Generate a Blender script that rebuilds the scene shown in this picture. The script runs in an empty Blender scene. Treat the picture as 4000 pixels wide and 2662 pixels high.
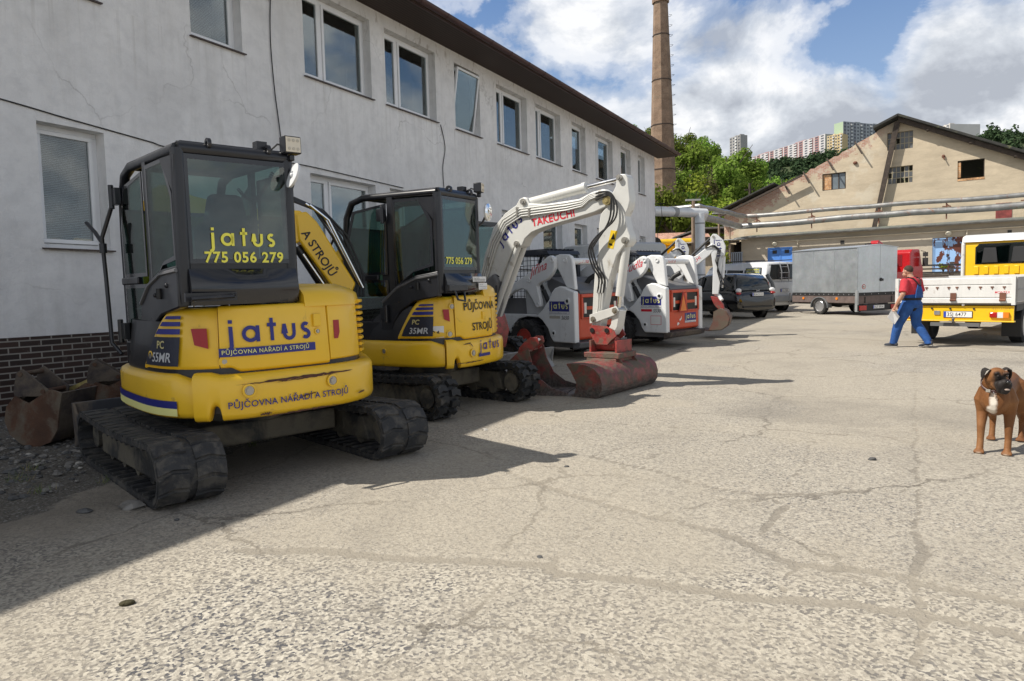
import bpy, math, random
import numpy as np
from mathutils import Vector, Matrix, noise as mn
R=math.radians
C=bpy.context.scene.collection
random.seed(7); rs=np.random.RandomState(5)
SL=.02
p,ro=R(3.62),R(1.54)
fw=Vector((0,math.cos(p),-math.sin(p))); u0=Vector((0,math.sin(p),math.cos(p))); r0=Vector((1,0,0))
rt=r0*math.cos(ro)-u0*math.sin(ro); up=r0*math.sin(ro)+u0*math.cos(ro)
# ---------------------------------------------------------------- materials
MATS={}
def nd(nt,t,**kw):
    n=nt.nodes.new(t)
    for k,v in kw.items():
        if k in('inp',):
            for a,b in v.items(): n.inputs[a].default_value=b
        else: setattr(n,k,v)
    return n
def c4(c): return (c[0],c[1],c[2],1)
def ramp(nt,fac,stops,interp='LINEAR'):
    r=nd(nt,'ShaderNodeValToRGB'); r.color_ramp.interpolation=interp
    e=r.color_ramp.elements
    while len(e)<len(stops): e.new(.5)
    for i,(p,c) in enumerate(stops):
        e[i].position=p; e[i].color=c4(c) if hasattr(c,'__len__') else (c,c,c,1)
    nt.links.new(fac,r.inputs[0]); return r.outputs[0]
def mixc(nt,f,a,b,mode='MIX'):
    m=nd(nt,'ShaderNodeMix',data_type='RGBA',blend_type=mode)
    for s,v in((m.inputs[0],f),(m.inputs[6],a),(m.inputs[7],b)):
        if hasattr(v,'is_linked') or isinstance(v,bpy.types.NodeSocket): nt.links.new(v,s)
        elif hasattr(v,'__len__'): s.default_value=c4(v)
        else: s.default_value=v
    return m.outputs[2]
def math_(nt,op,a,b=0,c=0):
    m=nd(nt,'ShaderNodeMath',operation=op)
    for i,v in enumerate((a,b,c)):
        if isinstance(v,bpy.types.NodeSocket): nt.links.new(v,m.inputs[i])
        else: m.inputs[i].default_value=v
    return m.outputs[0]
def noise(nt,vec,scale,detail=4,rough=.55,dist=0):
    n=nd(nt,'ShaderNodeTexNoise'); n.inputs['Scale'].default_value=scale; n.inputs['Detail'].default_value=detail
    n.inputs['Roughness'].default_value=rough; n.inputs['Distortion'].default_value=dist
    nt.links.new(vec,n.inputs['Vector']); return n.outputs[0]
def coords(nt,kind='Object',scale=None):
    t=nd(nt,'ShaderNodeTexCoord').outputs[kind]
    if scale:
        m=nd(nt,'ShaderNodeMapping'); m.inputs['Scale'].default_value=scale; nt.links.new(t,m.inputs[0]); t=m.outputs[0]
    return t
def newmat(name):
    m=bpy.data.materials.new(name); m.use_nodes=True; nt=m.node_tree
    return m,nt,nt.nodes['Principled BSDF']
def mat(name,col,rough=.5,metal=0,var=.12,vs=3.,dirt=None,bump=None,coat=0,spec=.5,streak=0):
    """dirt=(colour,amount 0..1,scale); bump=(scale,strength)"""
    if name in MATS: return MATS[name]
    m,nt,b=newmat(name); L=nt.links
    v=coords(nt)
    n=noise(nt,v,vs,5)
    lo=[max(0,x*(1-var)) for x in col]; hi=[x*(1+var) for x in col]
    c=ramp(nt,n,[(.3,lo),(.7,hi)])
    rg=math_(nt,'MULTIPLY_ADD',n,.25,rough-.12)
    if streak:
        ns=noise(nt,coords(nt,'Object',(6,6,.6)),1.6,5)
        c=mixc(nt,ramp(nt,ns,[(.52,0),(.75,streak)]),c,[x*.45 for x in col])
    if dirt:
        dn=noise(nt,v,dirt[2],8,.65,.4)
        t=1-dirt[1]
        f=ramp(nt,dn,[(max(0,.28+.45*t-.06),0),(min(1,.28+.45*t+.08),1)])
        c=mixc(nt,f,c,dirt[0]); rg=mixc(nt,f,rg,(.85,.85,.85))
        mm=math_(nt,'SUBTRACT',metal,math_(nt,'MULTIPLY',f,metal)); L.new(mm,b.inputs['Metallic'])
    else: b.inputs['Metallic'].default_value=metal
    L.new(c,b.inputs['Base Color']); L.new(rg,b.inputs['Roughness'])
    b.inputs['Specular IOR Level'].default_value=spec
    b.inputs['Coat Weight'].default_value=coat; b.inputs['Coat Roughness'].default_value=.08
    if bump:
        bn=noise(nt,v,bump[0],6,.6); bb=nd(nt,'ShaderNodeBump'); bb.inputs['Strength'].default_value=bump[1]; bb.inputs['Distance'].default_value=.02
        L.new(bn,bb.inputs['Height']); L.new(bb.outputs[0],b.inputs['Normal'])
    MATS[name]=m; return m
def glass(name,tint,refl=.10,rough=.02,dark=0):
    if name in MATS: return MATS[name]
    m=bpy.data.materials.new(name); m.use_nodes=True; nt=m.node_tree; nt.nodes.clear(); L=nt.links
    o=nd(nt,'ShaderNodeOutputMaterial'); tr=nd(nt,'ShaderNodeBsdfTransparent'); gl=nd(nt,'ShaderNodeBsdfGlossy')
    tr.inputs[0].default_value=c4(tint); gl.inputs['Roughness'].default_value=rough
    fr=nd(nt,'ShaderNodeLayerWeight'); fr.inputs[0].default_value=.3
    f=math_(nt,'MULTIPLY_ADD',fr.outputs['Fresnel'],.55,refl)
    mx=nd(nt,'ShaderNodeMixShader'); L.new(f,mx.inputs[0]); L.new(tr.outputs[0],mx.inputs[1]); L.new(gl.outputs[0],mx.inputs[2])
    L.new(mx.outputs[0],o.inputs[0]); MATS[name]=m; return m
# ---------------------------------------------------------------- mesh builder
class MB:
    def __init__(s): s.v=[];s.f=[];s.sm=[];s.mi=[]
    def add(s,vs,fs,sm=False,M=None,mi=0):
        o=len(s.v)
        s.v+=[tuple(M@Vector(p)) for p in vs] if M is not None else [tuple(p) for p in vs]
        s.f+=[tuple(i+o for i in f) for f in fs]; s.sm+=[sm]*len(fs); s.mi+=[mi]*len(fs); return s
    def bx(s,x0,x1,y0,y1,z0,z1,M=None,mi=0):
        return s.add([(x0,y0,z0),(x1,y0,z0),(x1,y1,z0),(x0,y1,z0),(x0,y0,z1),(x1,y0,z1),(x1,y1,z1),(x0,y1,z1)],
            [(0,3,2,1),(4,5,6,7),(0,1,5,4),(1,2,6,5),(2,3,7,6),(3,0,4,7)],False,M,mi)
    def prism(s,poly,ax,a,b,M=None,mi=0,sm=False):
        def P(p,t): return (t,p[0],p[1]) if ax=='x' else (p[0],t,p[1]) if ax=='y' else (p[0],p[1],t)
        n=len(poly)
        A=sum(poly[i][0]*poly[(i+1)%n][1]-poly[(i+1)%n][0]*poly[i][1] for i in range(n))
        if A<0: poly=poly[::-1]
        if ax=='y': a,b=max(a,b),min(a,b)
        else: a,b=min(a,b),max(a,b)
        vs=[P(p,a) for p in poly]+[P(p,b) for p in poly]
        o=len(s.v)
        s.add(vs,[tuple(range(n-1,-1,-1)),tuple(range(n,2*n))],False,M,mi)
        fs=[(o+i,o+(i+1)%n,o+n+(i+1)%n,o+n+i) for i in range(n)]
        s.f+=fs; s.sm+=[sm]*n; s.mi+=[mi]*n; return s
    def rings(s,rings,cap=True,sm=True,close=False,mi=0,M=None):
        n=len(rings[0]); o=len(s.v); vs=[p for r in rings for p in r]; fs=[]
        m=len(rings)
        for j in range(m if close else m-1):
            for i in range(n):
                a=j*n+i;b=j*n+(i+1)%n;c=((j+1)%m)*n+(i+1)%n;d=((j+1)%m)*n+i
                fs.append((a,b,c,d))
        s.add(vs,fs,sm,M,mi)
        if cap and not close:
            s.f+=[tuple(o+i for i in range(n-1,-1,-1)),tuple(o+(m-1)*n+i for i in range(n))]; s.sm+=[False]*2; s.mi+=[mi]*2
        return s
    def tube(s,pts,r,n=8,mi=0,close=False,cap=True):
        pts=[Vector(p) for p in pts]; rr=r if hasattr(r,'__len__') else [r]*len(pts); out=[]; m=len(pts); up=None
        for i,p in enumerate(pts):
            if close: t=(pts[(i+1)%m]-pts[i-1])
            else: t=(pts[min(i+1,m-1)]-pts[max(i-1,0)])
            t.normalize()
            if up is None:
                up=Vector((0,0,1)) if abs(t.z)<.9 else Vector((1,0,0))
            u=(up-t*up.dot(t)); u.normalize(); w=t.cross(u); up=u
            out.append([tuple(p+(u*math.cos(2*math.pi*k/n)+w*math.sin(2*math.pi*k/n))*rr[i]) for k in range(n)])
        return s.rings(out,cap,True,close,mi)
    def cyl(s,p0,p1,r,r1=None,n=20,mi=0):
        return s.tube([p0,p1],[r,r if r1 is None else r1],n,mi)
    def lathe(s,prof,c,ax='x',n=28,mi=0,close=False):
        """prof: (axial, radius) list round axis ax through c"""
        rg=[]
        for a,r in prof:
            ring=[]
            for k in range(n):
                q=2*math.pi*k/n; y,z=r*math.cos(q),r*math.sin(q)
                p={'x':(a,y,z),'y':(z,a,y),'z':(y,z,a)}[ax]; ring.append(tuple(c[i]+p[i] for i in range(3)))
            rg.append(ring)
        return s.rings(rg,not close,True,close,mi)
    def ball(s,c,r,n=12,m=8,mi=0,M=None):
        r=r if hasattr(r,'__len__') else (r,r,r); rg=[]
        for j in range(m+1):
            t=math.pi*(j+.02*(j==0)-.02*(j==m))/m
            rg.append([(c[0]+r[0]*math.sin(t)*math.cos(2*math.pi*k/n),c[1]+r[1]*math.sin(t)*math.sin(2*math.pi*k/n),c[2]-r[2]*math.cos(t)) for k in range(n)])
        return s.rings(rg,True,True,False,mi,M)
    def build(s,name,m,parent=None,bevel=0,seg=2,auto=True):
        me=bpy.data.meshes.new(name); me.from_pydata(s.v,[],s.f)
        me.polygons.foreach_set('use_smooth',s.sm); me.polygons.foreach_set('material_index',s.mi)
        for q in (m if isinstance(m,(list,tuple)) else [m]): me.materials.append(q)
        me.update()
        o=bpy.data.objects.new(name,me); C.objects.link(o)
        if parent: o.parent=parent
        if bevel:
            b=o.modifiers.new('Bevel','BEVEL'); b.width=bevel; b.segments=seg; b.limit_method='ANGLE'; b.angle_limit=R(38); b.harden_normals=False
            me.polygons.foreach_set('use_smooth',[True]*len(s.f))
            e=o.modifiers.new('WN','WEIGHTED_NORMAL'); e.keep_sharp=True
            me.set_sharp_from_angle(angle=R(60))
        elif any(s.sm): me.set_sharp_from_angle(angle=R(50))
        return o
def tag(o,label=None,cat=None,group=None,kind=None):
    if label: o['label']=label
    if cat: o['category']=cat
    if group: o['group']=group
    if kind: o['kind']=kind
    return o
def put(o,x,y,rz=0,z=None,tilt=True):
    o.matrix_world=Matrix.Translation((x,y,SL*y if z is None else z))@(Matrix.Rotation(math.atan(SL),4,'X') if tilt else Matrix.Identity(4))@Matrix.Rotation(R(rz),4,'Z')
    return o
def thing(name,label,cat,x=0,y=0,rz=0,group=None,z=None,tilt=True):
    o=bpy.data.objects.new(name,None); o.empty_display_size=.2; C.objects.link(o); tag(o,label,cat,group)
    return put(o,x,y,rz,z,tilt)
def copy_tree(o,parent=None):
    c=o.copy(); C.objects.link(c)
    if parent: c.parent=parent
    for ch in list(o.children): copy_tree(ch,c)
    return c
def emp(name,parent,M=None):
    o=bpy.data.objects.new(name,None); C.objects.link(o); o.parent=parent
    if M is not None: o.matrix_local=M
    return o
def at(px,py,y):
    # point at distance y along +Y seen at photo position px,py (used to survey far things)
    a=(px-2000)/2750; b_=-(py-1331)/2750; d=fw+rt*a+up*b_; t=y/d.y; return (t*d.x,y,1.48+t*d.z)
# ---------------------------------------------------------------- lettering
def txt2d(s,size=1,bold=0,shear=0,sp=1.,align='LEFT'):
    cu=bpy.data.curves.new('t','FONT'); cu.body=s; cu.size=size; cu.offset=bold*size; cu.shear=shear; cu.space_character=sp; cu.align_x=align; cu.resolution_u=3
    ob=bpy.data.objects.new('t',cu); C.objects.link(ob); dg=bpy.context.evaluated_depsgraph_get(); dg.update()
    me=bpy.data.meshes.new_from_object(ob.evaluated_get(dg))
    v=[(p.co.x,p.co.y) for p in me.vertices]; f=[tuple(p.vertices) for p in me.polygons]
    bpy.data.objects.remove(ob); bpy.data.curves.remove(cu); bpy.data.meshes.remove(me); return v,f
def stroke(pts,w,v,f):
    """flat ribbon of width w with square ends"""
    o=len(v); n=len(pts); P=[Vector(p) for p in pts]
    for i in range(n):
        a=P[min(i+1,n-1)]-P[i]; b=P[i]-P[max(i-1,0)]
        if i==n-1: a=b
        if i==0: b=a
        a=a.normalized(); b=b.normalized(); t=(a+b).normalized(); k=1/max(.5,t.dot(a)); nn=Vector((-t.y,t.x))*w/2*k
        v+=[tuple(P[i]+nn),tuple(P[i]-nn)]
    f+=[(o+2*i,o+2*i+1,o+2*i+3,o+2*i+2) for i in range(n-1)]
def arc(cx,cy,r,a0,a1,n=14,ry=None):
    return [(cx+r*math.cos(R(a0+(a1-a0)*i/n)),cy+(ry or r)*math.sin(R(a0+(a1-a0)*i/n))) for i in range(n+1)]
def jatus2d(h=1.):
    """geometric word mark, x-height 1*h, total width about 5.6*h"""
    v=[];f=[];w=.225
    stroke([(.3,1),(.3,-.18),(.26,-.32),(.16,-.41),(.04,-.43)],w,v,f); stroke([(.3,1.18),(.3,1.4)],w,v,f)
    stroke(arc(1.42,.5,.4,0,360,26),w,v,f); stroke([(1.86,1),(1.86,0)],w,v,f)
    stroke([(2.75,1.42),(2.75,0)],w,v,f); stroke([(2.46,1.0),(3.04,1.0)],w,v,f)
    stroke([(3.58,1),(3.58,.38)]+arc(3.9,.38,.32,180,360,14)+[(4.22,1)],w,v,f)
    stroke(arc(5.02,.74,.2,40,270,12)+arc(5.02,.28,.22,90,-140,12)[0:],w,v,f)
    return [(x*h,y*h) for x,y in v],f
def letter(name,vf,m,parent,mp,th=.0):
    """place flat lettering: mp(u,v) -> 3D point in the parent's space"""
    v,f=vf
    me=bpy.data.meshes.new(name); me.from_pydata([mp(*p) for p in v],[],f); me.materials.append(m); me.update()
    o=bpy.data.objects.new(name,me); C.objects.link(o); o.parent=parent; return o
def plane(o,ux,uy):
    o=Vector(o);ux=Vector(ux).normalized();uy=Vector(uy).normalized()
    return lambda u,v:tuple(o+ux*u+uy*v)
def refine(vf,mx):
    """split long edges of flat lettering so that it can bend"""
    import bmesh
    v,f=vf; me=bpy.data.meshes.new('r'); me.from_pydata([(a,b,0) for a,b in v],[],f)
    bm=bmesh.new(); bm.from_mesh(me)
    bmesh.ops.triangulate(bm,faces=bm.faces[:])
    for _ in range(3):
        es=[e for e in bm.edges if e.calc_length()>mx]
        if not es: break
        bmesh.ops.subdivide_edges(bm,edges=es,cuts=1)
        bmesh.ops.triangulate(bm,faces=[q for q in bm.faces if len(q.verts)>3])
    bm.verts.index_update(); out=([(p.co.x,p.co.y) for p in bm.verts],[tuple(q.index for q in p.verts) for p in bm.faces]); bm.free(); bpy.data.meshes.remove(me); return out
# ---------------------------------------------------------------- camera, sun, sky
cam=bpy.data.objects.new('camera',bpy.data.cameras.new('camera')); C.objects.link(cam)
cam.matrix_world=Matrix.Translation((0,0,1.48))@Matrix((rt,up,-fw)).transposed().to_4x4()
cam.data.sensor_width=36; cam.data.lens=2750/4000*36; cam.data.clip_end=3000; cam.data.clip_start=.05
bpy.context.scene.camera=cam
SUN_EL,SUN_AZ=50.5,9   # light travels towards math angle SUN_AZ
ld=Vector((math.cos(R(SUN_AZ))*math.cos(R(SUN_EL)),math.sin(R(SUN_AZ))*math.cos(R(SUN_EL)),-math.sin(R(SUN_EL))))
sl=bpy.data.lights.new('sun','SUN'); sl.energy=5.0; sl.angle=R(.5); sl.color=(1,.94,.85)
so=bpy.data.objects.new('sun',sl); C.objects.link(so); so.rotation_euler=ld.to_track_quat('-Z','Y').to_euler()
w=bpy.data.worlds.new('World'); bpy.context.scene.world=w; w.use_nodes=True
nt=w.node_tree; L=nt.links; bg=nt.nodes['Background']; bg.inputs[1].default_value=.088
sky=nd(nt,'ShaderNodeTexSky',sky_type='NISHITA'); sky.sun_disc=False; sky.sun_elevation=R(SUN_EL)
sd=-ld; sky.sun_rotation=math.atan2(sd.x,sd.y); sky.air_density=1.25; sky.dust_density=.6; sky.ozone_density=2.2
tc=nd(nt,'ShaderNodeTexCoord').outputs['Generated']
sep=nd(nt,'ShaderNodeSeparateXYZ'); L.new(tc,sep.inputs[0])
az=math_(nt,'ARCTAN2',sep.outputs[0],sep.outputs[1]); el=math_(nt,'ARCSINE',sep.outputs[2])
blobs=[ # az,el,ra,re,strength  (clouds in view, then unseen ones added for the ambient light)
 (.14,.345,.20,.075,.62),(-.02,.27,.12,.10,.62),(.30,.325,.13,.05,.5),(.12,.25,.17,.06,.55),(.06,.41,.20,.03,.4),
 (.235,.165,.09,.10,1.05),(.33,.11,.34,.085,1.35),(.30,.205,.17,.10,1.45),(.415,.195,.12,.095,1.45),(.565,.225,.10,.115,1.5),(.60,.20,.085,.115,1.05),(.53,.14,.18,.10,1.25),(.78,.17,.07,.11,.7),(.68,.12,.15,.07,.75),(.43,.255,.08,.03,.35),
 (-.5,.3,.5,.2,.8),(-1.6,.4,1.1,.45,1.1),(1.7,.3,.7,.35,1.1),(2.9,.4,.9,.5,1.2),(-2.6,.35,.7,.4,1.1),(0,1.25,9,.62,1.0)]  # off-camera cover; overhead cloud added to make the ambient light neutral
acc=None
wv=nd(nt,'ShaderNodeVectorMath',operation='ADD'); 
for (a,e,ra,re,st) in blobs:
    da=math_(nt,'DIVIDE',math_(nt,'SUBTRACT',az,a),ra); de=math_(nt,'DIVIDE',math_(nt,'SUBTRACT',el,e),re)
    d2=math_(nt,'ADD',math_(nt,'MULTIPLY',da,da),math_(nt,'MULTIPLY',de,de))
    g=math_(nt,'MULTIPLY',math_(nt,'SUBTRACT',1,math_(nt,'SQRT',d2)),st)
    acc=g if acc is None else math_(nt,'SMOOTH_MAX',acc,g,.25)
cs=nd(nt,'ShaderNodeMapping'); cs.inputs['Scale'].default_value=(1,1,1.5); L.new(tc,cs.inputs[0])
n1=noise(nt,cs.outputs[0],5.5,10,.58,.25)
n2=noise(nt,cs.outputs[0],17,8,.6)
off=nd(nt,'ShaderNodeMapping'); off.inputs['Location'].default_value=(.03,.0,-.055); off.inputs['Scale'].default_value=(1,1,1.5); L.new(tc,off.inputs[0])
n3=noise(nt,off.outputs[0],5.5,10,.58,.25)
nn=math_(nt,'ADD',math_(nt,'MULTIPLY',n1,1.8),math_(nt,'MULTIPLY',n2,.5))
den=math_(nt,'ADD',acc,math_(nt,'SUBTRACT',nn,1.15))
cov=ramp(nt,den,[(-.0,0),(.14,.42),(.32,.84),(.55,1)],'EASE')
sh=math_(nt,'SUBTRACT',n1,n3)
core=math_(nt,'ADD',math_(nt,'MULTIPLY',sh,3.4),math_(nt,'MULTIPLY_ADD',den,-.42,.78))
ccol=ramp(nt,core,[(.12,(4.7,5.05,5.7)),(.5,(6.9,7.3,7.9)),(.82,(9.8,9.9,10.1))])
blue=mixc(nt,1.0,sky.outputs[0],(.84,1.0,1.25),'MULTIPLY'); hzf=ramp(nt,el,[(.10,.75),(.26,.25),(.42,.0)]); blue=mixc(nt,hzf,blue,(5.6,6.6,7.9))
dim=ramp(nt,el,[(.38,1.0),(.75,.48)]); ccol=mixc(nt,1.0,ccol,dim,'MULTIPLY')  # unseen high clouds dimmed to deepen shade on the ground
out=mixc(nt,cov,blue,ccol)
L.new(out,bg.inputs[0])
vs=bpy.context.scene.view_settings; vs.view_transform='Standard'; vs.look='None'; vs.exposure=0.2; vs.gamma=1
bpy.context.scene.cycles.max_bounces=8; bpy.context.scene.cycles.transparent_max_bounces=24
bpy.context.scene.cycles.use_denoising=True
# ================================================================ ground
def gnoise(x,y,s,o=0): return mn.noise(Vector((x*s+o,y*s-o,o*.7)))
JT=[(.07,[(-1.58,3.93),(-1.04,3.84),(-0.59,3.75),(-0.30,3.68),(0.12,3.63),(0.19,3.52),(0.56,3.39),(0.77,3.30),(0.99,3.22),(1.21,3.15),(1.54,3.04),(1.78,2.95),(2.06,2.74)]),
(.05,[(-0.07,5.44),(0.28,4.95),(0.57,4.60),(0.88,4.27),(1.19,3.99),(1.36,3.65),(1.39,3.54),(1.79,3.42),(2.02,3.17),(2.26,3.00)]),
(.03,[(0.65,5.86),(1.00,5.41),(1.37,4.92),(1.66,4.68),(1.74,4.45)]),(.03,[(1.66,4.68),(1.79,4.67),(2.21,4.72),(2.64,4.71)]),
(.03,[(1.74,4.45),(1.59,4.26),(1.40,3.96)]),(.012,[(2.66,6.21),(2.20,5.36),(1.88,4.84)]),(.012,[(0.90,5.20),(0.58,4.69)]),(.012,[(1.40,4.64),(1.09,4.45),(0.89,4.31)]),
(.012,[(0.62,4.46),(0.21,3.77),(0.16,3.63)]),(.014,[(1.38,3.51),(1.22,3.16)]),(.02,[(6.96,12.14),(3.63,6.30),(2.28,3.93)]),(.045,[(2.28,3.93),(2.0,3.4)]),(.025,[(2.0,3.4),(1.71,2.93),(1.40,2.37)]),
(.012,[(2.38,12.26),(4.75,10.86),(6.26,10.20)]),(.02,[(-0.02,7.69),(0.93,7.27),(2.01,6.63),(2.67,6.11)]),(.012,[(5.81,15.80),(4.05,12.47),(3.74,11.57),(3.02,10.88),(2.81,10.04)]),
(.15,[(4.97,17.85),(6.26,16.85),(7.16,16.38),(8.0,15.2),(9.0,14.2)]),(.4,[(8.6,14.2),(8.95,13.35),(9.3,12.0),(10,10)]),(.012,[(1.60,6.92),(1.53,6.75),(0.63,5.82)])]
xs=np.concatenate([np.linspace(-400,-20,12),np.linspace(-16,-7.6,22),np.arange(-7.4,5,.05),np.arange(5,14,.09),np.linspace(14.5,40,24),np.linspace(60,500,14)])
ys=np.concatenate([np.linspace(-60,0,12),np.arange(.3,1.8,.15),np.arange(1.8,11,.045),np.arange(11,19,.09),np.linspace(19.3,46,50),np.linspace(50,76,7)])
X,Y=np.meshgrid(xs,ys); P=np.stack([X.ravel(),Y.ravel()],1)
near=(P[:,0]>-8)&(P[:,0]<14)&(P[:,1]>1)&(P[:,1]<20); idx=np.where(near)[0]
warp=np.zeros_like(P)
for i in idx:
    x,y=P[i]; warp[i]=(.045*gnoise(x,y,2.3)+.02*gnoise(x,y,9),.045*gnoise(x,y,2.3,31)+.02*gnoise(x,y,9,17))
Q=P+warp; joint=np.zeros(len(P))
for wd,pl in JT:
    for a,b in zip(pl[:-1],pl[1:]):
        a=np.array(a);b=np.array(b);d=b-a; t=np.clip(((Q-a)@d)/(d@d),0,1); dist=np.hypot(*(Q-a-t[:,None]*d).T)
        wv_=wd*.5+.007
        joint=np.maximum(joint,np.clip(1.5-dist/wv_,0,1)*(1 if wd>.02 else .8))
wd_=P[:,0]*.875717-P[:,1]*.482824+9.6258
grav=np.zeros(len(P))
for i in idx: grav[i]=min(1,max(0,(4.55-wd_[i]+.35*gnoise(P[i,0],P[i,1],1.3,5)-(max(0,P[i,1]-7)*.35))/.35))
grav[wd_<1.2]=1
Z=SL*np.minimum(P[:,1],46)
for i in idx: Z[i]+=.008*gnoise(P[i,0],P[i,1],.9,3)-.006*joint[i]+ (grav[i]*.02*gnoise(P[i,0],P[i,1],7,9))
old=np.clip((3.75-.18*P[:,0]-P[:,1])/.25,0,1); old[P[:,0]<-4]*=.5
soil=np.clip((6.3-wd_)/1.6,0,1)*np.clip((9.5-P[:,1])/3,0,1)  # dirt by the wall; its colour also deepens the building's shade
nx=len(xs); ny=len(ys)
me=bpy.data.meshes.new('yard_ground')
q=(np.arange(ny-1)[:,None]*nx+np.arange(nx-1)[None,:]).ravel()
me.from_pydata(np.column_stack([P,Z]).tolist(),[],np.stack([q,q+1,q+nx+1,q+nx],1).tolist())
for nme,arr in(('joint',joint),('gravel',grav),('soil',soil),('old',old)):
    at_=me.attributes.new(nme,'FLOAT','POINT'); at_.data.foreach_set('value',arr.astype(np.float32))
me.polygons.foreach_set('use_smooth',[True]*len(me.polygons))
m,nt,b=newmat('yard concrete'); L=nt.links; v=coords(nt)
def attr(nm):
    a=nd(nt,'ShaderNodeAttribute'); a.attribute_name=nm; return a.outputs['Fac']
big=noise(nt,v,.55,6,.6); mid=noise(nt,v,3.2,7,.62); fine=noise(nt,v,60,6,.7)
base=ramp(nt,big,[(.3,(.34,.308,.25)),(.55,(.415,.378,.31)),(.75,(.37,.333,.272))])
base=mixc(nt,ramp(nt,mid,[(.42,0),(.7,.55)]),base,(.47,.425,.345))
base=mixc(nt,ramp(nt,fine,[(.4,0),(.7,.5)]),base,(.32,.28,.23))
# exposed stones: cells of crushed aggregate, two sizes
def peb(scale,lo,hi,seedoff):
    mp_=nd(nt,'ShaderNodeMapping'); mp_.inputs['Location'].default_value=(seedoff,seedoff*.7,0); mp_.inputs['Rotation'].default_value=(0,0,seedoff); mp_.inputs['Scale'].default_value=(1,1.25,1); L.new(v,mp_.inputs[0])
    vw=nd(nt,'ShaderNodeVectorMath',operation='ADD'); nz=nd(nt,'ShaderNodeTexNoise'); nz.inputs['Scale'].default_value=scale*.7; L.new(mp_.outputs[0],nz.inputs[0])
    sc_=nd(nt,'ShaderNodeVectorMath',operation='SCALE'); sc_.inputs[3].default_value=.5/scale; L.new(nz.outputs[1],sc_.inputs[0]); L.new(mp_.outputs[0],vw.inputs[0]); L.new(sc_.outputs[0],vw.inputs[1])
    vo=nd(nt,'ShaderNodeTexVoronoi'); vo.inputs['Scale'].default_value=scale; vo.voronoi_dimensions='2D'; L.new(vw.outputs[0],vo.inputs['Vector'])
    s3=nd(nt,'ShaderNodeSeparateColor'); L.new(vo.outputs['Color'],s3.inputs[0])
    pres=math_(nt,'GREATER_THAN',s3.outputs[0],lo); size=math_(nt,'MULTIPLY_ADD',s3.outputs[1],.30,.20)
    inside=ramp(nt,math_(nt,'SUBTRACT',size,vo.outputs['Distance']),[(.0,0),(.05,1)])
    return math_(nt,'MULTIPLY',pres,inside),s3.outputs[2],vo.outputs['Distance']
wear=ramp(nt,noise(nt,v,.7,6,.65),[(.36,.08),(.5,.5),(.64,1)])
p1,r1,d1=peb(44,.62,0,1.3); p2,r2,d2=peb(85,.5,0,4.1)
dark=ramp(nt,r1,[(0,(.05,.055,.065)),(.5,(.12,.12,.125)),(.75,(.24,.21,.17)),(1,(.66,.62,.54))])
dark2=ramp(nt,r2,[(0,(.10,.105,.12)),(.5,(.2,.19,.18)),(.8,(.34,.28,.22)),(1,(.6,.56,.5))])
gap=ramp(nt,noise(nt,v,26,3),[(.5,0),(.6,.85)])
base=mixc(nt,math_(nt,'MULTIPLY',gap,.8),base,(.27,.24,.20))
f2=math_(nt,'MULTIPLY',p2,wear); base=mixc(nt,f2,base,dark2)
f1=math_(nt,'MULTIPLY',p1,wear); base=mixc(nt,f1,base,dark)
# broken chips of aggregate ground flat, strongest on the oldest slab
vw2=nd(nt,'ShaderNodeVectorMath',operation='ADD'); nz2=nd(nt,'ShaderNodeTexNoise'); nz2.inputs['Scale'].default_value=38; nz2.inputs['Detail'].default_value=3; L.new(v,nz2.inputs[0]); sc2=nd(nt,'ShaderNodeVectorMath',operation='SCALE'); sc2.inputs[3].default_value=.009; L.new(nz2.outputs[1],sc2.inputs[0]); L.new(v,vw2.inputs[0]); L.new(sc2.outputs[0],vw2.inputs[1])
vc=nd(nt,'ShaderNodeTexVoronoi'); vc.voronoi_dimensions='2D'; vc.inputs['Scale'].default_value=74; L.new(vw2.outputs[0],vc.inputs['Vector']); s4=nd(nt,'ShaderNodeSeparateColor'); L.new(vc.outputs['Color'],s4.inputs[0])
chip=ramp(nt,s4.outputs[0],[(0,(.56,.52,.435)),(.22,(.46,.425,.355)),(.40,(.36,.33,.28)),(.58,(.265,.245,.21)),(.72,(.17,.16,.145)),(.82,(.055,.06,.075)),(.94,(.11,.11,.118))],'CONSTANT')
oldf=attr('old'); of_=math_(nt,'MULTIPLY_ADD',oldf,.55,.30); of_=math_(nt,'MULTIPLY',of_,ramp(nt,noise(nt,v,1.0,6,.65),[(.32,.45),(.58,1)]))
base=mixc(nt,of_,base,chip)
j=attr('joint'); jn=ramp(nt,math_(nt,'ADD',j,math_(nt,'MULTIPLY_ADD',noise(nt,v,14,6,.7),1.1,-.55)),[(.42,0),(.6,1)])
jc=mixc(nt,ramp(nt,fine,[(.35,0),(.65,1)]),(.19,.17,.14),(.30,.27,.225))
base=mixc(nt,math_(nt,'MULTIPLY',jn,.88),base,jc)
vo=nd(nt,'ShaderNodeTexVoronoi'); vo.voronoi_dimensions='2D'; vo.feature='DISTANCE_TO_EDGE'; vo.inputs['Scale'].default_value=.55
wq=nd(nt,'ShaderNodeVectorMath',operation='ADD'); nz=nd(nt,'ShaderNodeTexNoise'); nz.inputs['Scale'].default_value=1.6; nz.inputs['Detail'].default_value=8; nz.inputs['Roughness'].default_value=.65; L.new(v,nz.inputs[0]); sq=nd(nt,'ShaderNodeVectorMath',operation='SCALE'); sq.inputs[3].default_value=.75; L.new(nz.outputs[1],sq.inputs[0]); L.new(v,wq.inputs[0]); L.new(sq.outputs[0],wq.inputs[1]); L.new(wq.outputs[0],vo.inputs['Vector'])
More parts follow.
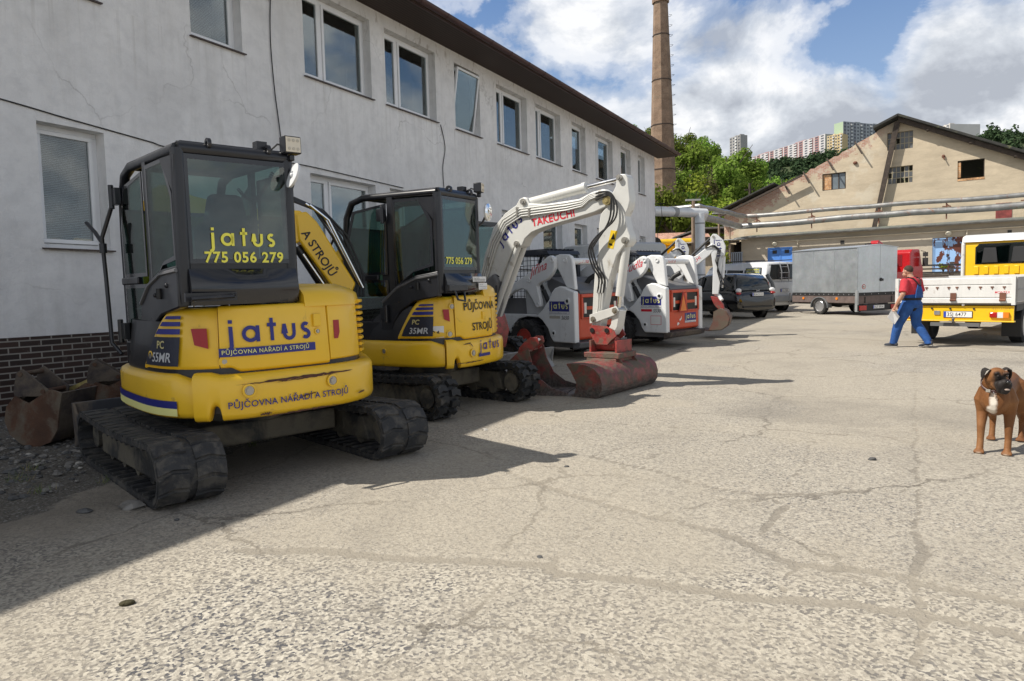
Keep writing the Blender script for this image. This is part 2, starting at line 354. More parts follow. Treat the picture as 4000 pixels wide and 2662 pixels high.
ck=ramp(nt,vo.outputs['Distance'],[(.0,1),(.007,.9),(.012,0)]); ck=math_(nt,'MULTIPLY',ck,ramp(nt,noise(nt,v,.6,3),[(.42,0),(.55,1)]))
base=mixc(nt,math_(nt,'MULTIPLY',ck,.75),base,(.13,.115,.095))
pt_=ramp(nt,noise(nt,v,.33,3,.5,.3),[(.46,0),(.5,.35)]); base=mixc(nt,pt_,base,(.40,.355,.28))
so_=attr('soil'); base=mixc(nt,math_(nt,'MULTIPLY',so_,ramp(nt,noise(nt,v,1.1,6,.6),[(.3,.35),(.6,.85)])),base,(.17,.15,.125))  # dirt brown, with some wall-side shade painted into it
# old oil and tyre stains
st=ramp(nt,noise(nt,v,.42,4,.6,.6),[(.54,0),(.70,.55)]); base=mixc(nt,st,base,(.20,.182,.155))
g=attr('gravel'); gf=ramp(nt,math_(nt,'ADD',g,math_(nt,'MULTIPLY_ADD',noise(nt,v,6,6,.7),1.0,-.5)),[(.45,0),(.6,1)])
gc=mixc(nt,ramp(nt,noise(nt,v,45,5,.7),[(.4,0),(.65,1)]),(.075,.07,.06),(.17,.155,.135)); gc=mixc(nt,p1,gc,ramp(nt,r1,[(0,(.10,.10,.10)),(1,(.30,.29,.27))]))
base=mixc(nt,gf,base,gc)
L.new(base,b.inputs['Base Color']); b.inputs['Roughness'].default_value=.92; b.inputs['Specular IOR Level'].default_value=.25
hh=math_(nt,'ADD',math_(nt,'MULTIPLY',fine,.35),math_(nt,'ADD',math_(nt,'MULTIPLY',mid,.6),math_(nt,'MULTIPLY_ADD',s4.outputs[1],.16,math_(nt,'MULTIPLY',jn,-.25))))
hh=math_(nt,'ADD',hh,math_(nt,'MULTIPLY',gap,-.3))
bp=nd(nt,'ShaderNodeBump'); bp.inputs['Strength'].default_value=.75; bp.inputs['Distance'].default_value=.012; L.new(hh,bp.inputs['Height']); L.new(bp.outputs[0],b.inputs['Normal'])
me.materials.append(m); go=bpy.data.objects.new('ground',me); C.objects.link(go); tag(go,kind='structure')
# loose stones in the strip along the wall
GCOL=[mat('stone grey',(.20,.19,.175),.9,var=.4,vs=9),mat('stone dark',(.09,.09,.09),.9,var=.4,vs=9),mat('stone pale',(.42,.40,.36),.9,var=.3,vs=9)]
def rock(mb,x,y,s,mi,z=None):
    z=SL*y if z is None else z
    k=random.random()*6; rg=[]
    for jj in range(5):
        t=math.pi*(jj+.15*(jj==0)-.15*(jj==4))/4; ring=[]
        for kk in range(6):
            a=kk*math.pi/3+k; r=s*(.7+.6*random.random()); ring.append((x+r*math.sin(t)*math.cos(a),y+r*math.sin(t)*math.sin(a)*.8,z+s*.15-s*.5*math.cos(t)))
        rg.append(ring)
    mb.rings(rg,True,False,False,mi)
mb=MB(); n=0
while n<4200:
    s_=random.uniform(-2.5,7.5); d_=random.uniform(.15,4.75)**1.0
    x=-6.2826+.4828*s_+.8757*d_; y=8.5415+.8757*s_-.4828*d_
    if y<4.2 or gnoise(x,y,1.3,5)*1.4+ (4.2-d_)*.8<random.random()*1.1-.2 or d_>4.1-max(0,y-6.5)*.3: continue
    rock(mb,x,y,random.choice((.010,.015,.018,.022,.03,.042)) ,random.choice((0,0,1,1,2 if random.random()<.3 else 0))); n+=1
tag(mb.build('gravel',GCOL),kind='stuff',label='dark crushed gravel lying along the foot of the white wall',cat='gravel')
gm=[mat('weed green',(.09,.13,.035),.7,var=.3,vs=20),mat('weed dry',(.20,.17,.08),.8)]
mb=MB()
for _ in range(26):
    s_=random.uniform(-1.6,2.6); d_=random.uniform(2.2,4.3); x0=-6.2826+.4828*s_+.8757*d_; y0=8.5415+.8757*s_-.4828*d_
    if y0<4.6: continue
    for k in range(random.randint(10,26)):
        a=random.random()*6.3; l=random.uniform(.03,.09); x=x0+random.gauss(0,.04); y=y0+random.gauss(0,.04); z=SL*y
        dx,dy=math.cos(a)*l*.6,math.sin(a)*l*.6; mb.add([(x-.003,y,z),(x+.003,y,z),(x+dx,y+dy,z+l)],[(0,1,2)],False,None,random.choice((0,0,1)))
tag(mb.build('weeds',gm),kind='stuff',label='thin green and dry weeds growing in the gravel',cat='weeds')
# single stones on the concrete
for (x,y,s,mi,lab) in [(2.82,5.49,.035,1,'small dark stone on the concrete left of the dog'),(.116,3.7,.018,1,'small dark pebble on the concrete just below the long crack filled with grit'),
   (-2.66,4.77,.085,0,'largest grey rock lying at the edge of the gravel beside the near track'),(-2.93,4.70,.045,1,'dark angular rock left of the larger grey one at the gravel edge'),
   (-2.2,4.48,.02,1,'small dark chip near the rear corner of the nearest track'),(.41,5.53,.02,1,'small dark pebble just right of the big shadow tip'),(-.3,7.0,.035,2,'pale rounded stone behind the tracks of the second yellow excavator')]:
    mb=MB(); rock(mb,0,0,s,mi,0); o=mb.build('stone',GCOL); put(o,x,y); tag(o,lab,'stone',group='loose stones on the yard')
mb=MB(); mb.ball((0,0,.005),(.036,.025,.014),14,8); o=mb.build('dung',mat('dung',(.045,.038,.012),.85,bump=(40,.8))); put(o,-1.866,3.27,20); tag(o,'flat dark brown dropping lying alone on the pebbly concrete','dung')
# ================================================================ long building
WROT=math.degrees(math.atan2(.875717,.482824))
B=thing('office_building','long two storey building with pale grey rendered wall and dark brick base','building',-6.2826,8.5415,WROT,z=0,tilt=False)
m,nt,b=newmat('render plaster'); L=nt.links; v=coords(nt)
a1=noise(nt,v,.7,8,.62,.3); a2=noise(nt,v,5,8,.65); a3=noise(nt,coords(nt,'Object',(3,3,.35)),1.4,6,.6)
sp=nd(nt,'ShaderNodeSeparateXYZ'); L.new(v,sp.inputs[0])
c=ramp(nt,a1,[(.3,(.66,.655,.645)),(.5,(.77,.765,.755)),(.7,(.85,.845,.83))])
c=mixc(nt,ramp(nt,a2,[(.45,0),(.75,.5)]),c,(.54,.54,.54))
c=mixc(nt,ramp(nt,a3,[(.50,0),(.75,.38)]),c,(.52,.51,.48))
c=mixc(nt,ramp(nt,noise(nt,coords(nt,'Object',(5,5,.5)),2.2,7,.7),[(.60,0),(.78,.3)]),c,(.46,.44,.40))
zz_=nd(nt,'ShaderNodeMapRange'); zz_.inputs[1].default_value=5.62; zz_.inputs[2].default_value=4.5; L.new(sp.outputs[2],zz_.inputs[0])
zg=math_(nt,'LESS_THAN',sp.outputs[2],5.62); dr_=ramp(nt,noise(nt,coords(nt,'Object',(7,7,.15)),1.3,4,.5),[(.55,0),(.68,.45)]); fd=math_(nt,'MULTIPLY',zg,math_(nt,'SUBTRACT',1,zz_.outputs[0])); c=mixc(nt,math_(nt,'MULTIPLY',dr_,math_(nt,'MULTIPLY',fd,.8)),c,(.36,.34,.30))
vo2=nd(nt,'ShaderNodeTexVoronoi'); vo2.feature='DISTANCE_TO_EDGE'; vo2.inputs['Scale'].default_value=.45; w2=nd(nt,'ShaderNodeVectorMath',operation='ADD'); n2_=nd(nt,'ShaderNodeTexNoise'); n2_.inputs['Scale'].default_value=1.3; n2_.inputs['Detail'].default_value=7; L.new(v,n2_.inputs[0]); L.new(v,w2.inputs[0]); L.new(n2_.outputs[1],w2.inputs[1]); L.new(w2.outputs[0],vo2.inputs['Vector'])
c=mixc(nt,math_(nt,'MULTIPLY',ramp(nt,vo2.outputs['Distance'],[(0,.45),(.003,.25),(.006,0)]),ramp(nt,noise(nt,v,.5,2),[(.5,0),(.6,1)])),c,(.3,.29,.27))
hm=nd(nt,'ShaderNodeMapRange'); hm.inputs[1].default_value=6.7; hm.inputs[2].default_value=7.6; L.new(sp.outputs[2],hm.inputs[0])
spots=ramp(nt,noise(nt,coords(nt,'Object',(3,3,1.3)),2.6,4,.5),[(.57,0),(.66,1)])
c=mixc(nt,math_(nt,'MULTIPLY',spots,math_(nt,'MULTIPLY',hm.outputs[0],.75)),c,(.22,.18,.14))
c=mixc(nt,math_(nt,'MULTIPLY',hm.outputs[0],.35),c,(.55,.50,.43))
L.new(c,b.inputs['Base Color']); b.inputs['Roughness'].default_value=.92; b.inputs['Specular IOR Level'].default_value=.2
bp=nd(nt,'ShaderNodeBump'); bp.inputs['Strength'].default_value=.5; bp.inputs['Distance'].default_value=.02; L.new(math_(nt,'ADD',a2,math_(nt,'MULTIPLY',noise(nt,v,40,5),.35)),bp.inputs['Height']); L.new(bp.outputs[0],b.inputs['Normal'])
PLAS=m
m,nt,b=newmat('dark clinker'); L=nt.links
mp_=nd(nt,'ShaderNodeMapping'); mp_.inputs['Rotation'].default_value=(R(-90),0,0); L.new(coords(nt),mp_.inputs[0])
br=nd(nt,'ShaderNodeTexBrick'); L.new(mp_.outputs[0],br.inputs[0]); br.inputs['Scale'].default_value=1
for k_,v_ in (('Brick Width',.255),('Row Height',.0775),('Mortar Size',.009),('Mortar Smooth',.1)): br.inputs[k_].default_value=v_
br.inputs['Color1'].default_value=(.022,.013,.010,1); br.inputs['Color2'].default_value=(.045,.022,.016,1); br.inputs['Mortar'].default_value=(.27,.25,.22,1)
c=mixc(nt,ramp(nt,noise(nt,coords(nt),7,6,.7),[(.60,0),(.70,.35)]),br.outputs[0],(.2,.17,.14))
L.new(c,b.inputs['Base Color']); L.new(ramp(nt,br.outputs['Fac'],[(0,.5),(1,.9)]),b.inputs['Roughness'])
bp=nd(nt,'ShaderNodeBump'); bp.inputs['Strength'].default_value=.6; bp.inputs['Distance'].default_value=.01; bp.invert=True; L.new(br.outputs['Fac'],bp.inputs['Height']); L.new(bp.outputs[0],b.inputs['Normal'])
CLINK=m
WX0,WX1=-7.5,26.6
UP=[(.55,1.55),(3.0,3.98),(5.39,7.28),(7.75,9.62),(10.43,11.62),(12.49,14.28),(14.85,16.62),(17.53,18.70),(19.62,21.35),(22.25,23.40),(24.35,25.22)]
KU=['one','one','two','two','tilt','two','two','one','two','one','one']
ZU0,ZU1=5.64,7.24; ZL0,ZL1=2.27,3.87
LO=[(.65,1.52),(5.41,7.28),(7.75,9.62),(12.63,14.28),(15.2,16.6),(17.6,18.7),(19.62,21.35),(24.4,25.2)]
# lowest wins far along are small shop windows
holes=[(a,b_,ZU0,ZU1) for a,b_ in UP]+[(a,b_,ZL0,ZL1) for a,b_ in LO]
bxs=sorted({WX0,WX1}|{h[0] for h in holes}|{h[1] for h in holes}); bzs=sorted({1.13,7.6}|{h[2] for h in holes}|{h[3] for h in holes})
mb=MB(); D_=.26
for i in range(len(bxs)-1):
    for j_ in range(len(bzs)-1):
        cx,cz=(bxs[i]+bxs[i+1])/2,(bzs[j_]+bzs[j_+1])/2
        if any(h[0]<cx<h[1] and h[2]<cz<h[3] for h in holes): continue
        mb.add([(bxs[i],0,bzs[j_]),(bxs[i+1],0,bzs[j_]),(bxs[i+1],0,bzs[j_+1]),(bxs[i],0,bzs[j_+1])],[(0,1,2,3)])
for x0,x1,z0,z1 in holes:
    mb.add([(x0,0,z0),(x1,0,z0),(x1,0,z1),(x0,0,z1),(x0,D_,z0),(x1,D_,z0),(x1,D_,z1),(x0,D_,z1)],[(0,4,5,1),(1,5,6,2),(2,6,7,3),(3,7,4,0)])
mb.bx(WX0,WX1,9.0,9.3,0,7.6); mb.bx(WX1-.3,WX1,.3,9,0,7.58); mb.bx(WX0,WX0+.3,.3,9,0,7.58); mb.bx(WX0,WX1-.31,.005,.02,7.6,7.7)
mb.add([(WX1,0,1.13),(WX1,.3,1.13),(WX1,.3,7.6),(WX1,0,7.6)],[(0,1,2,3)])
mb.build('wall',PLAS,B)
mb=MB(); mb.bx(WX0,WX1+.0,-.035,.3,-.3,1.128); mb.build('brick_base',CLINK,B)
mb=MB(); mb.bx(WX0,WX1-.31,.31,8.9,3.95,4.1); mb.bx(WX0,WX1-.31,2.2,2.25,1.2,3.9);mb.bx(WX0,WX1-.31,2.2,2.25,4.2,7.5); mb.build('inner_wall',mat('inner wall',(.25,.25,.25),.9),B)
roofm=mat('roof dark',(.035,.030,.028),.8,var=.3)
mb=MB(); mb.prism([(-1.02,7.62),(-.98,7.54),(4.6,9.4),(10.3,7.54),(10.4,7.62),(4.6,9.52)],'x',WX0-.3,WX1+.55); mb.build('roof',roofm,B)
m,nt,b=newmat('brown boards'); L=nt.links
wvt=nd(nt,'ShaderNodeTexWave',wave_type='BANDS',bands_direction='Y'); wvt.inputs['Scale'].default_value=4.2; L.new(coords(nt),wvt.inputs[0])
L.new(ramp(nt,wvt.outputs[1],[(0,(.006,.005,.004)),(.18,(.035,.020,.015)),(1,(.05,.028,.02))]),b.inputs['Base Color']); b.inputs['Roughness'].default_value=.7
mb=MB(); mb.bx(WX0-.28,WX1+.5,-.93,.004,7.5,7.535); mb.build('soffit',m,B)
brn=mat('gutter brown',(.055,.022,.020),.45,var=.25,vs=2,spec=.5)
mb=MB(); n=14
prof=[(-.98+.085*math.cos(R(180+180*k/n)),7.60+.085*math.sin(R(180+180*k/n))) for k in range(n+1)]+[(-.98+.075*math.cos(R(-180*k/n)),7.60+.075*math.sin(R(-180*k/n))) for k in range(n+1)]
mb.prism(prof,'x',WX0-.3,WX1+.6)
x=WX0
while x<WX1+.5:
    mb.prism([(-.98+.092*math.cos(R(180+180*k/n)),7.60+.092*math.sin(R(180+180*k/n))) for k in range(n+1)]+[(-.98+.086*math.cos(R(-180*k/n)),7.60+.086*math.sin(R(-180*k/n))) for k in range(n+1)],'x',x,x+.03); x+=.95
mb.bx(WX0-.3,WX1+.55,-.905,-.88,7.49,7.64)
mb.build('gutter',brn,B)
white=mat('upvc white',(.78,.79,.80),.35,var=.03); blindm=mat('blind slat',(.72,.73,.72),.6,var=.05); sillm=mat('sill brown',(.05,.03,.025),.5)
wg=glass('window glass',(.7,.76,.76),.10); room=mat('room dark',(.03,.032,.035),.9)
def window(x0,x1,z0,z1,kind,blind=True,half=0):
    fw_=.065; y0=.19
    fr=MB(); fr.bx(x0,x1,y0,y0+.07,z0,z0+fw_);fr.bx(x0,x1,y0,y0+.07,z1-fw_,z1);fr.bx(x0,x0+fw_,y0,y0+.07,z0+fw_,z1-fw_);fr.bx(x1-fw_,x1,y0,y0+.07,z0+fw_,z1-fw_)
    divs=[(x0+fw_,x1-fw_)]
    if kind=='two':
        xm=x0+.33*(x1-x0); fr.bx(xm-.04,xm+.04,y0,y0+.07,z0+fw_,z1-fw_); divs=[(x0+fw_,xm-.04),(xm+.04,x1-fw_)]
    W=fr.build('window',white,B,bevel=.006)
    for k,(a,b_) in enumerate(divs):
        s=.055; M=Matrix.Identity(4)
        if kind=='tilt': M=Matrix.Translation((0,y0-.025,z0+fw_))@Matrix.Rotation(R(9),4,'X')@Matrix.Translation((0,-(y0-.025),-(z0+fw_)))
        sa=MB(); zz0,zz1=z0+fw_+.004,z1-fw_-.004; a+=.004;b_-=.004; ya,yb=y0-.025,y0+.035
        sa.bx(a,b_,ya,yb,zz0,zz0+s,M);sa.bx(a,b_,ya,yb,zz1-s,zz1,M);sa.bx(a,a+s,ya,yb,zz0+s,zz1-s,M);sa.bx(b_-s,b_,ya,yb,zz0+s,zz1-s,M)
        sa.build('sash',white,W,bevel=.006)
        g_=MB(); g_.bx(a+s,b_-s,ya+.028,ya+.034,zz0+s,zz1-s,M); g_.build('pane',wg,W)
        if blind:
            bl=MB(); z=zz0+s+.012
            zt=zz1-s; lowz=z if not half else zt-(zt-z)*half
            while lowz<zt:
                bl.add([(a+s+.01,y0+.045,lowz),(b_-s-.01,y0+.045,lowz),(b_-s-.01,y0+.062,lowz+.012),(a+s+.01,y0+.062,lowz+.012)],[(0,1,2,3)],False,M); lowz+=.0235
            bl.build('blind',blindm,W)
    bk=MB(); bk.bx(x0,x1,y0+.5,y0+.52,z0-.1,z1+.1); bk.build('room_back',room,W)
    si=MB(); si.prism([(-.055,z0-.03),(-.055,z0-.012),(y0,z0+.004),(y0,z0-.01)],'x',x0-.03,x1+.04); si.build('sill',sillm,W)
for (a,b_),k in zip(UP,KU): window(a,b_,ZU0,ZU1,k)
for i,(a,b_) in enumerate(LO): window(a,b_,ZL0,ZL1,'two' if b_-a>1.5 else 'one')
# cables on the wall
blk=mat('cable black',(.012,.012,.012),.6)
def cable(pts,r=.009,name='cable'):
    P=[]; 
    for i in range(len(pts)-1):
        for k in range(8):
            t=k/8; a=Vector(pts[max(i-1,0)]);b0=Vector(pts[i]);c0=Vector(pts[i+1]);d0=Vector(pts[min(i+2,len(pts)-1)])
            P.append(.5*((2*b0)+(-a+c0)*t+(2*a-5*b0+4*c0-d0)*t*t+(-a+3*b0-3*c0+d0)*t*t*t))
    P.append(Vector(pts[-1])); return MB().tube(P,r,6)
cable([(-.2,-.015,4.08),(.5,-.015,4.02),(1.0,-.015,3.97),(1.6,-.015,3.92),(2.2,-.015,3.87),(2.6,-.03,3.84),(4.4,-.03,3.95),(5.3,-.02,3.98),(6.4,-.02,3.96),(8.2,-.02,3.92)]).build('cable',blk,B)
cable([(4.85,-.015,7.5),(4.72,-.015,7.2),(4.62,-.02,6.7),(4.58,-.02,6.0),(4.62,-.02,5.2),(4.70,-.02,4.5),(4.74,-.02,4.0)]).build('cable',blk,B)
cable([(9.75,-.015,5.6),(9.9,-.02,5.1),(9.78,-.02,4.6),(9.8,-.02,4.0),(9.8,-.02,3.4)]).build('cable',blk,B)
mb=MB(); mb.cyl((4.45,-.0,6.72),(4.62,-.1,6.74),.02); mb.build('cable_hook',sillm,B)
# wires at the far corner
mb=MB(); mb.cyl((WX1-.1,-.02,5.4),(WX1-.1,-.5,5.4),.015); mb.cyl((WX1-.1,-.02,3.0),(WX1-.1,-.3,3.0),.015)
mb.tube([(WX1-.1,-.3,5.4),(WX1-.05,-.34,4.8),(WX1-.05,-.12,4.1),(WX1-.05,-.12,3.2),(WX1-.05,-.3,3.0),(WX1+.05,-.5,2.3),(WX1+.1,-.6,1.6)],.012,6); mb.build('cable',blk,B)
# ================================================================ chimney
m,nt,b=newmat('old brick'); L=nt.links; v=coords(nt)
def brickmat(name,c1,c2,mort,w=.3,h=.09,rot=(R(-90),0,0),patch=None):
    m,nt,b=newmat(name); L=nt.links; v=coords(nt)
    sp=nd(nt,'ShaderNodeSeparateXYZ'); L.new(v,sp.inputs[0]); cb=nd(nt,'ShaderNodeCombineXYZ')
    L.new(math_(nt,'ADD',sp.outputs[0],sp.outputs[1]),cb.inputs[0]); L.new(sp.outputs[2],cb.inputs[1])
    br=nd(nt,'ShaderNodeTexBrick'); L.new(cb.outputs[0],br.inputs[0]); br.inputs['Scale'].default_value=1
    for k_,v_ in (('Brick Width',w),('Row Height',h),('Mortar Size',h*.1)): br.inputs[k_].default_value=v_
    for k_,v_ in (('Color1',c1),('Color2',c2),('Mortar',mort)): br.inputs[k_].default_value=c4(v_)
    n=noise(nt,v,1.1,8,.65); c=mixc(nt,ramp(nt,n,[(.4,0),(.6,.75)]),br.outputs[0],[x*.5 for x in c1])
    n=noise(nt,v,9,4,.7); c=mixc(nt,ramp(nt,n,[(.45,0),(.65,.5)]),c,[min(1,x*1.6) for x in c2])
    L.new(c,b.inputs['Base Color']); b.inputs['Roughness'].default_value=.95
    bp=nd(nt,'ShaderNodeBump'); bp.inputs['Strength'].default_value=.7; bp.inputs['Distance'].default_value=.02; L.new(noise(nt,v,12,4),bp.inputs['Height']); L.new(bp.outputs[0],b.inputs['Normal'])
    return m
CHB=brickmat('chimney brick',(.27,.175,.115),(.22,.15,.105),(.28,.225,.165))
CH=thing('brick_chimney','tall tapering eight sided factory chimney of brown brick','chimney',17.75,81.5,8,z=2.3,tilt=False)
mb=MB(); rg=[]
for z,r in ((0,1.75),(7,1.62),(31.5,.80),(31.6,.80)):
    rg.append([(r*math.cos(R(22.5+45*k)),r*math.sin(R(22.5+45*k)),z) for k in range(8)])
mb.rings(rg,True,False); mb.build('shaft',CHB,CH)
mb=MB()
for z,r in ((31.61,.95),(32.3,1.02),(33.0,.95),(33.6,.86)):
    mb.rings([[(rr*math.cos(R(22.5+45*k)),rr*math.sin(R(22.5+45*k)),zz) for k in range(8)] for zz,rr in ((z,r),(z+.45,r))],True,False)
mb.build('crown',CHB,CH)
mb=MB()
mat('iron',(.06,.045,.04),.8)
for z in (8,13,18,23,28): 
    r=1.66-(z-7)*.0333
    MB().rings([[(rr*math.cos(R(22.5+45*k)),rr*math.sin(R(22.5+45*k)),zz) for k in range(8)] for zz,rr in ((z,r+.02),(z+.08,r+.02))],True,False).build('iron_band',MATS['iron'],CH)
for k in range(24):
    z=5+k*1.1; r=1.66-(z-7)*.0333; a=R(-5); MB().tube([(r*math.cos(a),-.25,z),(r+.32,-.25,z),(r+.32,.25,z),(r*math.cos(a),.25,z)],.02,5).build('climbing_iron',MATS['iron'],CH)
# ================================================================ gabled workshop
def platf(name,patchy=True,base=(.58,.49,.36)):
    m,nt,b=newmat(name); L=nt.links; v=coords(nt)
    c=ramp(nt,noise(nt,v,.5,8,.6,.5),[(.3,[x*.86 for x in base]),(.55,base),(.75,[min(1,x*1.15) for x in base])])
    c=mixc(nt,ramp(nt,noise(nt,coords(nt,'Object',(.5,.5,2.5)),1.1,7,.65),[(.42,0),(.68,.6)]),c,[x*.68 for x in base])
    sp=nd(nt,'ShaderNodeSeparateXYZ'); L.new(v,sp.inputs[0]); cb=nd(nt,'ShaderNodeCombineXYZ'); L.new(sp.outputs[0],cb.inputs[0]); L.new(sp.outputs[2],cb.inputs[1])
    br=nd(nt,'ShaderNodeTexBrick'); L.new(cb.outputs[0],br.inputs[0]); br.inputs['Scale'].default_value=1
    for k_,v_ in (('Brick Width',.26),('Row Height',.085),('Mortar Size',.01)): br.inputs[k_].default_value=v_
    for k_,v_ in (('Color1',(.36,.15,.10)),('Color2',(.45,.27,.20)),('Mortar',(.5,.46,.40))): br.inputs[k_].default_value=c4(v_)
    if patchy:
        # render has fallen off under the broken left roof edge
        ln=math_(nt,'SUBTRACT',math_(nt,'MULTIPLY_ADD',sp.outputs[0],.44,11.75),sp.outputs[2])
        f=math_(nt,'ADD',math_(nt,'SUBTRACT',.62,ln),math_(nt,'MULTIPLY_ADD',noise(nt,v,1.3,7,.65),4.6,-1.95))
        left=nd(nt,'ShaderNodeMapRange'); left.inputs[1].default_value=-3.0; left.inputs[2].default_value=-4.2; L.new(sp.outputs[0],left.inputs[0])
        low=nd(nt,'ShaderNodeMapRange'); low.inputs[1].default_value=-8.5; low.inputs[2].default_value=-11.; L.new(sp.outputs[0],low.inputs[0])
        f=math_(nt,'MULTIPLY',ramp(nt,math_(nt,'ADD',f,math_(nt,'MULTIPLY',low.outputs[0],.7)),[(.35,0),(.5,.9)]),left.outputs[0])
        c=mixc(nt,f,c,br.outputs[0])
        pale=ramp(nt,noise(nt,v,.9,6,.6),[(.55,0),(.62,.5)]); c=mixc(nt,math_(nt,'MULTIPLY',pale,left.outputs[0]),c,(.62,.57,.46))
    L.new(c,b.inputs['Base Color']); b.inputs['Roughness'].default_value=.95; b.inputs['Specular IOR Level'].default_value=.2
    bp=nd(nt,'ShaderNodeBump'); bp.inputs['Strength'].default_value=.5; bp.inputs['Distance'].default_value=.03; L.new(noise(nt,v,5,8,.65),bp.inputs['Height']); L.new(bp.outputs[0],b.inputs['Normal'])
    return m
GAB=platf('gable render'); LEAN=platf('lean-to render',False,(.52,.46,.37))
OB=brickmat('orange brick',(.50,.24,.10),(.60,.36,.18),(.45,.38,.28),.3,.12)
S=thing('gabled_workshop','old workshop with wide ochre gable wall, broken left roof edge and small dark windows','building',23.52,38,-33,z=.76,tilt=False)
def strips(mb,topf,x0,x1,holes,y,xb,depth=.3,z0=0):
    xs_=sorted({x0,x1}|set(xb)|{h[0] for h in holes}|{h[1] for h in holes}); xs_=[x for x in xs_ if x0<=x<=x1]
    for a,b_ in zip(xs_[:-1],xs_[1:]):
        hs=sorted([h for h in holes if h[0]<(a+b_)/2<h[1]],key=lambda h:h[2]); z=z0
        for h in hs: mb.add([(a,y,z),(b_,y,z),(b_,y,h[2]),(a,y,h[2])],[(0,1,2,3)]); z=h[3]
        mb.add([(a,y,z),(b_,y,z),(b_,y,topf(b_)),(a,y,topf(a))],[(0,1,2,3)])
    for h in holes:
        a,b_,c_,d_=h; mb.add([(a,y,c_),(b_,y,c_),(b_,y,d_),(a,y,d_),(a,y+depth,c_),(b_,y+depth,c_),(b_,y+depth,d_),(a,y+depth,d_)],[(0,4,5,1),(1,5,6,2),(2,6,7,3),(3,7,4,0)])
TP=[(-13.1,6.05),(-10.5,7.1),(-8.61,7.8),(-7.2,8.45),(-5.6,9.2),(-4.6,9.72),(-3.75,10.15),(-2.65,10.62),(3.46,7.63),(12,3.5)]
def topf(x):
    for (a,za),(b_,zb) in zip(TP[:-1],TP[1:]):
        if a<=x<=b_: return za+(zb-za)*(x-a)/(b_-a)
    return 3
rag=[]; x=-13.1
while x<-3.8: rag.append(x); x+=.23
TP2={}
def topr(x):
    z=topf(x)
    if x<-3.8: z+=.14*mn.noise(Vector((round(x/.23)*.9,3,0)))-.05
    return z
GH=[(-3.26,-1.90,8.86,9.90),(-3.21,-1.90,6.85,7.86),(-6.89,-5.53,6.84,7.88),(.35,1.65,6.76,7.80)]
mb=MB(); strips(mb,topr,-13.1,12,GH,4,[p_[0] for p_ in TP]+rag,.35)
mb.bx(-13.1,-12.8,4.5,30,0,5.6); mb.bx(-13.1,12,29.7,30,0,3)
mb.add([(-13.1,4,0),(-13.1,4.5,0),(-13.1,4.5,5.9),(-13.1,4,5.9)],[(3,2,1,0)])
mb.build('gable_wall',GAB,S)
rt_=mat('tar roof',(.035,.035,.032),.85,var=.4,dirt=((.16,.17,.08),.25,1.2)); wood=mat('old wood',(.06,.045,.035),.85,var=.4,vs=6)
mb=MB(); mb.prism([(-2.65,10.70),(-2.65,10.86),(12.3,3.6),(12.3,3.44)],'y',3.3,30); mb.prism([(-2.66,10.70),(-2.66,10.86),(-3.95,10.30),(-3.95,10.14)],'y',3.3,30)
mb.prism([(-13.6,5.9),(-13.6,6.02),(-9.7,7.62),(-9.7,7.50)],'y',3.35,30); mb.prism([(-9.69,7.45),(-9.69,7.52),(-4.0,10.1),(-4.0,10.0)],'y',6,30)
mb.build('roof',rt_,S,bevel=.02)
mb=MB(); mb.prism([(-2.65,10.42),(-2.65,10.69),(12.2,3.43),(12.2,3.16)],'y',3.55,3.75)
for x in (-1.2,.9,3.0,5.1,7.2): mb.bx(x,x+.22,3.5,4,topf(x)-.22,topf(x)-.05)
for x,z in ((-5.0,9.55),(-6.6,8.75),(-8.0,8.1),(-9.2,7.55)): mb.tube([(x,3.85,z+.05),(x+.42,3.55,z-.75)],.05,5)
mb.prism([(-13.4,5.6),(-13.4,5.75),(-8.0,7.95),(-8.0,7.82)],'y',3.45,3.6); mb.build('rafter',wood,S)
mb=MB(); mb.prism([(-2.85,10.45),(-2.55,10.45),(-3.80,4.2),(-4.05,4.2)],'y',3.62,3.8); mb.build('leaning_beam',wood,S)
ifr=mat('iron window',(.33,.29,.20),.7); pn=mat('dirty pane',(.11,.115,.12),.25,var=.4,vs=.9)
for n_,h in enumerate(GH[:2]):
    a,b_,c_,d_=h; g_=MB(); y=4.14
    for k in range(7): x=a+(b_-a)*k/6; g_.bx(x-.022,x+.022,y,y+.04,c_,d_)
    for k in range(4): z=c_+(d_-c_)*k/3; g_.bx(a,b_,y+.001,y+.039,z-.022,z+.022)
    F_=g_.build('window',ifr,S); q_=MB()
    for i in range(6):
        for j_ in range(3):
            if (i,j_) in (((2,1),) if n_==0 else ((0,1),(2,0),(3,0),(4,0),(3,2),(5,2))): continue
            x=a+(b_-a)*i/6; z=c_+(d_-c_)*j_/3; q_.bx(x+.02,x+(b_-a)/6-.02,y+.015,y+.02,z+.02,z+(d_-c_)/3-.02)
    q_.build('pane',pn,F_)
a,b_,c_,d_=GH[2]; mb=MB(); mb.bx(a,b_,4.1,4.16,d_-.05,d_);mb.bx(a,b_,4.1,4.16,c_,c_+.05);mb.bx(a,a+.04,4.1,4.16,c_+.05,d_-.05);mb.bx(b_-.05,b_,4.1,4.16,c_+.05,d_-.05);mb.bx(-6.38,-6.33,4.1,4.16,c_+.05,d_-.05);mb.bx(-5.98,-5.93,4.1,4.16,c_+.05,d_-.05)
F_=mb.build('window',wood,S); MB().bx(-6.32,-5.6,4.14,4.15,c_+.05,d_-.05).build('pane',mat('grey pane',(.16,.19,.21),.2),F_)
MB().bx(a+.04,-6.39,4.12,4.3,c_,d_-.05).build('brick_infill',OB,S); a,b_,c_,d_=GH[3]; MB().bx(a,a+.16,4.05,4.3,c_+.1,d_-.1).build('brick_infill',OB,S)
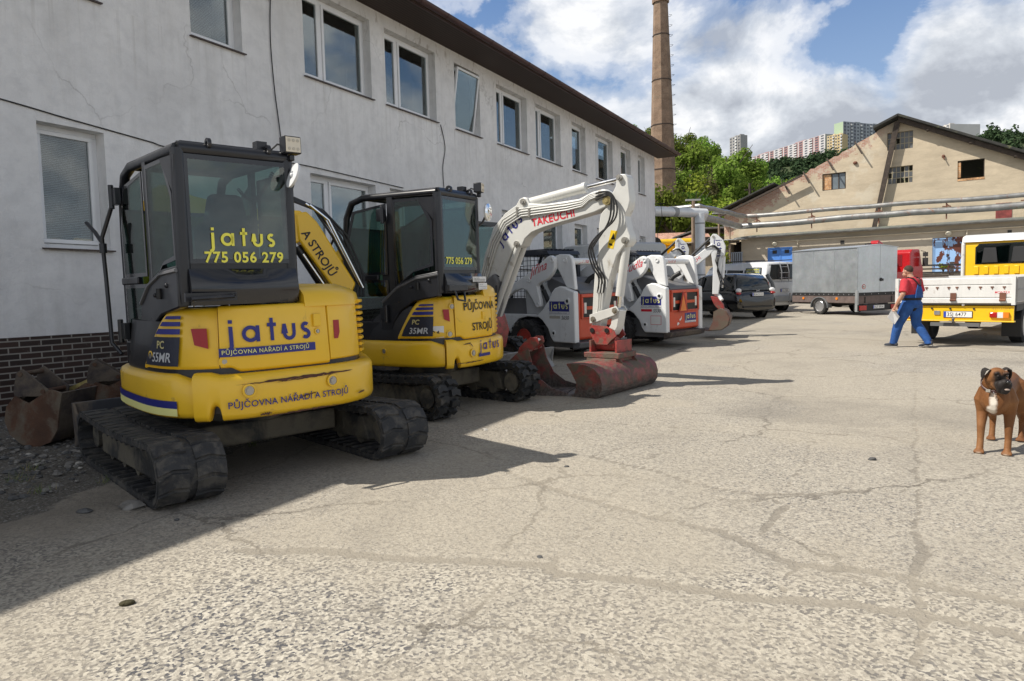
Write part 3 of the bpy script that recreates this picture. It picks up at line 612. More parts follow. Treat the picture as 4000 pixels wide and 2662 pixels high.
mb=MB(); mb.bx(b_-.04,b_,4.05,4.12,c_,d_); mb.bx(a+.16,b_-.04,4.05,4.12,d_-.04,d_);mb.build('window_frame',wood,S)
mb=MB(); mb.bx(a,b_,3.98,4.0,c_-.12,c_-.0); mb.build('sill',OB,S)
mat('rust',(.16,.07,.045),.9,var=.4); MB().ball((-5.0,3.95,8.35),(.13,.1,.1),8,6).build('wall_stub',MATS['rust'],S); mb=MB(); mb.ball((-.35,3.95,8.15),(.09,.09,.1),8,6); mb.cyl((-.33,3.93,8.1),(-.3,3.8,7.95),.03,n=8); mb.build('wall_stub',MATS['rust'],S)
mb=MB(); mb.bx(2.2,2.95,3.97,3.995,4.35,5.2); mb.build('red_panel',mat('faded red',(.22,.05,.045),.8,var=.4,vs=4),S)
# lean-to in front of the gable
Lt=thing('lean_to','low grey rendered lean-to with long gutter and blue steel doors in front of the gable','building',23.52,38,-33,z=.76,tilt=False)
holes_=[(-9.33,-7.90,1.36,3.22),(-.71,.71,1.36,3.24),(1.12,2.24,2.6,3.27)]
mb=MB(); strips(mb,lambda x:3.86,-10.9,12,holes_,0,[],.2); mb.bx(-10.9,-10.7,.01,3.9,0,3.86); mb.build('wall',LEAN,Lt)
mb=MB(); mb.prism([(-.35,3.88),(-.35,3.95),(3.98,4.35),(3.98,4.25)],'x',-11.1,12.2); mb.build('roof',mat('sheet roof grey',(.15,.165,.165),.6,var=.3,dirt=((.28,.33,.16),.3,1.)),Lt)
mb=MB(); mb.prism([(-.5+.09*math.cos(R(180+180*k/8)),3.92+.1*math.sin(R(180+180*k/8))) for k in range(9)],'x',-11.2,12.2)
for k in range(15): mb.prism([(-.5+.1*math.cos(R(180+180*q/8)),3.925+.115*math.sin(R(180+180*q/8))) for q in range(9)],'x',-11+k*1.55,-10.95+k*1.55)
mb.build('gutter',mat('zinc gutter',(.20,.20,.19),.6,var=.3),Lt)
mb=MB(); 
for x0,x1 in ((-9.1,-.7),(-.7,12)): mb.cyl((x0,-.06,3.56),(x1,-.06,3.56),.035,n=8)
mb.cyl((.86,-.06,3.53),(.86,-.06,2.45),.035,n=8); mb.cyl((-7.6,-.06,3.53),(-7.6,-.06,3.1),.03,n=8); mb.bx(.78,.94,-.1,0,2.38,2.5); mb.bx(-7.7,-7.5,-.1,0,3.5,3.6); mb.build('conduit',mat('cream conduit',(.62,.56,.44),.6),Lt)
for x in (.03,-8.9): 
    mb=MB(); mb.lathe([(0,.02),(0,.14),(-.08,.15),(-.14,.10),(-.17,.02)],(x,-.02,3.44),'y',16); mb.build('wall_lamp',mat('lamp cream',(.6,.56,.45),.4),Lt)
mb=MB(); mb.bx(-5.27,-5.07,-.02,.0,3.2,3.4); mb.bx(2.62,2.8,-.02,.0,3.15,3.42); mb.build('vent',mat('vent dark',(.04,.04,.04),.8),Lt)
bluem,nt,b=newmat('blue steel'); L=nt.links; v=coords(nt); c=ramp(nt,noise(nt,v,1.5,6),[(.3,(.16,.36,.72)),(.7,(.22,.44,.80))])
b.inputs['Roughness'].default_value=.45; bluem2=bluem.copy(); bluem2.name='blue steel clean'
L.new(c,b.inputs['Base Color'])
nt2=bluem2.node_tree; nt2.links.new(nt2.nodes['Color Ramp'].outputs[0],nt2.nodes['Principled BSDF'].inputs['Base Color'])
for n_ in nt2.nodes:
    if n_.type=='VALTORGB': n_.color_ramp.elements[0].color=(.08,.24,.68,1); n_.color_ramp.elements[1].color=(.11,.30,.78,1)
for n_ in nt.nodes:
    if n_.type=='VALTORGB': n_.color_ramp.elements[0].color=(.27,.47,.78,1); n_.color_ramp.elements[1].color=(.36,.56,.86,1)
sp=nd(nt,'ShaderNodeSeparateXYZ'); L.new(v,sp.inputs[0]); mr=nd(nt,'ShaderNodeMapRange'); mr.inputs[1].default_value=-.9; mr.inputs[2].default_value=.55; L.new(sp.outputs[0],mr.inputs[0])
rn=noise(nt,coords(nt,'Object',(1,1,.7)),3.0,8,.6); rf=ramp(nt,math_(nt,'ADD',rn,math_(nt,'MULTIPLY_ADD',mr.outputs[0],.17,-.06)),[(.54,0),(.56,1)])
L.new(mixc(nt,rf,c,(.12,.035,.02)),b.inputs['Base Color'])
def ddoor(x0,x1,mm,lab,yy=.08):
    mb=MB(); mb.bx(x0,x1,yy-.05,yy+.03,3.15,3.22); mb.bx(x0,x0+.06,yy-.05,yy+.03,1.36,3.15); mb.bx(x1-.06,x1,yy-.05,yy+.03,1.36,3.15); D=mb.build('door',mm,Lt)
    xm=(x0+x1)/2
    for a,b_ in ((x0+.065,xm-.008),(xm+.008,x1-.065)):
        lf=MB(); lf.bx(a,b_,yy,yy+.02,1.38,3.14); lf.bx(a,a+.05,yy-.02,yy,1.38,3.14); lf.bx(b_-.05,b_,yy-.02,yy,1.38,3.14); lf.build('leaf',mm,D)
    return D
D1=ddoor(-.71,.71,bluem,'rusty'); MB().bx(-.06,-.0,-.02,.055,2.2,2.35).build('handle',MATS['iron'],D1)
D2=ddoor(-9.33,-7.90,bluem2,''); MB().bx(-9.05,-8.8,.05,.075,2.85,3.05).bx(-8.35,-8.1,.05,.075,2.85,3.05).build('vent',MATS['vent dark'],D2)
mb=MB(); mb.bx(1.12,2.24,.06,.1,2.6,3.27); mb.build('window',MATS['vent dark'],Lt); mb=MB(); 
for k in range(7): mb.tube([(1.2+k*.16,0.03,2.65),(1.28+k*.16,.03,3.22)],.01,4)
mb.build('window_bars',ifr,Lt)
# loading platform with coping stones
conc=mat('old concrete',(.30,.27,.23),.95,var=.3,vs=2,bump=(8,.6)); 
P_=thing('loading_platform','long concrete loading platform with crumbling edge below the blue doors','platform',23.52,38,-33,z=.76,tilt=False)
mb=MB(); mb.bx(-6.2,12,-1.6,-.01,-.3,1.28); mb.build('platform_body',conc,P_,bevel=.03)
mb=MB(); x=-6.2
while x<12: w_=random.uniform(.35,.7); mb.bx(x,x+w_-.02,-1.66,-1.3,1.283,1.283+random.uniform(.05,.11)); x+=w_
mb.build('coping',mat('coping stone',(.24,.22,.19),.95,var=.3),P_,bevel=.02)
# annex and canopy
An=thing('canopy_shed','small cement shed under a thin white corrugated canopy at the left end of the lean-to','shed',23.52,38,-33,z=.76,tilt=False)
mb=MB(); mb.bx(-14.2,-11.62,-1.4,1.5,0,3.62); mb.build('wall',mat('shed render',(.40,.33,.24),.95,var=.25,vs=1.5,bump=(6,.5)),An)
mb=MB()
for k in range(34):
    x=-14.5+k*.118; mb.prism([(-2.2,3.66+.018*(k%2)+.045*(k/34)),(-2.2,3.685+.018*(k%2)+.045*(k/34)),(1.6,3.92),(1.6,3.89)],'x',x,x+.117)
mb.build('corrugated_roof',mat('roof white',(.62,.63,.62),.6,var=.15),An)
mb=MB(); mb.bx(-14.2,-10.5,-2.0,-1.9,3.52,3.64); mb.bx(-11.6,-10.6,1.4,1.5,0,3.8); mb.build('beam',wood,An)
mb=MB(); mb.bx(-11.6,-10.55,1.0,1.05,0,3.6); mb.build('back_wall',mat('dark recess',(.06,.05,.045),.95),An)
mb=MB()
for k in range(9): mb.bx(-11.55+k*.12,-11.49+k*.12,-1.2,-1.15,.3,2.95)
mb.bx(-11.58,-10.5,-1.21,-1.14,2.95,3.0); mb.build('slat_gate',mat('gate blue grey',(.30,.34,.40),.6),An)
# pipe lines on brackets
zinc=mat('pipe zinc',(.33,.33,.32),.42,metal=.7,var=.2,vs=2.5,dirt=((.22,.10,.06),.22,2.2)); 
def lag(name,pts,r,lab,cat='pipe'):
    T=thing(name,lab,cat,0,0,0,z=0,tilt=False,group='insulated pipes along the workshop'); PP=[]
    for i in range(len(pts)-1):
        n_=max(2,int((Vector(pts[i+1])-Vector(pts[i])).length/1.1))
        for k in range(n_): PP.append(Vector(pts[i]).lerp(Vector(pts[i+1]),k/n_)+Vector((0,0,.03*math.sin(i*3+k*1.1))))
    PP.append(Vector(pts[-1])); MB().tube(PP,r,14).build('pipe_jacket',zinc,T)
    mb=MB()
    for k in range(1,len(PP)-1): d=(PP[k+1]-PP[k-1]).normalized(); mb.cyl(PP[k]-d*.02,PP[k]+d*.02,r*1.035,n=14)
    mb.build('jacket_seam',mat('seam',(.3,.3,.3),.5,metal=.4),T); return T
SM=Matrix.Translation((23.52,38,.76))@Matrix.Rotation(R(-33),4,'Z')
def sh(x,y,z): return tuple(SM@Vector((x,y,z)))
lag('steam_pipe',[sh(12,1,5.16),sh(3.3,1,5.26),sh(-4,1,5.32),sh(-10.9,1,5.34),(11.99,40,5.92),(9.37,35,5.63),(8.15,36,5.67),(7.0,36.5,5.74)],.13,'upper silver pipe with rust patches running above the lean-to roof')
lag('steam_pipe',[sh(12,1,4.63),sh(3.3,1,4.73),sh(-3,1,4.78),sh(-11.2,1,4.72),(12.6,41,5.35),(10.17,37,5.29)],.185,'lower thicker silver pipe with sagging jacket above the lean-to roof')
T=thing('pipe_brackets','rusty iron brackets carrying the two silver pipes over the lean-to','bracket',23.52,38,-33,z=.76,tilt=False)
for x in (-10.2,-7.0,-3.4,-.1,3.4,7): MB().tube([(x,1,4.3),(x,1,5.2)],.035,6).tube([(x,1,5.1),(x+.4,1,4.75)],.03,6).tube([(x-.2,1.0,4.98),(x+.2,1,4.98)],.03,6).build('bracket',MATS['rust'],T)
wp=mat('duct white',(.70,.72,.73),.4,metal=.2,var=.08)
T=thing('white_duct','fat pale pipe leaving the corner of the white building and turning down','duct',0,0,0,z=0,tilt=False)
MB().tube([(6.55,32.3,5.15),(7.92,33,5.16),(9.3,33.5,5.12)],.22,16).build('horizontal_duct',wp,T); MB().tube([(8.96,33.3,5.1),(8.97,33.3,.7)],.23,16).build('down_duct',wp,T)
mb=MB(); 
for z in (4.6,3.4,2.2): mb.cyl((8.965,33.3,z),(8.965,33.3,z+.06),.24,n=16)
mb.cyl((7.5,32.8,5.16),(7.8,32.93,5.16),.228,n=16); mb.build('clamp',mat('clamp grey',(.3,.31,.31),.5),T)
for i,(x,y,z1,r,lab) in enumerate([(8.86,34.2,5.8,.09,'weathered wooden post with a white cap beside the fat pale duct'),(11.9,40.3,5.8,.06,'thin wooden post carrying the pipe bend behind the canopy shed'),(13.2,42.5,5.3,.05,'thin short post near the brick corner of the workshop')]):
    T=thing('wooden_post',lab,'post',x,y,0); MB().cyl((0,0,0),(0,0,z1-SL*y),r,n=8).build('pole',mat('post wood',(.30,.22,.16),.9,var=.3,vs=5),T)
    MB().bx(-.35,.35,-.06,.06,z1-SL*y,z1-SL*y+.08).build('cross_arm',mat('arm grey',(.45,.45,.44),.8),T)
T=thing('wooden_post','dark utility pole standing against the green hillside behind the workshop roof','post',17.15,50.5,0,z=.9,tilt=False); MB().cyl((0,0,0),(0,0,8.1),.12,.09,n=8).build('pole',wood,T); MB().bx(-.35,.35,-.05,.05,7.6,7.7).build('cross_arm',wood,T)
# low tiled house and hut behind
tile=brickmat('roof tile',(.42,.22,.15),(.55,.33,.25),(.2,.12,.09),.3,.18)
T=thing('tiled_outbuilding','low cream outbuilding with a pale red tiled roof at the foot of the chimney','building',14.2,63,-5,z=1.0,tilt=False)
MB().bx(-4,3.5,0,5,0,4.7).build('wall',mat('cream wall',(.58,.46,.30),.9),T); MB().prism([(-.5,4.62),(-.5,4.78),(2.6,5.9),(5.5,4.8),(5.5,4.6),(2.6,5.75)],'x',-4.3,3.8).build('roof',tile,T)
T=thing('timber_hut','old hut with a low grey felt roof half hidden by bushes','hut',16.2,57,-8,z=1.0,tilt=False)
MB().bx(-2.6,4,0,4,0,4.8).build('wall',mat('hut boards',(.09,.075,.06),.9,var=.4,vs=6),T); MB().prism([(-3.0,4.75),(-3.0,4.85),(-.9,5.55),(1.4,5.55),(4.4,4.75),(4.4,4.65),(1.4,5.42),(-.9,5.42)],'y',-.4,4.5).build('roof',mat('felt grey',(.2,.19,.18),.9,var=.3),T)
# ================================================================ hills, woods, housing blocks
def hz(x,y):
    """terrain height"""
    b=.92+ max(0,y-76)*0
    # near slope: ridge falls away to the right
    t=max(0,min(1,(y-70)/55)); r=17.5-max(0,min(14,x-22))*.3-max(0,x-36)*.75; r=max(2,min(18.5,r))*max(0,min(1,(x+60)/60))
    h=b+t*t*(3-2*t)*r
    t2=max(0,min(1,(y-170)/280)); az=x/max(y,1)
    f=.172+ .008*math.sin(az*14)+(.028 if az>.62 else 0)*min(1,max(0,(az-.62)/.06))
    h=max(h,b+t2*t2*(3-2*t2)*(f*450))
    return h+ (1.2*mn.noise(Vector((x*.03,y*.03,0))) if y>76 else 0)
ax=[R(-45)+R(95)*i/60 for i in range(61)]; ys_=list(np.linspace(76,180,16))+list(np.linspace(200,460,14))+[600,900,1200,1500]
mb=MB(); vs_=[]; fs_=[]
for y in ys_:
    for a in ax: x=math.tan(a)*y; vs_.append((x,y,(hz(x,min(y,460))-(0 if y<=460 else 14)) if y>76 else .8))
n_=len(ax)
for j_ in range(len(ys_)-1):
    for i in range(n_-1): fs_.append((j_*n_+i,j_*n_+i+1,(j_+1)*n_+i+1,(j_+1)*n_+i))
mb.add(vs_,fs_,True); tag(mb.build('hills',mat('hill soil',(.045,.06,.02),.95,var=.4,vs=.2)),kind='structure')
def leafmat(name,a,b_,tr=.35):
    m=bpy.data.materials.new(name); m.use_nodes=True; nt=m.node_tree; nt.nodes.clear(); L=nt.links
    o=nd(nt,'ShaderNodeOutputMaterial'); g=nd(nt,'ShaderNodeNewGeometry'); oi=nd(nt,'ShaderNodeObjectInfo')
    c=ramp(nt,g.outputs['Random Per Island'],[(0,a),(1,b_)])
    hs=nd(nt,'ShaderNodeHueSaturation'); L.new(c,hs.inputs['Color']); L.new(math_(nt,'MULTIPLY_ADD',oi.outputs['Random'],.045,.475),hs.inputs['Hue']); L.new(math_(nt,'MULTIPLY_ADD',oi.outputs['Random'],.7,.65),hs.inputs['Value'])
    d=nd(nt,'ShaderNodeBsdfDiffuse'); t=nd(nt,'ShaderNodeBsdfTranslucent'); L.new(hs.outputs[0],d.inputs[0]); L.new(hs.outputs[0],t.inputs[0])
    mx=nd(nt,'ShaderNodeMixShader'); mx.inputs[0].default_value=tr; L.new(d.outputs[0],mx.inputs[1]); L.new(t.outputs[0],mx.inputs[2]); L.new(mx.outputs[0],o.inputs[0]); return m
LF=[leafmat('leaf spring',(.17,.26,.03),(.36,.44,.08)),leafmat('leaf mid',(.12,.20,.03),(.24,.34,.07)),leafmat('leaf olive',(.18,.19,.08),(.30,.29,.14))]
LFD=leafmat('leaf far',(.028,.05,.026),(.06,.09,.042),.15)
bark=mat('bark',(.10,.085,.07),.95,var=.3,vs=3)
def crown(mb,c,rad,n,s,squash=.85,clumps=9):
    cl=[]
    for k in range(clumps):
        u=Vector((random.gauss(0,1),random.gauss(0,1),random.gauss(0,.8))); u.normalize(); r=random.uniform(.25,.78)
        cl.append((Vector((u.x*rad*r,u.y*rad*r,u.z*rad*squash*r+.05*rad)),rad*random.uniform(.26,.5)))
    for i in range(n):
        cc,cr=cl[i%clumps]; u=Vector((random.gauss(0,1),random.gauss(0,1),random.gauss(0,1))); u.normalize()
        p_=Vector(c)+cc+u*cr*(random.random()**.35); nrm=(u+Vector((random.gauss(0,.5),random.gauss(0,.5),random.gauss(.35,.5)))).normalized()
        t=nrm.cross(Vector((random.random(),random.random(),random.random()))).normalized(); w_=nrm.cross(t); k=s*random.uniform(.6,1.3)
        mb.add([p_-t*k-w_*k*.5,p_+t*k*.2-w_*k,p_+t*k+w_*k*.3,p_-t*k*.2+w_*k],[(0,1,2,3)])
def tree_proto(h,rad,n,s,lm,name,bare=False):
    t=bpy.data.objects.new(name,None); C.objects.link(t)
    mb=MB(); pts=[(0,0,0),(.05*h*random.uniform(-1,1)*.3,.1,h*.3),(.04*h*random.uniform(-1,1),.0,h*.62),(0,.05*h*random.uniform(-1,1),h*.85)]
    mb.tube(pts,[h*.022,h*.018,h*.011,h*.004],7)
    for k in range(9 if not bare else 26):
        a=random.random()*6.28; z0=h*random.uniform(.28,.7); l=rad*random.uniform(.5,1.0); p0=Vector((0,0,z0)); d=Vector((math.cos(a)*l,math.sin(a)*l,l*random.uniform(.5,1.2)))
        mb.tube([p0,p0+d*.5+Vector((0,0,-.1*l)),p0+d],[h*.008,h*.005,h*.002],5)
    mb.build('trunk',bark,t)
    mb=MB(); crown(mb,(0,0,h*.64),rad,n,s,h*.38/rad,11); mb.build('crown',lm,t); return t
PR=[tree_proto(9,2.9,2600,.145,LF[0],'deciduous_tree'),tree_proto(11,3.2,2900,.15,LF[1],'deciduous_tree'),tree_proto(8,2.6,2300,.14,LF[0],'deciduous_tree'),tree_proto(12,2.8,2700,.145,LF[1],'deciduous_tree'),tree_proto(10,2.4,900,.12,LF[2],'deciduous_tree',True)]
used=[False]*5; pos=[]; tries=0
while len(pos)<190 and tries<6000:
    tries+=1; y=random.uniform(78,128); a=random.uniform(.165,.50); x=a*y
    if any((x-p_[0])**2+(y-p_[1])**2<(2.45+ (y-78)*.015)**2 for p_ in pos): continue
    if a>.46 and y>115: continue
    pos.append((x,y))
pos.sort(key=lambda p_:p_[0]/p_[1])
for i,(x,y) in enumerate(pos):
    k=random.choice((0,0,1,2,2,3,4) if not .21<x/y<.27 else (0,1,4,4,3)); o=PR[k] if not used[k] else copy_tree(PR[k]); used[k]=True
    sc=random.uniform(.8,1.2); o.matrix_world=Matrix.Translation((x,y,hz(x,y)-.3))@Matrix.Rotation(random.random()*6.28,4,'Z')@Matrix.Diagonal((sc,sc,sc*random.uniform(.9,1.1),1))
    tag(o,{0:'bright spring green leafy tree on the slope behind the chimney',1:'deeper green leafy tree on the slope behind the chimney',2:'low bright green bushy tree on the slope behind the chimney',3:'tall mid green tree on the slope behind the chimney',4:'thin olive tree with bare grey twigs on the slope behind the chimney'}[k],'tree',group='trees on the near green slope, '+('bright','deep','bushy','tall','olive')[k]+' kind')
for k in range(5):
    if not used[k]:
        for ch in list(PR[k].children): bpy.data.objects.remove(ch)
        bpy.data.objects.remove(PR[k])
# far wood
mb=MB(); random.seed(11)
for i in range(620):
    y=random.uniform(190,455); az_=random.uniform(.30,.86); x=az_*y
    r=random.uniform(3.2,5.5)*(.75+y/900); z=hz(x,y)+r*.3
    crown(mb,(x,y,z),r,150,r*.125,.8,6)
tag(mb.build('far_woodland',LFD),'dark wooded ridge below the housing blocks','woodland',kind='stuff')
# housing blocks on the ridge
def facade(name,c1,c2,win=(.09,.10,.12)):
    return None
def block(name,lab,A,Bp,ztop,zb,colw,col2,nst,nb,depth=14,stripe=None,gable=None):
    A=Vector((*A,0));Bq=Vector((*Bp,0)); d=Bq-A; ln=d.length; ang=math.atan2(d.y,d.x)
    T=thing(name,lab,'apartment block',A.x,A.y,math.degrees(ang),group=None,z=zb,tilt=False); h=ztop-zb
    base=mat('block '+name+str(colw),colw,.8,var=.06,vs=.05); MB().bx(0,ln,0,depth,0,h).build('wall',base if gable is None else mat('gable '+str(gable),gable,.8),T)
    pm=mat('panel '+str(col2),col2,.8); wm=mat('far window',(.07,.08,.10),.3); wh=mat('far white',(.62,.62,.62),.8)
    mb=MB(); MB().bx(-.05,ln+.05,-.3,-.05,0,h+.3).build('front',base,T)
    for i in range(nb):
        if i%3!=1: mb.bx(ln*(i+.12)/nb,ln*(i+.88)/nb,-.55,-.31,0,h)
    mb.build('facade_panel',pm,T); mb=MB()
    ml=MB()
    for i in range(nb):
        for j_ in range(nst):
            x0=ln*(i+.25)/nb; x1=ln*(i+.75)/nb; z=h*(j_+.3)/nst; y=-.6 if i%3!=1 else -.34
            mb.bx(x0,x1,y-.06,y,z,z+h/nst*.5)
            if i%3==2: ml.bx(x0-.2,x1+.2,y-1.0,y-.07,z-h/nst*.28,z+.02*h)
    mb.build('window',wm,T)
    if ml.v: ml.build('balcony',wh,T)
    MB().bx(ln*.3,ln*.42,3,9,h,h+2).build('roof_house',pm,T); MB().bx(ln*.7,ln*.8,3,9,h,h+2).build('roof_house',pm,T); return T
def bk(name,lab,pl,yl,pr,yr,hb,*a,**k):
    l=at(pl[0],pl[1],yl); r=at(pr[0],pr[1],yr); T=block(name,lab,l[:2],r[:2],r[2],min(l[2],r[2])-hb,*a,**k); return T
bk('housing_block','long red and white striped housing block on the ridge',(2860,572),1130,(3224,524),930,26,(.52,.50,.50),(.36,.20,.19),8,20)
bk('tower_block','grey tower block with white top edge, leftmost on the ridge',(2851,533),900,(2893,527),880,40,(.36,.35,.34),(.30,.29,.28),11,4,depth=10)
bk('housing_block','yellow and cream housing block between the red and the green grey one',(3231,527),905,(3292,522),890,26,(.55,.42,.22),(.60,.50,.33),7,6)
bk('housing_block','grey housing block with pale green end wall behind the workshop roof',(3293,509),900,(3470,492),930,28,(.38,.40,.42),(.24,.25,.28),9,14,gable=(.36,.46,.32))
bk('housing_block','white housing block with a red roof edge right of the gable peak',(3664,487),880,(3712,485),860,22,(.66,.62,.58),(.5,.48,.46),5,3,depth=40)
bk('housing_block','low grey housing block peeping over the right roof slope',(3600,494),900,(3662,494),900,20,(.42,.44,.46),(.36,.37,.38),5,4,depth=12)
# ================================================================ shared machine pieces
YEL=mat('machine yellow',(.86,.53,.022),.34,var=.05,vs=2,dirt=((.30,.20,.06),.10,5),coat=.35,spec=.5)
BLK=mat('machine black',(.012,.013,.017),.32,var=.2,vs=4,dirt=((.10,.095,.085),.10,3),coat=.15)
BLKG=mat('gloss black panel',(.010,.011,.015),.16,var=.1,dirt=((.07,.065,.06),.12,3),coat=.5)
RUB=mat('track rubber',(.028,.029,.031),.75,var=.3,vs=6,dirt=((.085,.079,.07),.46,9),bump=(40,.25))
RUBC=mat('track rubber clean',(.020,.021,.022),.7,var=.3,vs=6,dirt=((.10,.09,.075),.30,4),bump=(40,.2))
FRM=mat('muddy frame',(.035,.036,.036),.8,var=.3,dirt=((.14,.125,.095),.55,2.6),bump=(18,.5))
CHR=mat('chrome rod',(.75,.75,.75),.12,metal=1,var=.03); BOLT=mat('bolt',(.42,.40,.36),.4,metal=.8)
HOSE=mat('hose black',(.016,.016,.017),.5); NAVY=mat('sticker navy',(.018,.022,.20),.4,var=.05); NAVD=mat('sticker dark',(.012,.016,.035),.4,var=.05)
PALE=mat('sticker lemon',(.80,.78,.30),.5,var=.05); REDL=mat('red reflector',(.35,.012,.015),.3,var=.1); STW=mat('sticker white',(.75,.75,.73),.5,var=.04)
YTX=mat('sticker yellow',(.85,.80,.10),.5,var=.02); SILV=mat('sticker silver',(.50,.52,.54),.4); GOLD=mat('sticker gold',(.62,.55,.25),.4); TBLK=mat('sticker black',(.012,.012,.012),.5); RTX=mat('sticker red',(.62,.02,.04),.5)
SCUF=mat('bare scuff',(.085,.035,.02),.75,var=.4,vs=30)
CG=glass('cab glass',(.34,.48,.44),.09); LENS=mat('lamp lens',(.70,.64,.52),.15,var=.05); SEAT=mat('seat black',(.025,.026,.028),.7,var=.2)
MIR=mat('mirror',(.85,.87,.9),.02,metal=1,var=0)
def track(P,xc,w,hl,r,m,lug=.03,pitch=.128,name='rubber_track',bolt=True,duty=.31):
    """endless rubber belt: flat runs between two wheels"""
    Lr=2*hl+math.pi*r; tot=2*(2*hl)+2*math.pi*r
    def pos(s,off=0):
        s%=tot
        if s<2*hl: y=-hl+s; return (y,2*r+off-.035*math.sin(math.pi*s/(2*hl)) ,0)
        s-=2*hl
        if s<math.pi*r: a=s/r; return (hl+(r+off)*math.sin(a),r+(r+off)*math.cos(a),a)
        s-=math.pi*r
        if s<2*hl: return (hl-s,-off,math.pi)
        s-=2*hl; a=s/r; return (-hl-(r+off)*math.sin(a),r-(r+off)*math.cos(a),math.pi+a)
    mb=MB(); n=96; rg=[]
    for i in range(n):
        s=tot*i/n; y0,z0,_=pos(s,-lug); y1,z1,_=pos(s,-lug-.035); rg.append([(xc-w/2,y0,z0),(xc+w/2,y0,z0),(xc+w/2,y1,z1),(xc-w/2,y1,z1)])
    mb.rings(rg,False,False,True)
    k=int(tot/pitch); pt=tot/k
    for i in range(k):
        for sd in (-1,1):
            s=pt*(i+(.5 if sd>0 else 0)); xa,xb=(xc+sd*.025,xc+sd*(w/2-.004))
            q=[]
            for (ds,of,e) in ((-duty-.03,-lug,0),(-duty+.03,0,0),(duty-.03,0,0),(duty+.03,-lug,0)):
                for xx,sk in ((xa,.0),((xa+xb)/2,.12),(xb,-.12)):
                    y,z,_=pos(s+(ds+sk)*pt,of); q.append((xx,y,z))
            fs=[(a*3+b_,a*3+b_+1,a*3+b_+4,a*3+b_+3) for a in range(3) for b_ in range(2)]+[(0,3,6,9),(2,11,8,5)]
            if sd<0: fs=[f_[::-1] for f_ in fs]
            mb.add(q,fs,False)
        y0,z0,_=pos(pt*i,-lug-.036); y1,z1,_=pos(pt*i+.03,-lug-.036); y2,z2,_=pos(pt*i,-lug-.055); y3,z3,_=pos(pt*i+.03,-lug-.055)
        mb.add([(xc-w/2+.01,y0,z0),(xc-w/2+.01,y1,z1),(xc-w/2+.01,y3,z3),(xc-w/2+.01,y2,z2),(xc+w/2-.01,y0,z0),(xc+w/2-.01,y1,z1),(xc+w/2-.01,y3,z3),(xc+w/2-.01,y2,z2)],[(0,1,2,3),(7,6,5,4),(2,6,7,3),(0,3,7,4),(1,5,6,2)])
    return mb.build(name,m,P)
def under(P,wid,tw,hl,r,m,fr=FRM,lug=.03):
    for sd in (-1,1):
        xc=sd*(wid/2-tw/2); track(P,xc,tw,hl,r,m,lug,duty=.40 if lug<.02 else .31)
        f=MB(); xa,xb=xc-tw*.28,xc+tw*.28
        f.prism([(-hl*.80,r*.55),(-hl*.70,r*1.45),(hl*.55,r*1.55),(hl*.78,r*1.2),(hl*.78,r*.5)],'x',xa,xb); f.build('track_frame',fr,P,bevel=.015)
        for y in (-hl,hl):
            g=MB(); g.lathe([(-.09,.03),(-.09,r-.10),(-.05,r-.085),(.05,r-.085),(.09,r-.10),(.09,.03)],(xc,y,r),'x',24); g.lathe([(-.13,.02),(-.13,r*.45),(.13,r*.45),(.13,.02)],(xc,y,r),'x',18); g.build('sprocket' if y<0 else 'idler',fr,P)
        for k in range(4):
            y=-hl*.6+k*hl*.4; MB().lathe([(-.1,.01),(-.1,.065),(.1,.065),(.1,.01)],(xc,y,.135),'x',14).build('roller',fr,P)
        f=MB(); f.bx(min(xc,xc-sd*tw*.3),max(xc,xc-sd*tw*.3),-hl*.35,hl*.35,r*.8,r*1.7); f.build('side_beam',fr,P)
    f=MB(); f.prism([(-.36,r*.9),(.36,r*.9),(.36,r*1.7),(-.36,r*1.7)],'x',-(wid/2-tw),(wid/2-tw)); f.cyl((0,0,r*1.6),(0,0,.62),.36,n=24); f.build('centre_frame',fr,P,bevel=.02)
def blade(P,wid,y,z0,z1,m,arm_y,name='dozer_blade'):
    b=MB(); pr=[(y-.02,z1),(y+.05,z1),(y-.03,(z0+z1)/2),(y+.06,z0),(y-.0,z0),(y-.09,(z0+z1)/2)]
    b.prism(pr,'x',-wid/2,wid/2); 
    for x in (-wid/2,wid/2-.02): b.prism([(y-.16,z0+.05),(y-.16,z1-.12),(y-.03,z1),(y+.05,z1),(y+.0,z0)],'x',x-.001,x+.021)
    for x in (-.42,.36): b.prism([(arm_y,.28),(arm_y,.38),(y-.05,z0+.24),(y-.05,z0+.1)],'x',x,x+.07)
    b.build(name,m,P,bevel=.008)
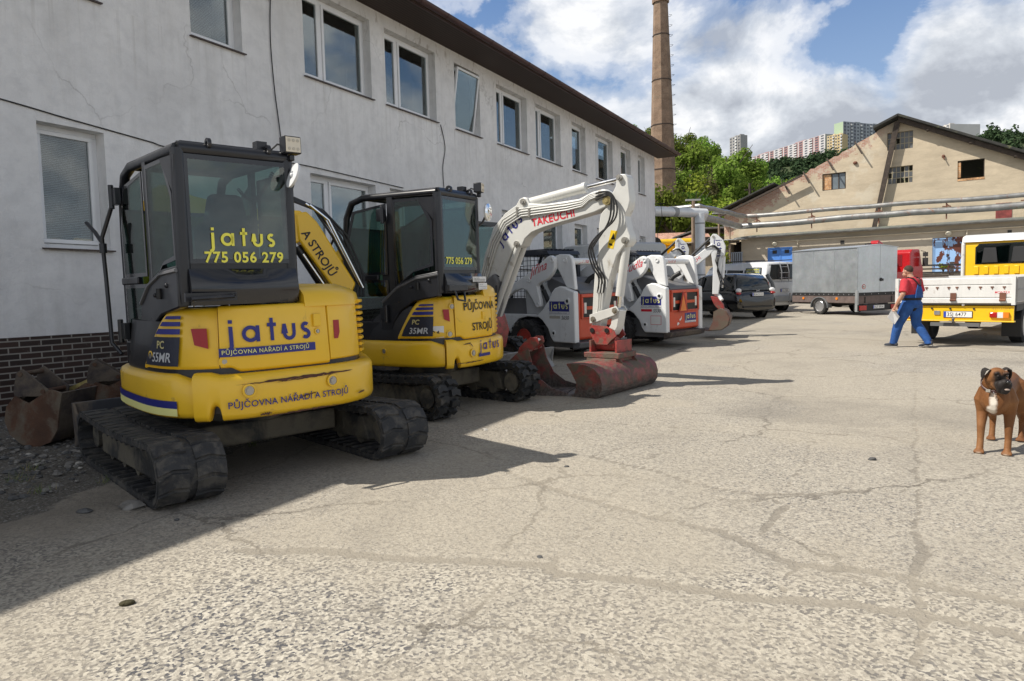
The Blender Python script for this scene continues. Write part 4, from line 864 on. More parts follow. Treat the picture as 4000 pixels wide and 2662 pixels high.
class Shell:
    def __init__(s,rx,ry,n=2.8): s.rx,s.ry,s.n=rx,ry,n
    def p(s,th,k=1):
        c,q=math.cos(R(th)),math.sin(R(th)); e=2/s.n
        return (s.rx*k*math.copysign(abs(c)**e,c),s.ry*k*math.copysign(abs(q)**e,q))
    def tx(s,x): return 360-math.degrees(math.acos(math.copysign(min(1,abs(x)/s.rx)**(s.n/2),x)))
    def tyl(s,y): return 180-math.degrees(math.asin(math.copysign(min(1,abs(y)/s.ry)**(s.n/2),y)))
    def tyr(s,y): return 360+math.degrees(math.asin(math.copysign(min(1,abs(y)/s.ry)**(s.n/2),y)))
    def yrear(s,x,k=1): return -s.ry*k*max(0,1-(abs(x)/(s.rx*k))**s.n)**(1/s.n)
    def panel(s,a0,a1,zb,zt,k=1,th=.05,n=40,bev=.03,taper=0,mb=None,zr=.87):
        zb_=zb if callable(zb) else (lambda a:zb); zt_=zt if callable(zt) else (lambda a:zt); rg=[]
        for i in range(n+1):
            a=a0+(a1-a0)*i/n; b0,t0=zb_(a),zt_(a); h=max(.02,t0-b0); bv=min(bev,h/3); row=[]
            for z,kk in ((b0,k-bv*.9),(b0+bv*.35,k-bv*.25),(b0+bv,k),(b0+h*.5,k),(t0-bv,k),(t0-bv*.35,k-bv*.25),(t0,k-bv*.9),(t0,k-bv-th),(b0,k-bv-th)):
                x,y=s.p(a,kk-taper*max(0,z-zr)); row.append((x,y,z))
            rg.append(row)
        mb=mb or MB(); mb.rings(rg,True,True); return mb
def cabin(P,x0,x1,y0,y1,z0,z1,front_round=.0,seat=True,side_arch=None,zr=1.66):
    """operator's cab; left side x0, rear y0, floor z0, roof z1, sill of rear window zr"""
    r=.042; f=MB()
    # roof rim and posts
    rim=[(x0+.02,y0+.02,z1-.03),(x1-.02,y0+.02,z1-.03),(x1-.02,y1-front_round-.02,z1-.03)]
    f.tube([(x0+r,y0+r,1.38),(x0+r-.01,y0+r-.01,zr),(x0+r,y0+r,z1-.05)],.05,10); f.tube([(x1-r,y0+r,1.38),(x1-r,y0+r,z1-.05)],.05,10)
    for x in (x0+r,x1-r): f.tube([(x,y0+r,z1-.045),(x,y1-.30,z1-.03),(x,y1-.12,z1-.08),(x,y1-.03,z1-.25),(x,y1,z1-.6),(x,y1,z0+.0)],.04,8)
    f.tube([(x0+r,y0+r,z1-.045),(x1-r,y0+r,z1-.045)],.05,10); f.tube([(x0+r,y1-.3,z1-.03),(x1-r,y1-.3,z1-.03)],.03,8)
    ym=y0+.62*(y1-y0)-.18
    f.bx(x0+.01,x0+.05,ym-.04,ym+.04,z0,z1-.05); f.bx(x1-.05,x1-.01,ym-.03,ym+.03,z0,z1-.05)
    f.bx(x0+.02,x1-.02,y0+.02,y0+.06,zr-.03,zr+.02); f.bx(x0+.02,x1-.02,y1-.04,y1,z0,z0+.35)
    f.add([(x0-.001,y0+.0,z1-.1),(x0-.001,y0+.30,z1-.09),(x0-.001,y0+.02,z1-.4),(x0+.03,y0+.0,z1-.1),(x0+.03,y0+.30,z1-.09),(x0+.03,y0+.02,z1-.4)],[(0,2,1),(3,4,5),(1,2,5,4),(0,3,5,2),(0,1,4,3)])
    FR=f.build('cab_frame',BLK,P)
    rf=MB(); rf.prism([(x0+.03,z1-.03),(x0+.06,z1+.01),(x1-.06,z1+.01),(x1-.03,z1-.03)],'y',y0+.03,y1-.3); rf.build('roof',BLK,P,bevel=.01)
    for x in (x0+.28*(x1-x0),x0+.78*(x1-x0)): g=MB(); g.lathe([(-.012,.018),(-.012,.04),(.012,.04),(.012,.018)],(x,y0+.01,z1+.0),'x',14,close=True); g.build('lifting_eye',BLK,P)
    # glazing with black printed edge
    yg=y0+.005
    def pane(poly,ax,v,t,b,name):
        cx=sum(p_[0] for p_ in poly)/len(poly); cy=sum(p_[1] for p_ in poly)/len(poly)
        inn=[(p_[0]+(b if p_[0]<cx else -b),p_[1]+(b if p_[1]<cy else -b)) for p_ in poly]
        g=MB(); g.prism(inn,ax,v,v+t); G=g.build(name,CG,P)
        e=MB(); 
        n=len(poly)
        def Q(p_,d): return (d,p_[0],p_[1]) if ax=='x' else (p_[0],d,p_[1])
        for i in range(n):
            j_=(i+1)%n; e.add([Q(poly[i],v-.001),Q(poly[j_],v-.001),Q(inn[j_],v-.001),Q(inn[i],v-.001),Q(poly[i],v+t+.001),Q(poly[j_],v+t+.001),Q(inn[j_],v+t+.001),Q(inn[i],v+t+.001)],[(0,1,2,3),(7,6,5,4),(0,4,5,1),(1,5,6,2),(2,6,7,3),(3,7,4,0)])
        e.build('glass_edge',BLKG,G); return G
    pane([(x0+.06,zr+.01),(x1-.03,zr+.01),(x1-.03,z1-.085),(x0+.06,z1-.085)],'y',yg,.006,.035,'rear_window')
    A=side_arch
    pane([(y0+.09,A[0]),(y0+.09+(ym-y0-.13)*.5,A[1]),(ym-.05,A[2]),(ym-.05,z1-.09),(y0+.25,z1-.09),(y0+.09,z1-.36)],'x',x0+.002,.006,.03,'side_window')
    pane([(ym+.05,z0+.62),(y1-.05,z0+.62),(y1-.05,z1-.5),(y1-.16,z1-.18),(ym+.05,z1-.12)],'x',x0+.002,.006,.03,'door_window')
    pane([(ym+.05,z0+.08),(y1-.05,z0+.08),(y1-.05,z0+.56),(ym+.05,z0+.56)],'x',x0+.002,.006,.03,'door_window')
    pane([(y0+.12,zr+.05),(ym-.05,zr+.05),(ym-.05,z1-.14),(y0+.12,z1-.14)],'x',x1-.01,.006,.03,'side_window')
    pane([(ym+.05,zr-.3),(y1-.06,zr-.3),(y1-.06,z1-.4),(ym+.05,z1-.14)],'x',x1-.01,.006,.03,'side_window')
    pane([(x0+.07,z0+.36),(x1-.07,z0+.36),(x1-.07,z1-.35),(x0+.07,z1-.35)],'y',y1-.012,.006,.03,'windscreen')
    # rear wall below the window, bowed
    rw=MB(); rg=[]
    for i in range(11):
        t=i/10; x=x0+.05+(x1-x0-.08)*t; bow=.06*math.sin(math.pi*t)
        rg.append([(x,y0-.02-bow*.2,zr-.03),(x,y0-.05-bow,zr-.12),(x,y0-.06-bow,zr-.2),(x,y0-.02-bow,z0 if z0>1.2 else 1.37),(x,y0+.07,1.37),(x,y0+.07,zr-.03)])
    rw.rings(rg,True,True); rw.build('rear_panel',BLKG,P)
    fl=MB(); fl.bx(x0+.12,x1-.03,y0+.42,y1-.03,.92 if z0<1 else z0,.96 if z0<1 else z0+.04); fl.build('cab_floor',BLK,P)
    # seat and controls
    sx=(x0+x1)/2-.02; s_=MB(); s_.bx(sx-.22,sx+.22,y0+.25,y0+.72,z0+.38,z0+.52); st=s_.build('seat',SEAT,P,bevel=.05,seg=3)
    s_=MB(); s_.prism([(sx-.22,z0+.5),(sx-.24,z0+.95),(sx-.16,z0+1.02),(sx-.12,z0+1.22),(sx+.12,z0+1.22),(sx+.16,z0+1.02),(sx+.24,z0+.95),(sx+.22,z0+.5)],'y',y0+.16,y0+.27); s_.build('seat_back',SEAT,P,bevel=.04,seg=3)
    for x in (sx-.3,sx+.3): s_=MB(); s_.bx(x-.06,x+.06,y0+.5,y0+.85,z0+.3,z0+.66); s_.tube([(x,y0+.78,z0+.64),(x,y0+.8,z0+.78),(x,y0+.79,z0+.92)],[.045,.022,.034],8); s_.build('control_lever',SEAT,P)
    co=[]; 
    for i in range(150):
        t=i/149; b0=Vector((x0+.55*(x1-x0),y0+.1,z0+1.25+.0)); e0=Vector((x1-.12,y0+.10,z1-.15)); c_=b0.lerp(e0,t); c_.z-=.16*math.sin(math.pi*t)*(1-.4*t)
        a=i*1.25; co.append(c_+Vector((.013*math.cos(a),.013*math.sin(a),.013*math.sin(a))))
    MB().tube(co,.0045,4).build('coiled_cable',HOSE,P)
    return FR
def worklight(P,x,y,z,s=.075,ry=0):
    M=Matrix.Translation((x,y,z))@Matrix.Rotation(R(ry),4,'Z'); o=MB(); o.bx(-s,s,-.02,.075,-s*.95,s*.95,M); o.bx(-.02,.02,.0,.05,-s-.05,-s,M); W=o.build('work_light',BLK,P,bevel=.01)
    MB().bx(-s*.84,s*.84,-.026,-.0205,-s*.8,s*.8,M).build('lens',LENS,W)
    l=MB()
    for i in (-1,0,1):
        for j_ in (-1,1): a=M@Vector((i*s*.5,-.027,j_*s*.45)); l.cyl(a,a-(M.to_3x3()@Vector((0,.003,0))),s*.17,n=10)
    l.build('led',mat('led',(.5,.46,.38),.2),W); return W
def bolt(P,mp,u,v,r=.022,m=YEL):
    c=Vector(mp(u,v)); e=.01; du=(Vector(mp(u+e,v))-c).normalized(); dv=(Vector(mp(u,v+e))-c).normalized(); n=du.cross(dv); 
    o=MB(); c0=c-n*.004
    rg=[]
    for rr,h in ((r*2.1,.0),(r*2.1,.006),(r*1.55,.008),(r*1.35,-.001)):
        rg.append([tuple(c0+(du*math.cos(k*.3927)+dv*math.sin(k*.3927))*rr+n*h) for k in range(16)])
    o.rings(rg,False,True); o.build('bolt_cup',m,P); b_=MB(); b_.cyl(c0-n*.004,c0+n*.012,r,n=6); b_.cyl(c0-n*.004,c0+n*.004,r*1.4,n=14); b_.build('bolt',BOLT,P)
def brand(mp0): return mp0
def sheet(P,name,poly,mp,m,off=0):
    return letter(name,refine((poly,[tuple(range(len(poly)))]),.08),m,P,mp)
# ================================================================ yellow excavators
def yellow(rzu,kind):
    big=kind==55
    if big: T=thing('mini_excavator','large yellow mini excavator nearest the camera with phone number on its rear window','excavator',-2.33,6.16,43,group='yellow mini excavators')
    else: T=thing('mini_excavator','smaller yellow mini excavator standing behind the nearest one, round mirror at its cab corner','excavator',-1.05,8.75,50,group='yellow mini excavators')
    U=T; Mu=Matrix.Rotation(R(rzu),4,'Z')
    before=set(bpy.data.objects)
    Sx=Shell(.91,.98,3.1) if big else Shell(.765,.845,3.0)
    kx=1 if big else .82
    ZS,ZC,ZD=(.52,.87,1.35) if big else (.52,.84,1.33)
    seam=Sx.tx(-.72*kx); dl=Sx.tx(-.575*kx); dr=Sx.tx(.33*kx); 
    core=MB(); core.rings([[(*Sx.p(a,k_),z) for a in range(0,360,8)] for z,k_ in ((ZS+.03,.86),(ZS+.04,.92),(ZC+.02,.93),(ZD-.1,.88),(ZD-.05,.6))],True,True); core.build('body_core',BLK,T)
    notch_c=Sx.tx(-.60*kx)
    def zbn(a): 
        d=abs(a-notch_c); return ZS+(.11*math.sqrt(max(0,1-(d/3.4)**2)) if d<3.4 else 0)
    Sx.panel(Sx.tyl(.62*kx),seam-.7,ZS+.02,lambda a:ZC-.0-.05*max(0,min(1,(a-(seam-14))/14)),1.0,n=44,bev=.05).build('left_skirt',YEL,T)
    def ztc(a):
        t=(a-seam); return ZC-.005+ (.0 if t<3 else 0)-.02*max(0,min(1,(t-9)/6))*max(0,min(1,(Sx.tyr(-.4)-a-6)/8))+.012
    Sx.panel(seam+.5,Sx.tyr(-.28*kx),zbn,ztc,1.035,n=130,bev=.05).build('counterweight',YEL,T)
    Sx.panel(Sx.tyr(-.26*kx),Sx.tyr(.62*kx),ZS+.02,ZC,.99,n=20,bev=.04).build('right_skirt',YEL,T)
    a0=Sx.tyl(-.16*kx); aT=Sx.tyl(-.62*kx)
    def ztl(a):
        t=max(0,min(1,(a-a0)/(aT-a0))); return ZC+.05+(ZD-ZC-.05)*math.sin(t*math.pi/2)**.75
    Sx.panel(a0,dl-.5,ZC+.02,ztl,.945,n=50,bev=.035,taper=.10).build('left_cover',YEL,T)
    Dk=.955; Sx.panel(dl+.35,dr-.4,lambda a:ZC+.03-.035*max(0,min(1,(a-dl-6)/5)),ZD+.01,Dk,n=40,bev=.03,taper=.06).build('engine_door',YEL,T)
    # right cover, upright part with air slots, and rounded hood
    rc=Sx.panel(dr+.2,Sx.tx(.70*kx),ZC+.02,ZD+.02,.955,n=24,bev=.02,taper=.04)
    e0=Sx.tx(.71*kx); e1=Sx.tyr(-.05*kx); nb=8
    for k in range(nb+1):
        z=ZC+.05+(ZD-ZC-.06)*k/nb; Sx.panel(e0,e1,z,z+.026,.975,n=14,bev=.008,mb=rc)
    Sx.panel(e1,Sx.tyr(.6*kx),ZC+.02,ZD+.02,.955,n=14,bev=.02,mb=rc)
    rc.build('right_cover',YEL,T,)
    hd=MB(); x0h=.12*kx
    def hp(th,k_): x,y=Sx.p(th,k_); return (max(x,x0h),y)
    ths=[Sx.tx(.36*kx)+ (Sx.tyr(.6*kx)-Sx.tx(.36*kx))*i/22 for i in range(23)]
    rg=[]
    for z,k_ in ((ZD-.02,.95),(ZD+.07,.93),(ZD+.11,.88),(ZD+.155,.76),(ZD+.165,.4)):
        rg.append([(*hp(t,k_),z) for t in ths]+[(x0h,Sx.p(ths[-1],k_)[1],z),(x0h,Sx.p(ths[0],k_)[1],z)])
    hd.rings(rg,True,True); hd.build('engine_hood',YEL,T)
    sl_=MB(); sl_.prism([(x0h-.16,-Sx.ry*.80),(x0h-.001,-Sx.ry*.80),(x0h-.001,0),(x0h-.16,0)],'z',ZD-.03,ZD+.09); sl_.build('side_box',BLK,T,bevel=.02)
    # surface maps for stickers
    rearm=lambda x,z,k_:(lambda u,v:(x+u,Sx.yrear(x+u,k_-(.06*max(0,z+v-.87) if k_<1 else 0))-.006-.014*abs(x+u),z+v))
    def leftm(y,z,k_,sg=-1):
        def f(u,v):
            yy=y-u; x=-Sx.rx*k_*max(0,1-(abs(yy)/(Sx.ry*k_))**Sx.n)**(1/Sx.n); return (x-.007,yy,z+v)
        return f
    # cab
    if big:
        cx0,cx1,cy0,cy1=-.77,.12,-.83,.62; z1=2.53
        FR=cabin(T,cx0,cx1,cy0,cy1,.98,z1,side_arch=(1.70,1.67,1.50))
        sp_=[(cy0+.02,1.66),(-.45,1.64),(-.15,1.56),(.07,1.42),(.12,1.2),(.14,.88),(.02,.88),(-.03,1.05),(-.16,1.20),(-.4,1.30),(cy0+.02,1.36)]
    else:
        cx0,cx1,cy0,cy1=-.68,.15,-.72,.68; z1=2.53
        FR=cabin(T,cx0,cx1,cy0,cy1,.98,z1,side_arch=(1.68,1.62,1.45),zr=1.62)
        sp_=[(cy0+.02,1.62),(-.4,1.58),(-.12,1.48),(.10,1.32),(.13,1.1),(.14,.86),(.0,.86),(-.06,1.05),(-.16,1.18),(-.35,1.29),(cy0+.02,1.34)]
    m_=MB(); m_.prism(sp_,'x',cx0-.02,cx0+.05); SP=m_.build('side_panel',BLK,T,bevel=.012)
    c_=MB(); c_.tube([(cx0-.022,y_,z_-.035) for y_,z_ in sp_[:4]],.016,6); c_.build('panel_ridge',mat('worn black',(.12,.12,.125),.3),SP)
    c_=MB(); c_.tube([(cx0-.028,-.42,1.42),(cx0-.028,-.42,1.50)],.022,10); c_.build('latch_slot',TBLK,SP); MB().ball((cx0-.03,-.33,1.45),.018,8,6).ball((cx0-.02,-.58,1.52),.02,8,6).build('knob',BLK,SP)
    MB().bx(cx0-.01,cx0+.03,.16,cy1,.86,1.06).build('door_panel',BLK,T,bevel=.01); MB().bx(cx0-.012,cx0+.03,.16,cy1,1.54,1.60).build('door_panel',BLK,T,bevel=.01)
    for z in (2.28,1.15):
        h=MB(); h.bx(cx0-.05,cx0-.003,.02 if not big else .5,.12 if not big else .6,z-.07,z+.07); h.cyl((cx0-.05,.03 if not big else .6,z-.1),(cx0-.05,.03 if not big else .6,z+.1),.022,n=10); h.build('door_hinge',BLK,T,bevel=.005)
    hr=MB()
    if big: hr.tube([(cx0-.05,.62,.95),(cx0-.10,.70,1.05),(cx0-.10,.74,1.6),(cx0-.10,.78,1.95),(cx0-.04,.66,2.2)],.017,8); hr.tube([(cx0-.10,.77,1.9),(cx0-.13,.86,2.0),(cx0-.17,.96,2.09)],.017,8); hr.cyl((cx0-.1,.765,1.82),(cx0-.1,.765,1.9),.03,n=12)
    else: hr.tube([(cx0-.02,.68,1.2),(cx0-.06,.80,1.4),(cx0-.06,.84,1.95),(cx0-.02,.72,2.2)],.015,8)
    hr.build('grab_rail',BLK,T)
    # mirror at the rear right corner
    if big:
        a=MB(); a.tube([(cx1,cy0+.2,2.1),(cx1+.02,cy0+.02,2.36),(cx1+.0,cy0-.05,2.40),(cx1-.03,cy0-.1,2.36)],.02,8); a.build('mirror_arm',BLK,T)
        n=Vector((-.93,.1,.35)).normalized(); c0=Vector((cx1-.05,cy0-.12,2.33)); m_=MB(); m_.cyl(c0-n*.0,c0+n*.02,.095,.1,n=24); m_.ball(tuple(c0+n*.02),(.02,.02,.02),8,6); MR=m_.build('round_mirror',mat('mirror back',(.66,.67,.68),.35,var=.05),T)
    else:
        a=MB(); a.tube([(cx1,cy0+.1,2.1),(cx1+.07,cy0+.0,2.2),(cx1+.09,cy0-.05,2.3)],.014,8); a.build('mirror_arm',BLK,T)
        n=Vector((.15,-1,-.02)).normalized(); c0=Vector((cx1+.1,cy0-.07,2.32)); 
        m_=MB(); m_.cyl(c0-n*.02,c0,.105,.11,n=28); MR=m_.build('round_mirror',STW,T); 
        u_=n.cross(Vector((0,0,1))).normalized(); w_=u_.cross(n); rg=[]
        for rr,h in ((.102,.002),(.08,.010),(.05,.016),(.02,.019),(.001,.0195)): rg.append([tuple(c0+(u_*math.cos(k*.2618)+w_*math.sin(k*.2618))*rr+n*h) for k in range(24)])
        MB().rings(rg,False,True).build('mirror_glass',MIR,MR)
    worklight(T,cx1-.02 if big else cx1-.01,cy0-.04,z1+.05 if big else z1+.07,.07 if big else .06,0 if big else 15)
    o=MB(); o.bx(cx1-.26,cx1-.18,cy0+.05,cy0+.13,z1,z1+.07); o.tube([(cx1-.18,cy0+.09,z1+.05),(cx1-.14,cy0+.06,z1+.02),(cx1-.1,cy0+.04,z1+.06),(cx1-.06,cy0+.02,z1+.05)],.008,5); o.build('cable_box',BLK,T)
    # grab handle at the rear left below the cab
    g=MB(); g.bx(cx0-.02,cx0+.34,cy0-.13,cy0-.10,1.40,1.46); 
    if big: g.tube([(cx0+.02,cy0-.16,1.41),(cx0+.0,cy0-.19,1.42),(cx0+.28,cy0-.22,1.43),(cx0+.31,cy0-.16,1.44)],.013,6)
    else: g.tube([(cx0+.06,cy0-.14,1.40),(cx0+.08,cy0-.17,1.30),(cx0+.22,cy0-.17,1.28),(cx0+.25,cy0-.14,1.38)],.013,6)
    g.build('grab_handle',BLK,T)
    # stickers and lettering
    kl=.945
    if big:
        mp=rearm(-.50,1.085,Dk); letter('brand_lettering',refine(jatus2d(.121),.05),NAVY,T,mp)
        sheet(T,'slogan_bar',[(0,0),(.73,0),(.73,.062),(0,.062)],rearm(-.55,.985,Dk),NAVY)
        mp=lambda u,v:(lambda p_:(p_[0],p_[1]-.002,p_[2]))(rearm(-.535,1.003,Dk)(u,v)); letter('slogan_lettering',refine(txt2d('PŮJČOVNA NÁŘADÍ A STROJŮ',.0435,.006,sp=1.12),.06),PALE,T,mp)
        mp=rearm(-.55,.615,1.041); letter('slogan_lettering',refine(txt2d('PŮJČOVNA NÁŘADÍ A STROJŮ',.067,.012,sp=1.05),.06),NAVY,T,mp)
        for x,z in ((-.40,.735),(.27,.735)): bolt(T,rearm(x,z,1.041),0,0,.024)
        sheet(T,'reflector',[(0,0),(-.075,.03),(-.085,.15),(0,.15)],rearm(-.605,1.05,.945),REDL); sheet(T,'reflector',[(0,0),(.04,.0),(.06,.05),(.06,.15),(0,.15)],rearm(.36,1.06,.953),REDL)
        m_=MB(); m_.bx(.175,.24,Sx.yrear(.2,Dk)-.004,Sx.yrear(.2,Dk)+.02,1.17,1.27); m_.build('door_latch',YEL,T,bevel=.005); bolt(T,rearm(.21,1.13,Dk),0,0,.012)
        # bare metal scrapes: jagged patches following the edge
        def scrape(x0_,x1_,z0_,z1_,w_,seed,k_=1.041):
            random.seed(seed); n=26; up_=[];lo=[]
            for i in range(n+1):
                t=i/n; e_=math.sin(math.pi*t)**.5; up_.append(((x1_-x0_)*t,(z1_-z0_)*t+w_*e_*random.uniform(.2,1))); lo.append(((x1_-x0_)*t,(z1_-z0_)*t-w_*e_*random.uniform(.1,.8)))
            sheet(T,'scrape',up_+lo[::-1],rearm(x0_,z0_,k_),SCUF)
        scrape(-.43,.47,.785,.80,.017,3); scrape(-.2,.3,.775,.79,.008,9); scrape(-.3,.35,.527,.535,.010,4,1.03); scrape(-.33,-.24,.545,.55,.016,5,1.035); scrape(.52,.6,.60,.61,.014,6); scrape(-.50,.02,.785,.79,.004,8); scrape(-.02,.12,.64,.66,.012,12)
        # rear window lettering
        wp_=lambda x,z:(lambda u,v:(x+u,cy0-.003,z+v))
        letter('brand_lettering',jatus2d(.093),YTX,T,wp_(-.56,1.80)); letter('phone_lettering',txt2d('775 056 279',.108,.026,sp=1.1),YTX,T,wp_(-.60,1.68))
        g=MB(); n=Sx
    else:
        letter('slogan_lettering',refine(txt2d('PŮJČOVNA',.125,.016,sp=1.03),.06),TBLK,T,rearm(-.33,1.17,Dk)); letter('slogan_lettering',refine(txt2d('STROJŮ',.125,.016,sp=1.03),.06),TBLK,T,rearm(-.20,.93,Dk))
        letter('brand_lettering',refine(jatus2d(.082),.05),mat('sticker violet',(.07,.04,.22),.5),T,rearm(-.18,.70,1.041))
        sheet(T,'slogan_bar',[(0,0),(.24,0),(.24,.035),(0,.035)],rearm(-.2,.625,1.041),NAVY)
        sheet(T,'reflector',[(0,0),(-.05,.03),(-.055,.14),(0,.14)],rearm(-.50,1.05,.945),REDL)
        for x,z in ((-.30,.68),): bolt(T,rearm(x,z,1.041),0,0,.024)
        wp_=lambda x,z:(lambda u,v:(x+u,cy0-.003,z+v)); letter('phone_lettering',txt2d('775 056 279',.105,.018,sp=1.0),YTX,T,wp_(-.57,1.70))
        m_=MB(); m_.bx(.02,.08,Sx.yrear(.05,Dk)-.004,Sx.yrear(.05,Dk)+.02,1.05,1.14); m_.build('door_latch',YEL,T,bevel=.005)
        for (a,b_,c_,d_) in ((-.22,.06,1.49,1.55),(-.10,.08,1.40,1.475)):
            st=MB(); st.bx(a,b_,cy0-.125,cy0-.121,c_,d_); S_=st.build('notice',STW,T)
            for k in range(3): letter('notice_lettering',txt2d('ZÁKAZ VSTUPU' if k==0 else 'DO PRACOVNÍHO PROSTORU',(b_-a)/16,.0),TBLK,S_,wp2:=(lambda u,v,a=a,d_=d_,k=k,c_=c_:(a+.012+u,cy0-.1265,d_-.02-k*(d_-c_)*.28+v-.004)))
        def scrape(x0_,x1_,z0_,z1_,w_,seed,k_=1.041):
            random.seed(seed); n=20; up_=[];lo=[]
            for i in range(n+1):
                t=i/n; e_=math.sin(math.pi*t)**.5; up_.append(((x1_-x0_)*t,(z1_-z0_)*t+w_*e_*random.uniform(.2,1))); lo.append(((x1_-x0_)*t,(z1_-z0_)*t-w_*e_*random.uniform(.1,.8)))
            sheet(T,'scrape',up_+lo[::-1],rearm(x0_,z0_,k_),SCUF)
        scrape(-.45,-.33,.785,.80,.012,3); scrape(-.58,-.1,.575,.58,.010,4); scrape(-.36,-.30,.8,.75,.014,7)
    # side label: stripes above a dark model plate, cut to the curve of the cover
    y0l=.0 if big else .02
    s0=(-.28,-.645) if big else (-.20,-.56)
    def arcy(z): # front end of a stripe at height z follows the cover's arch
        t=max(0,min(1,(z-ZC-.05)/(ZD-ZC-.05)))**(1/.75); aa=a0+(aT-a0)*math.asin(t)/(math.pi/2); return Sx.p(aa,.945)[1]-.055
    zl=[(1.16,1.20),(1.22,1.252),(1.272,1.295)]
    if not big: zl=[(1.135,1.172),(1.19,1.22),(1.236,1.256)]
    zpl=1.14 if big else 1.115
    Rk=.945
    def lm(z): return leftm(0,z,Rk-.0)
    def tp(z): return .10*max(0,z-.87)
    def lface(poly,name,m_,off=0):
        return letter(name,refine((poly,[tuple(range(len(poly)))]),.05),m_,T,lambda u,v:(lambda k_:(-Sx.rx*k_*max(0,1-(abs(u)/(Sx.ry*k_))**Sx.n)**(1/Sx.n)-.010-off-.012*abs(u),u,v))(Rk-tp(v)+.002))
    ye=s0[1]
    lface([(ye,ZC+.055),(ye,zpl),(arcy(zpl),zpl),(arcy(ZC+.2),ZC+.2),(arcy(ZC+.12),ZC+.12),(arcy(ZC+.07)-.0,ZC+.055)],'model_plate',NAVD)
    for za,zb_ in zl: lface([(ye+.012*(za-1),za),(ye+.012*(zb_-1),zb_),(arcy(zb_),zb_),(arcy(za),za)],'stripe',NAVY)
    def ltext(s_,sz,y_,z_,m_,b_=.01,sh_=.15):
        vf=refine(txt2d(s_,sz,b_,sh_),.05); letter('model_lettering',vf,m_,T,lambda u,v:(lambda k_:(-Sx.rx*k_*max(0,1-(abs(y_-u)/(Sx.ry*k_))**Sx.n)**(1/Sx.n)-.014-.012*abs(y_-u),y_-u,z_+v))(Rk-tp(z_+v)+.002))
    if big:
        ltext('PC',.080,-.41,1.055,GOLD,.018,0); ltext('55MR',.098,-.345,.955,SILV,.016,.12)
        for y_,z_ in ((-.86,1.225),(-.86,.95),(-.30,.99)):
            bolt(T,lambda u,v,y_=y_,z_=z_:(lambda k_:(-Sx.rx*k_*max(0,1-(abs(y_-u)/(Sx.ry*k_))**Sx.n)**(1/Sx.n)-.008-.012*abs(y_-u),y_-u,z_+v))(Rk-tp(z_)),0,0,.02)
        for a,b_,m_ in ((.64,.695,NAVY),(.585,.64,PALE)):
            po=[(.5-i*.066,a-.02*(i/18)) for i in range(19)]+[(.5-i*.066,b_-.02*(i/18)) for i in range(18,-1,-1)]
            letter('side_stripe',refine((po,[tuple(range(len(po)))]),.08),m_,T,lambda u,v:(-Sx.rx*1.003*max(0,1-(abs(u)/(Sx.ry*1.003))**Sx.n)**(1/Sx.n)-.008,u,v))
            po=[(.2-i*.05,a-.02) for i in range(9)]+[(.2-i*.05,b_-.02) for i in range(8,-1,-1)]
            letter('side_stripe',refine((po,[tuple(range(len(po)))]),.08),m_,T,lambda u,v:(Sx.rx*.993*max(0,1-(abs(u)/(Sx.ry*.993))**Sx.n)**(1/Sx.n)+.008,u,v))
    else:
        ltext('PC',.075,-.32,1.03,GOLD,.016); ltext('35MR',.095,-.285,.925,SILV,.014)
        for y_,z_ in ((-.70,1.22),(-.70,.91)):
            bolt(T,lambda u,v,y_=y_,z_=z_:(lambda k_:(-Sx.rx*k_*max(0,1-(abs(y_-u)/(Sx.ry*k_))**Sx.n)**(1/Sx.n)-.008-.012*abs(y_-u),y_-u,z_+v))(Rk-tp(z_)),0,0,.02)
        bolt(T,leftm(.05,.72,1.0),0,0,.018)
        vf=refine(([(0,0),(.12,0),(.12,.13),(0,.13)],[(0,1,2,3)]),.04); mpx=lambda u,v:(lambda x_:(x_,Sx.yrear(x_,.93)-.012,.875+v))(-.66+u*.9)
        S_=letter('noise_label',vf,STW,T,mpx); letter('noise_lettering',refine(txt2d('94',.085,.004),.04),TBLK,S_,lambda u,v:(lambda p_:(p_[0],p_[1]-.003,p_[2]))(mpx(.02+u*.75,.02+v)))
    # turn the upper works, keep the undercarriage
    for o in set(bpy.data.objects)-before:
        if o.parent==T: o.matrix_basis=Mu@o.matrix_basis
    if big: under(T,2.2,.46,.92,.228,RUB,lug=.016)
    else: under(T,1.74,.32,.85,.245,RUBC,lug=.042)
    return T
E1=yellow(0,55)
E2=yellow(10,35)
# sticker on the track beam
MB().bx(.30,.36,-.55,-.548,.30,.36)
def armplane(o,rz):
    M=Matrix.Translation(o)@Matrix.Rotation(R(rz),4,'Z'); return M
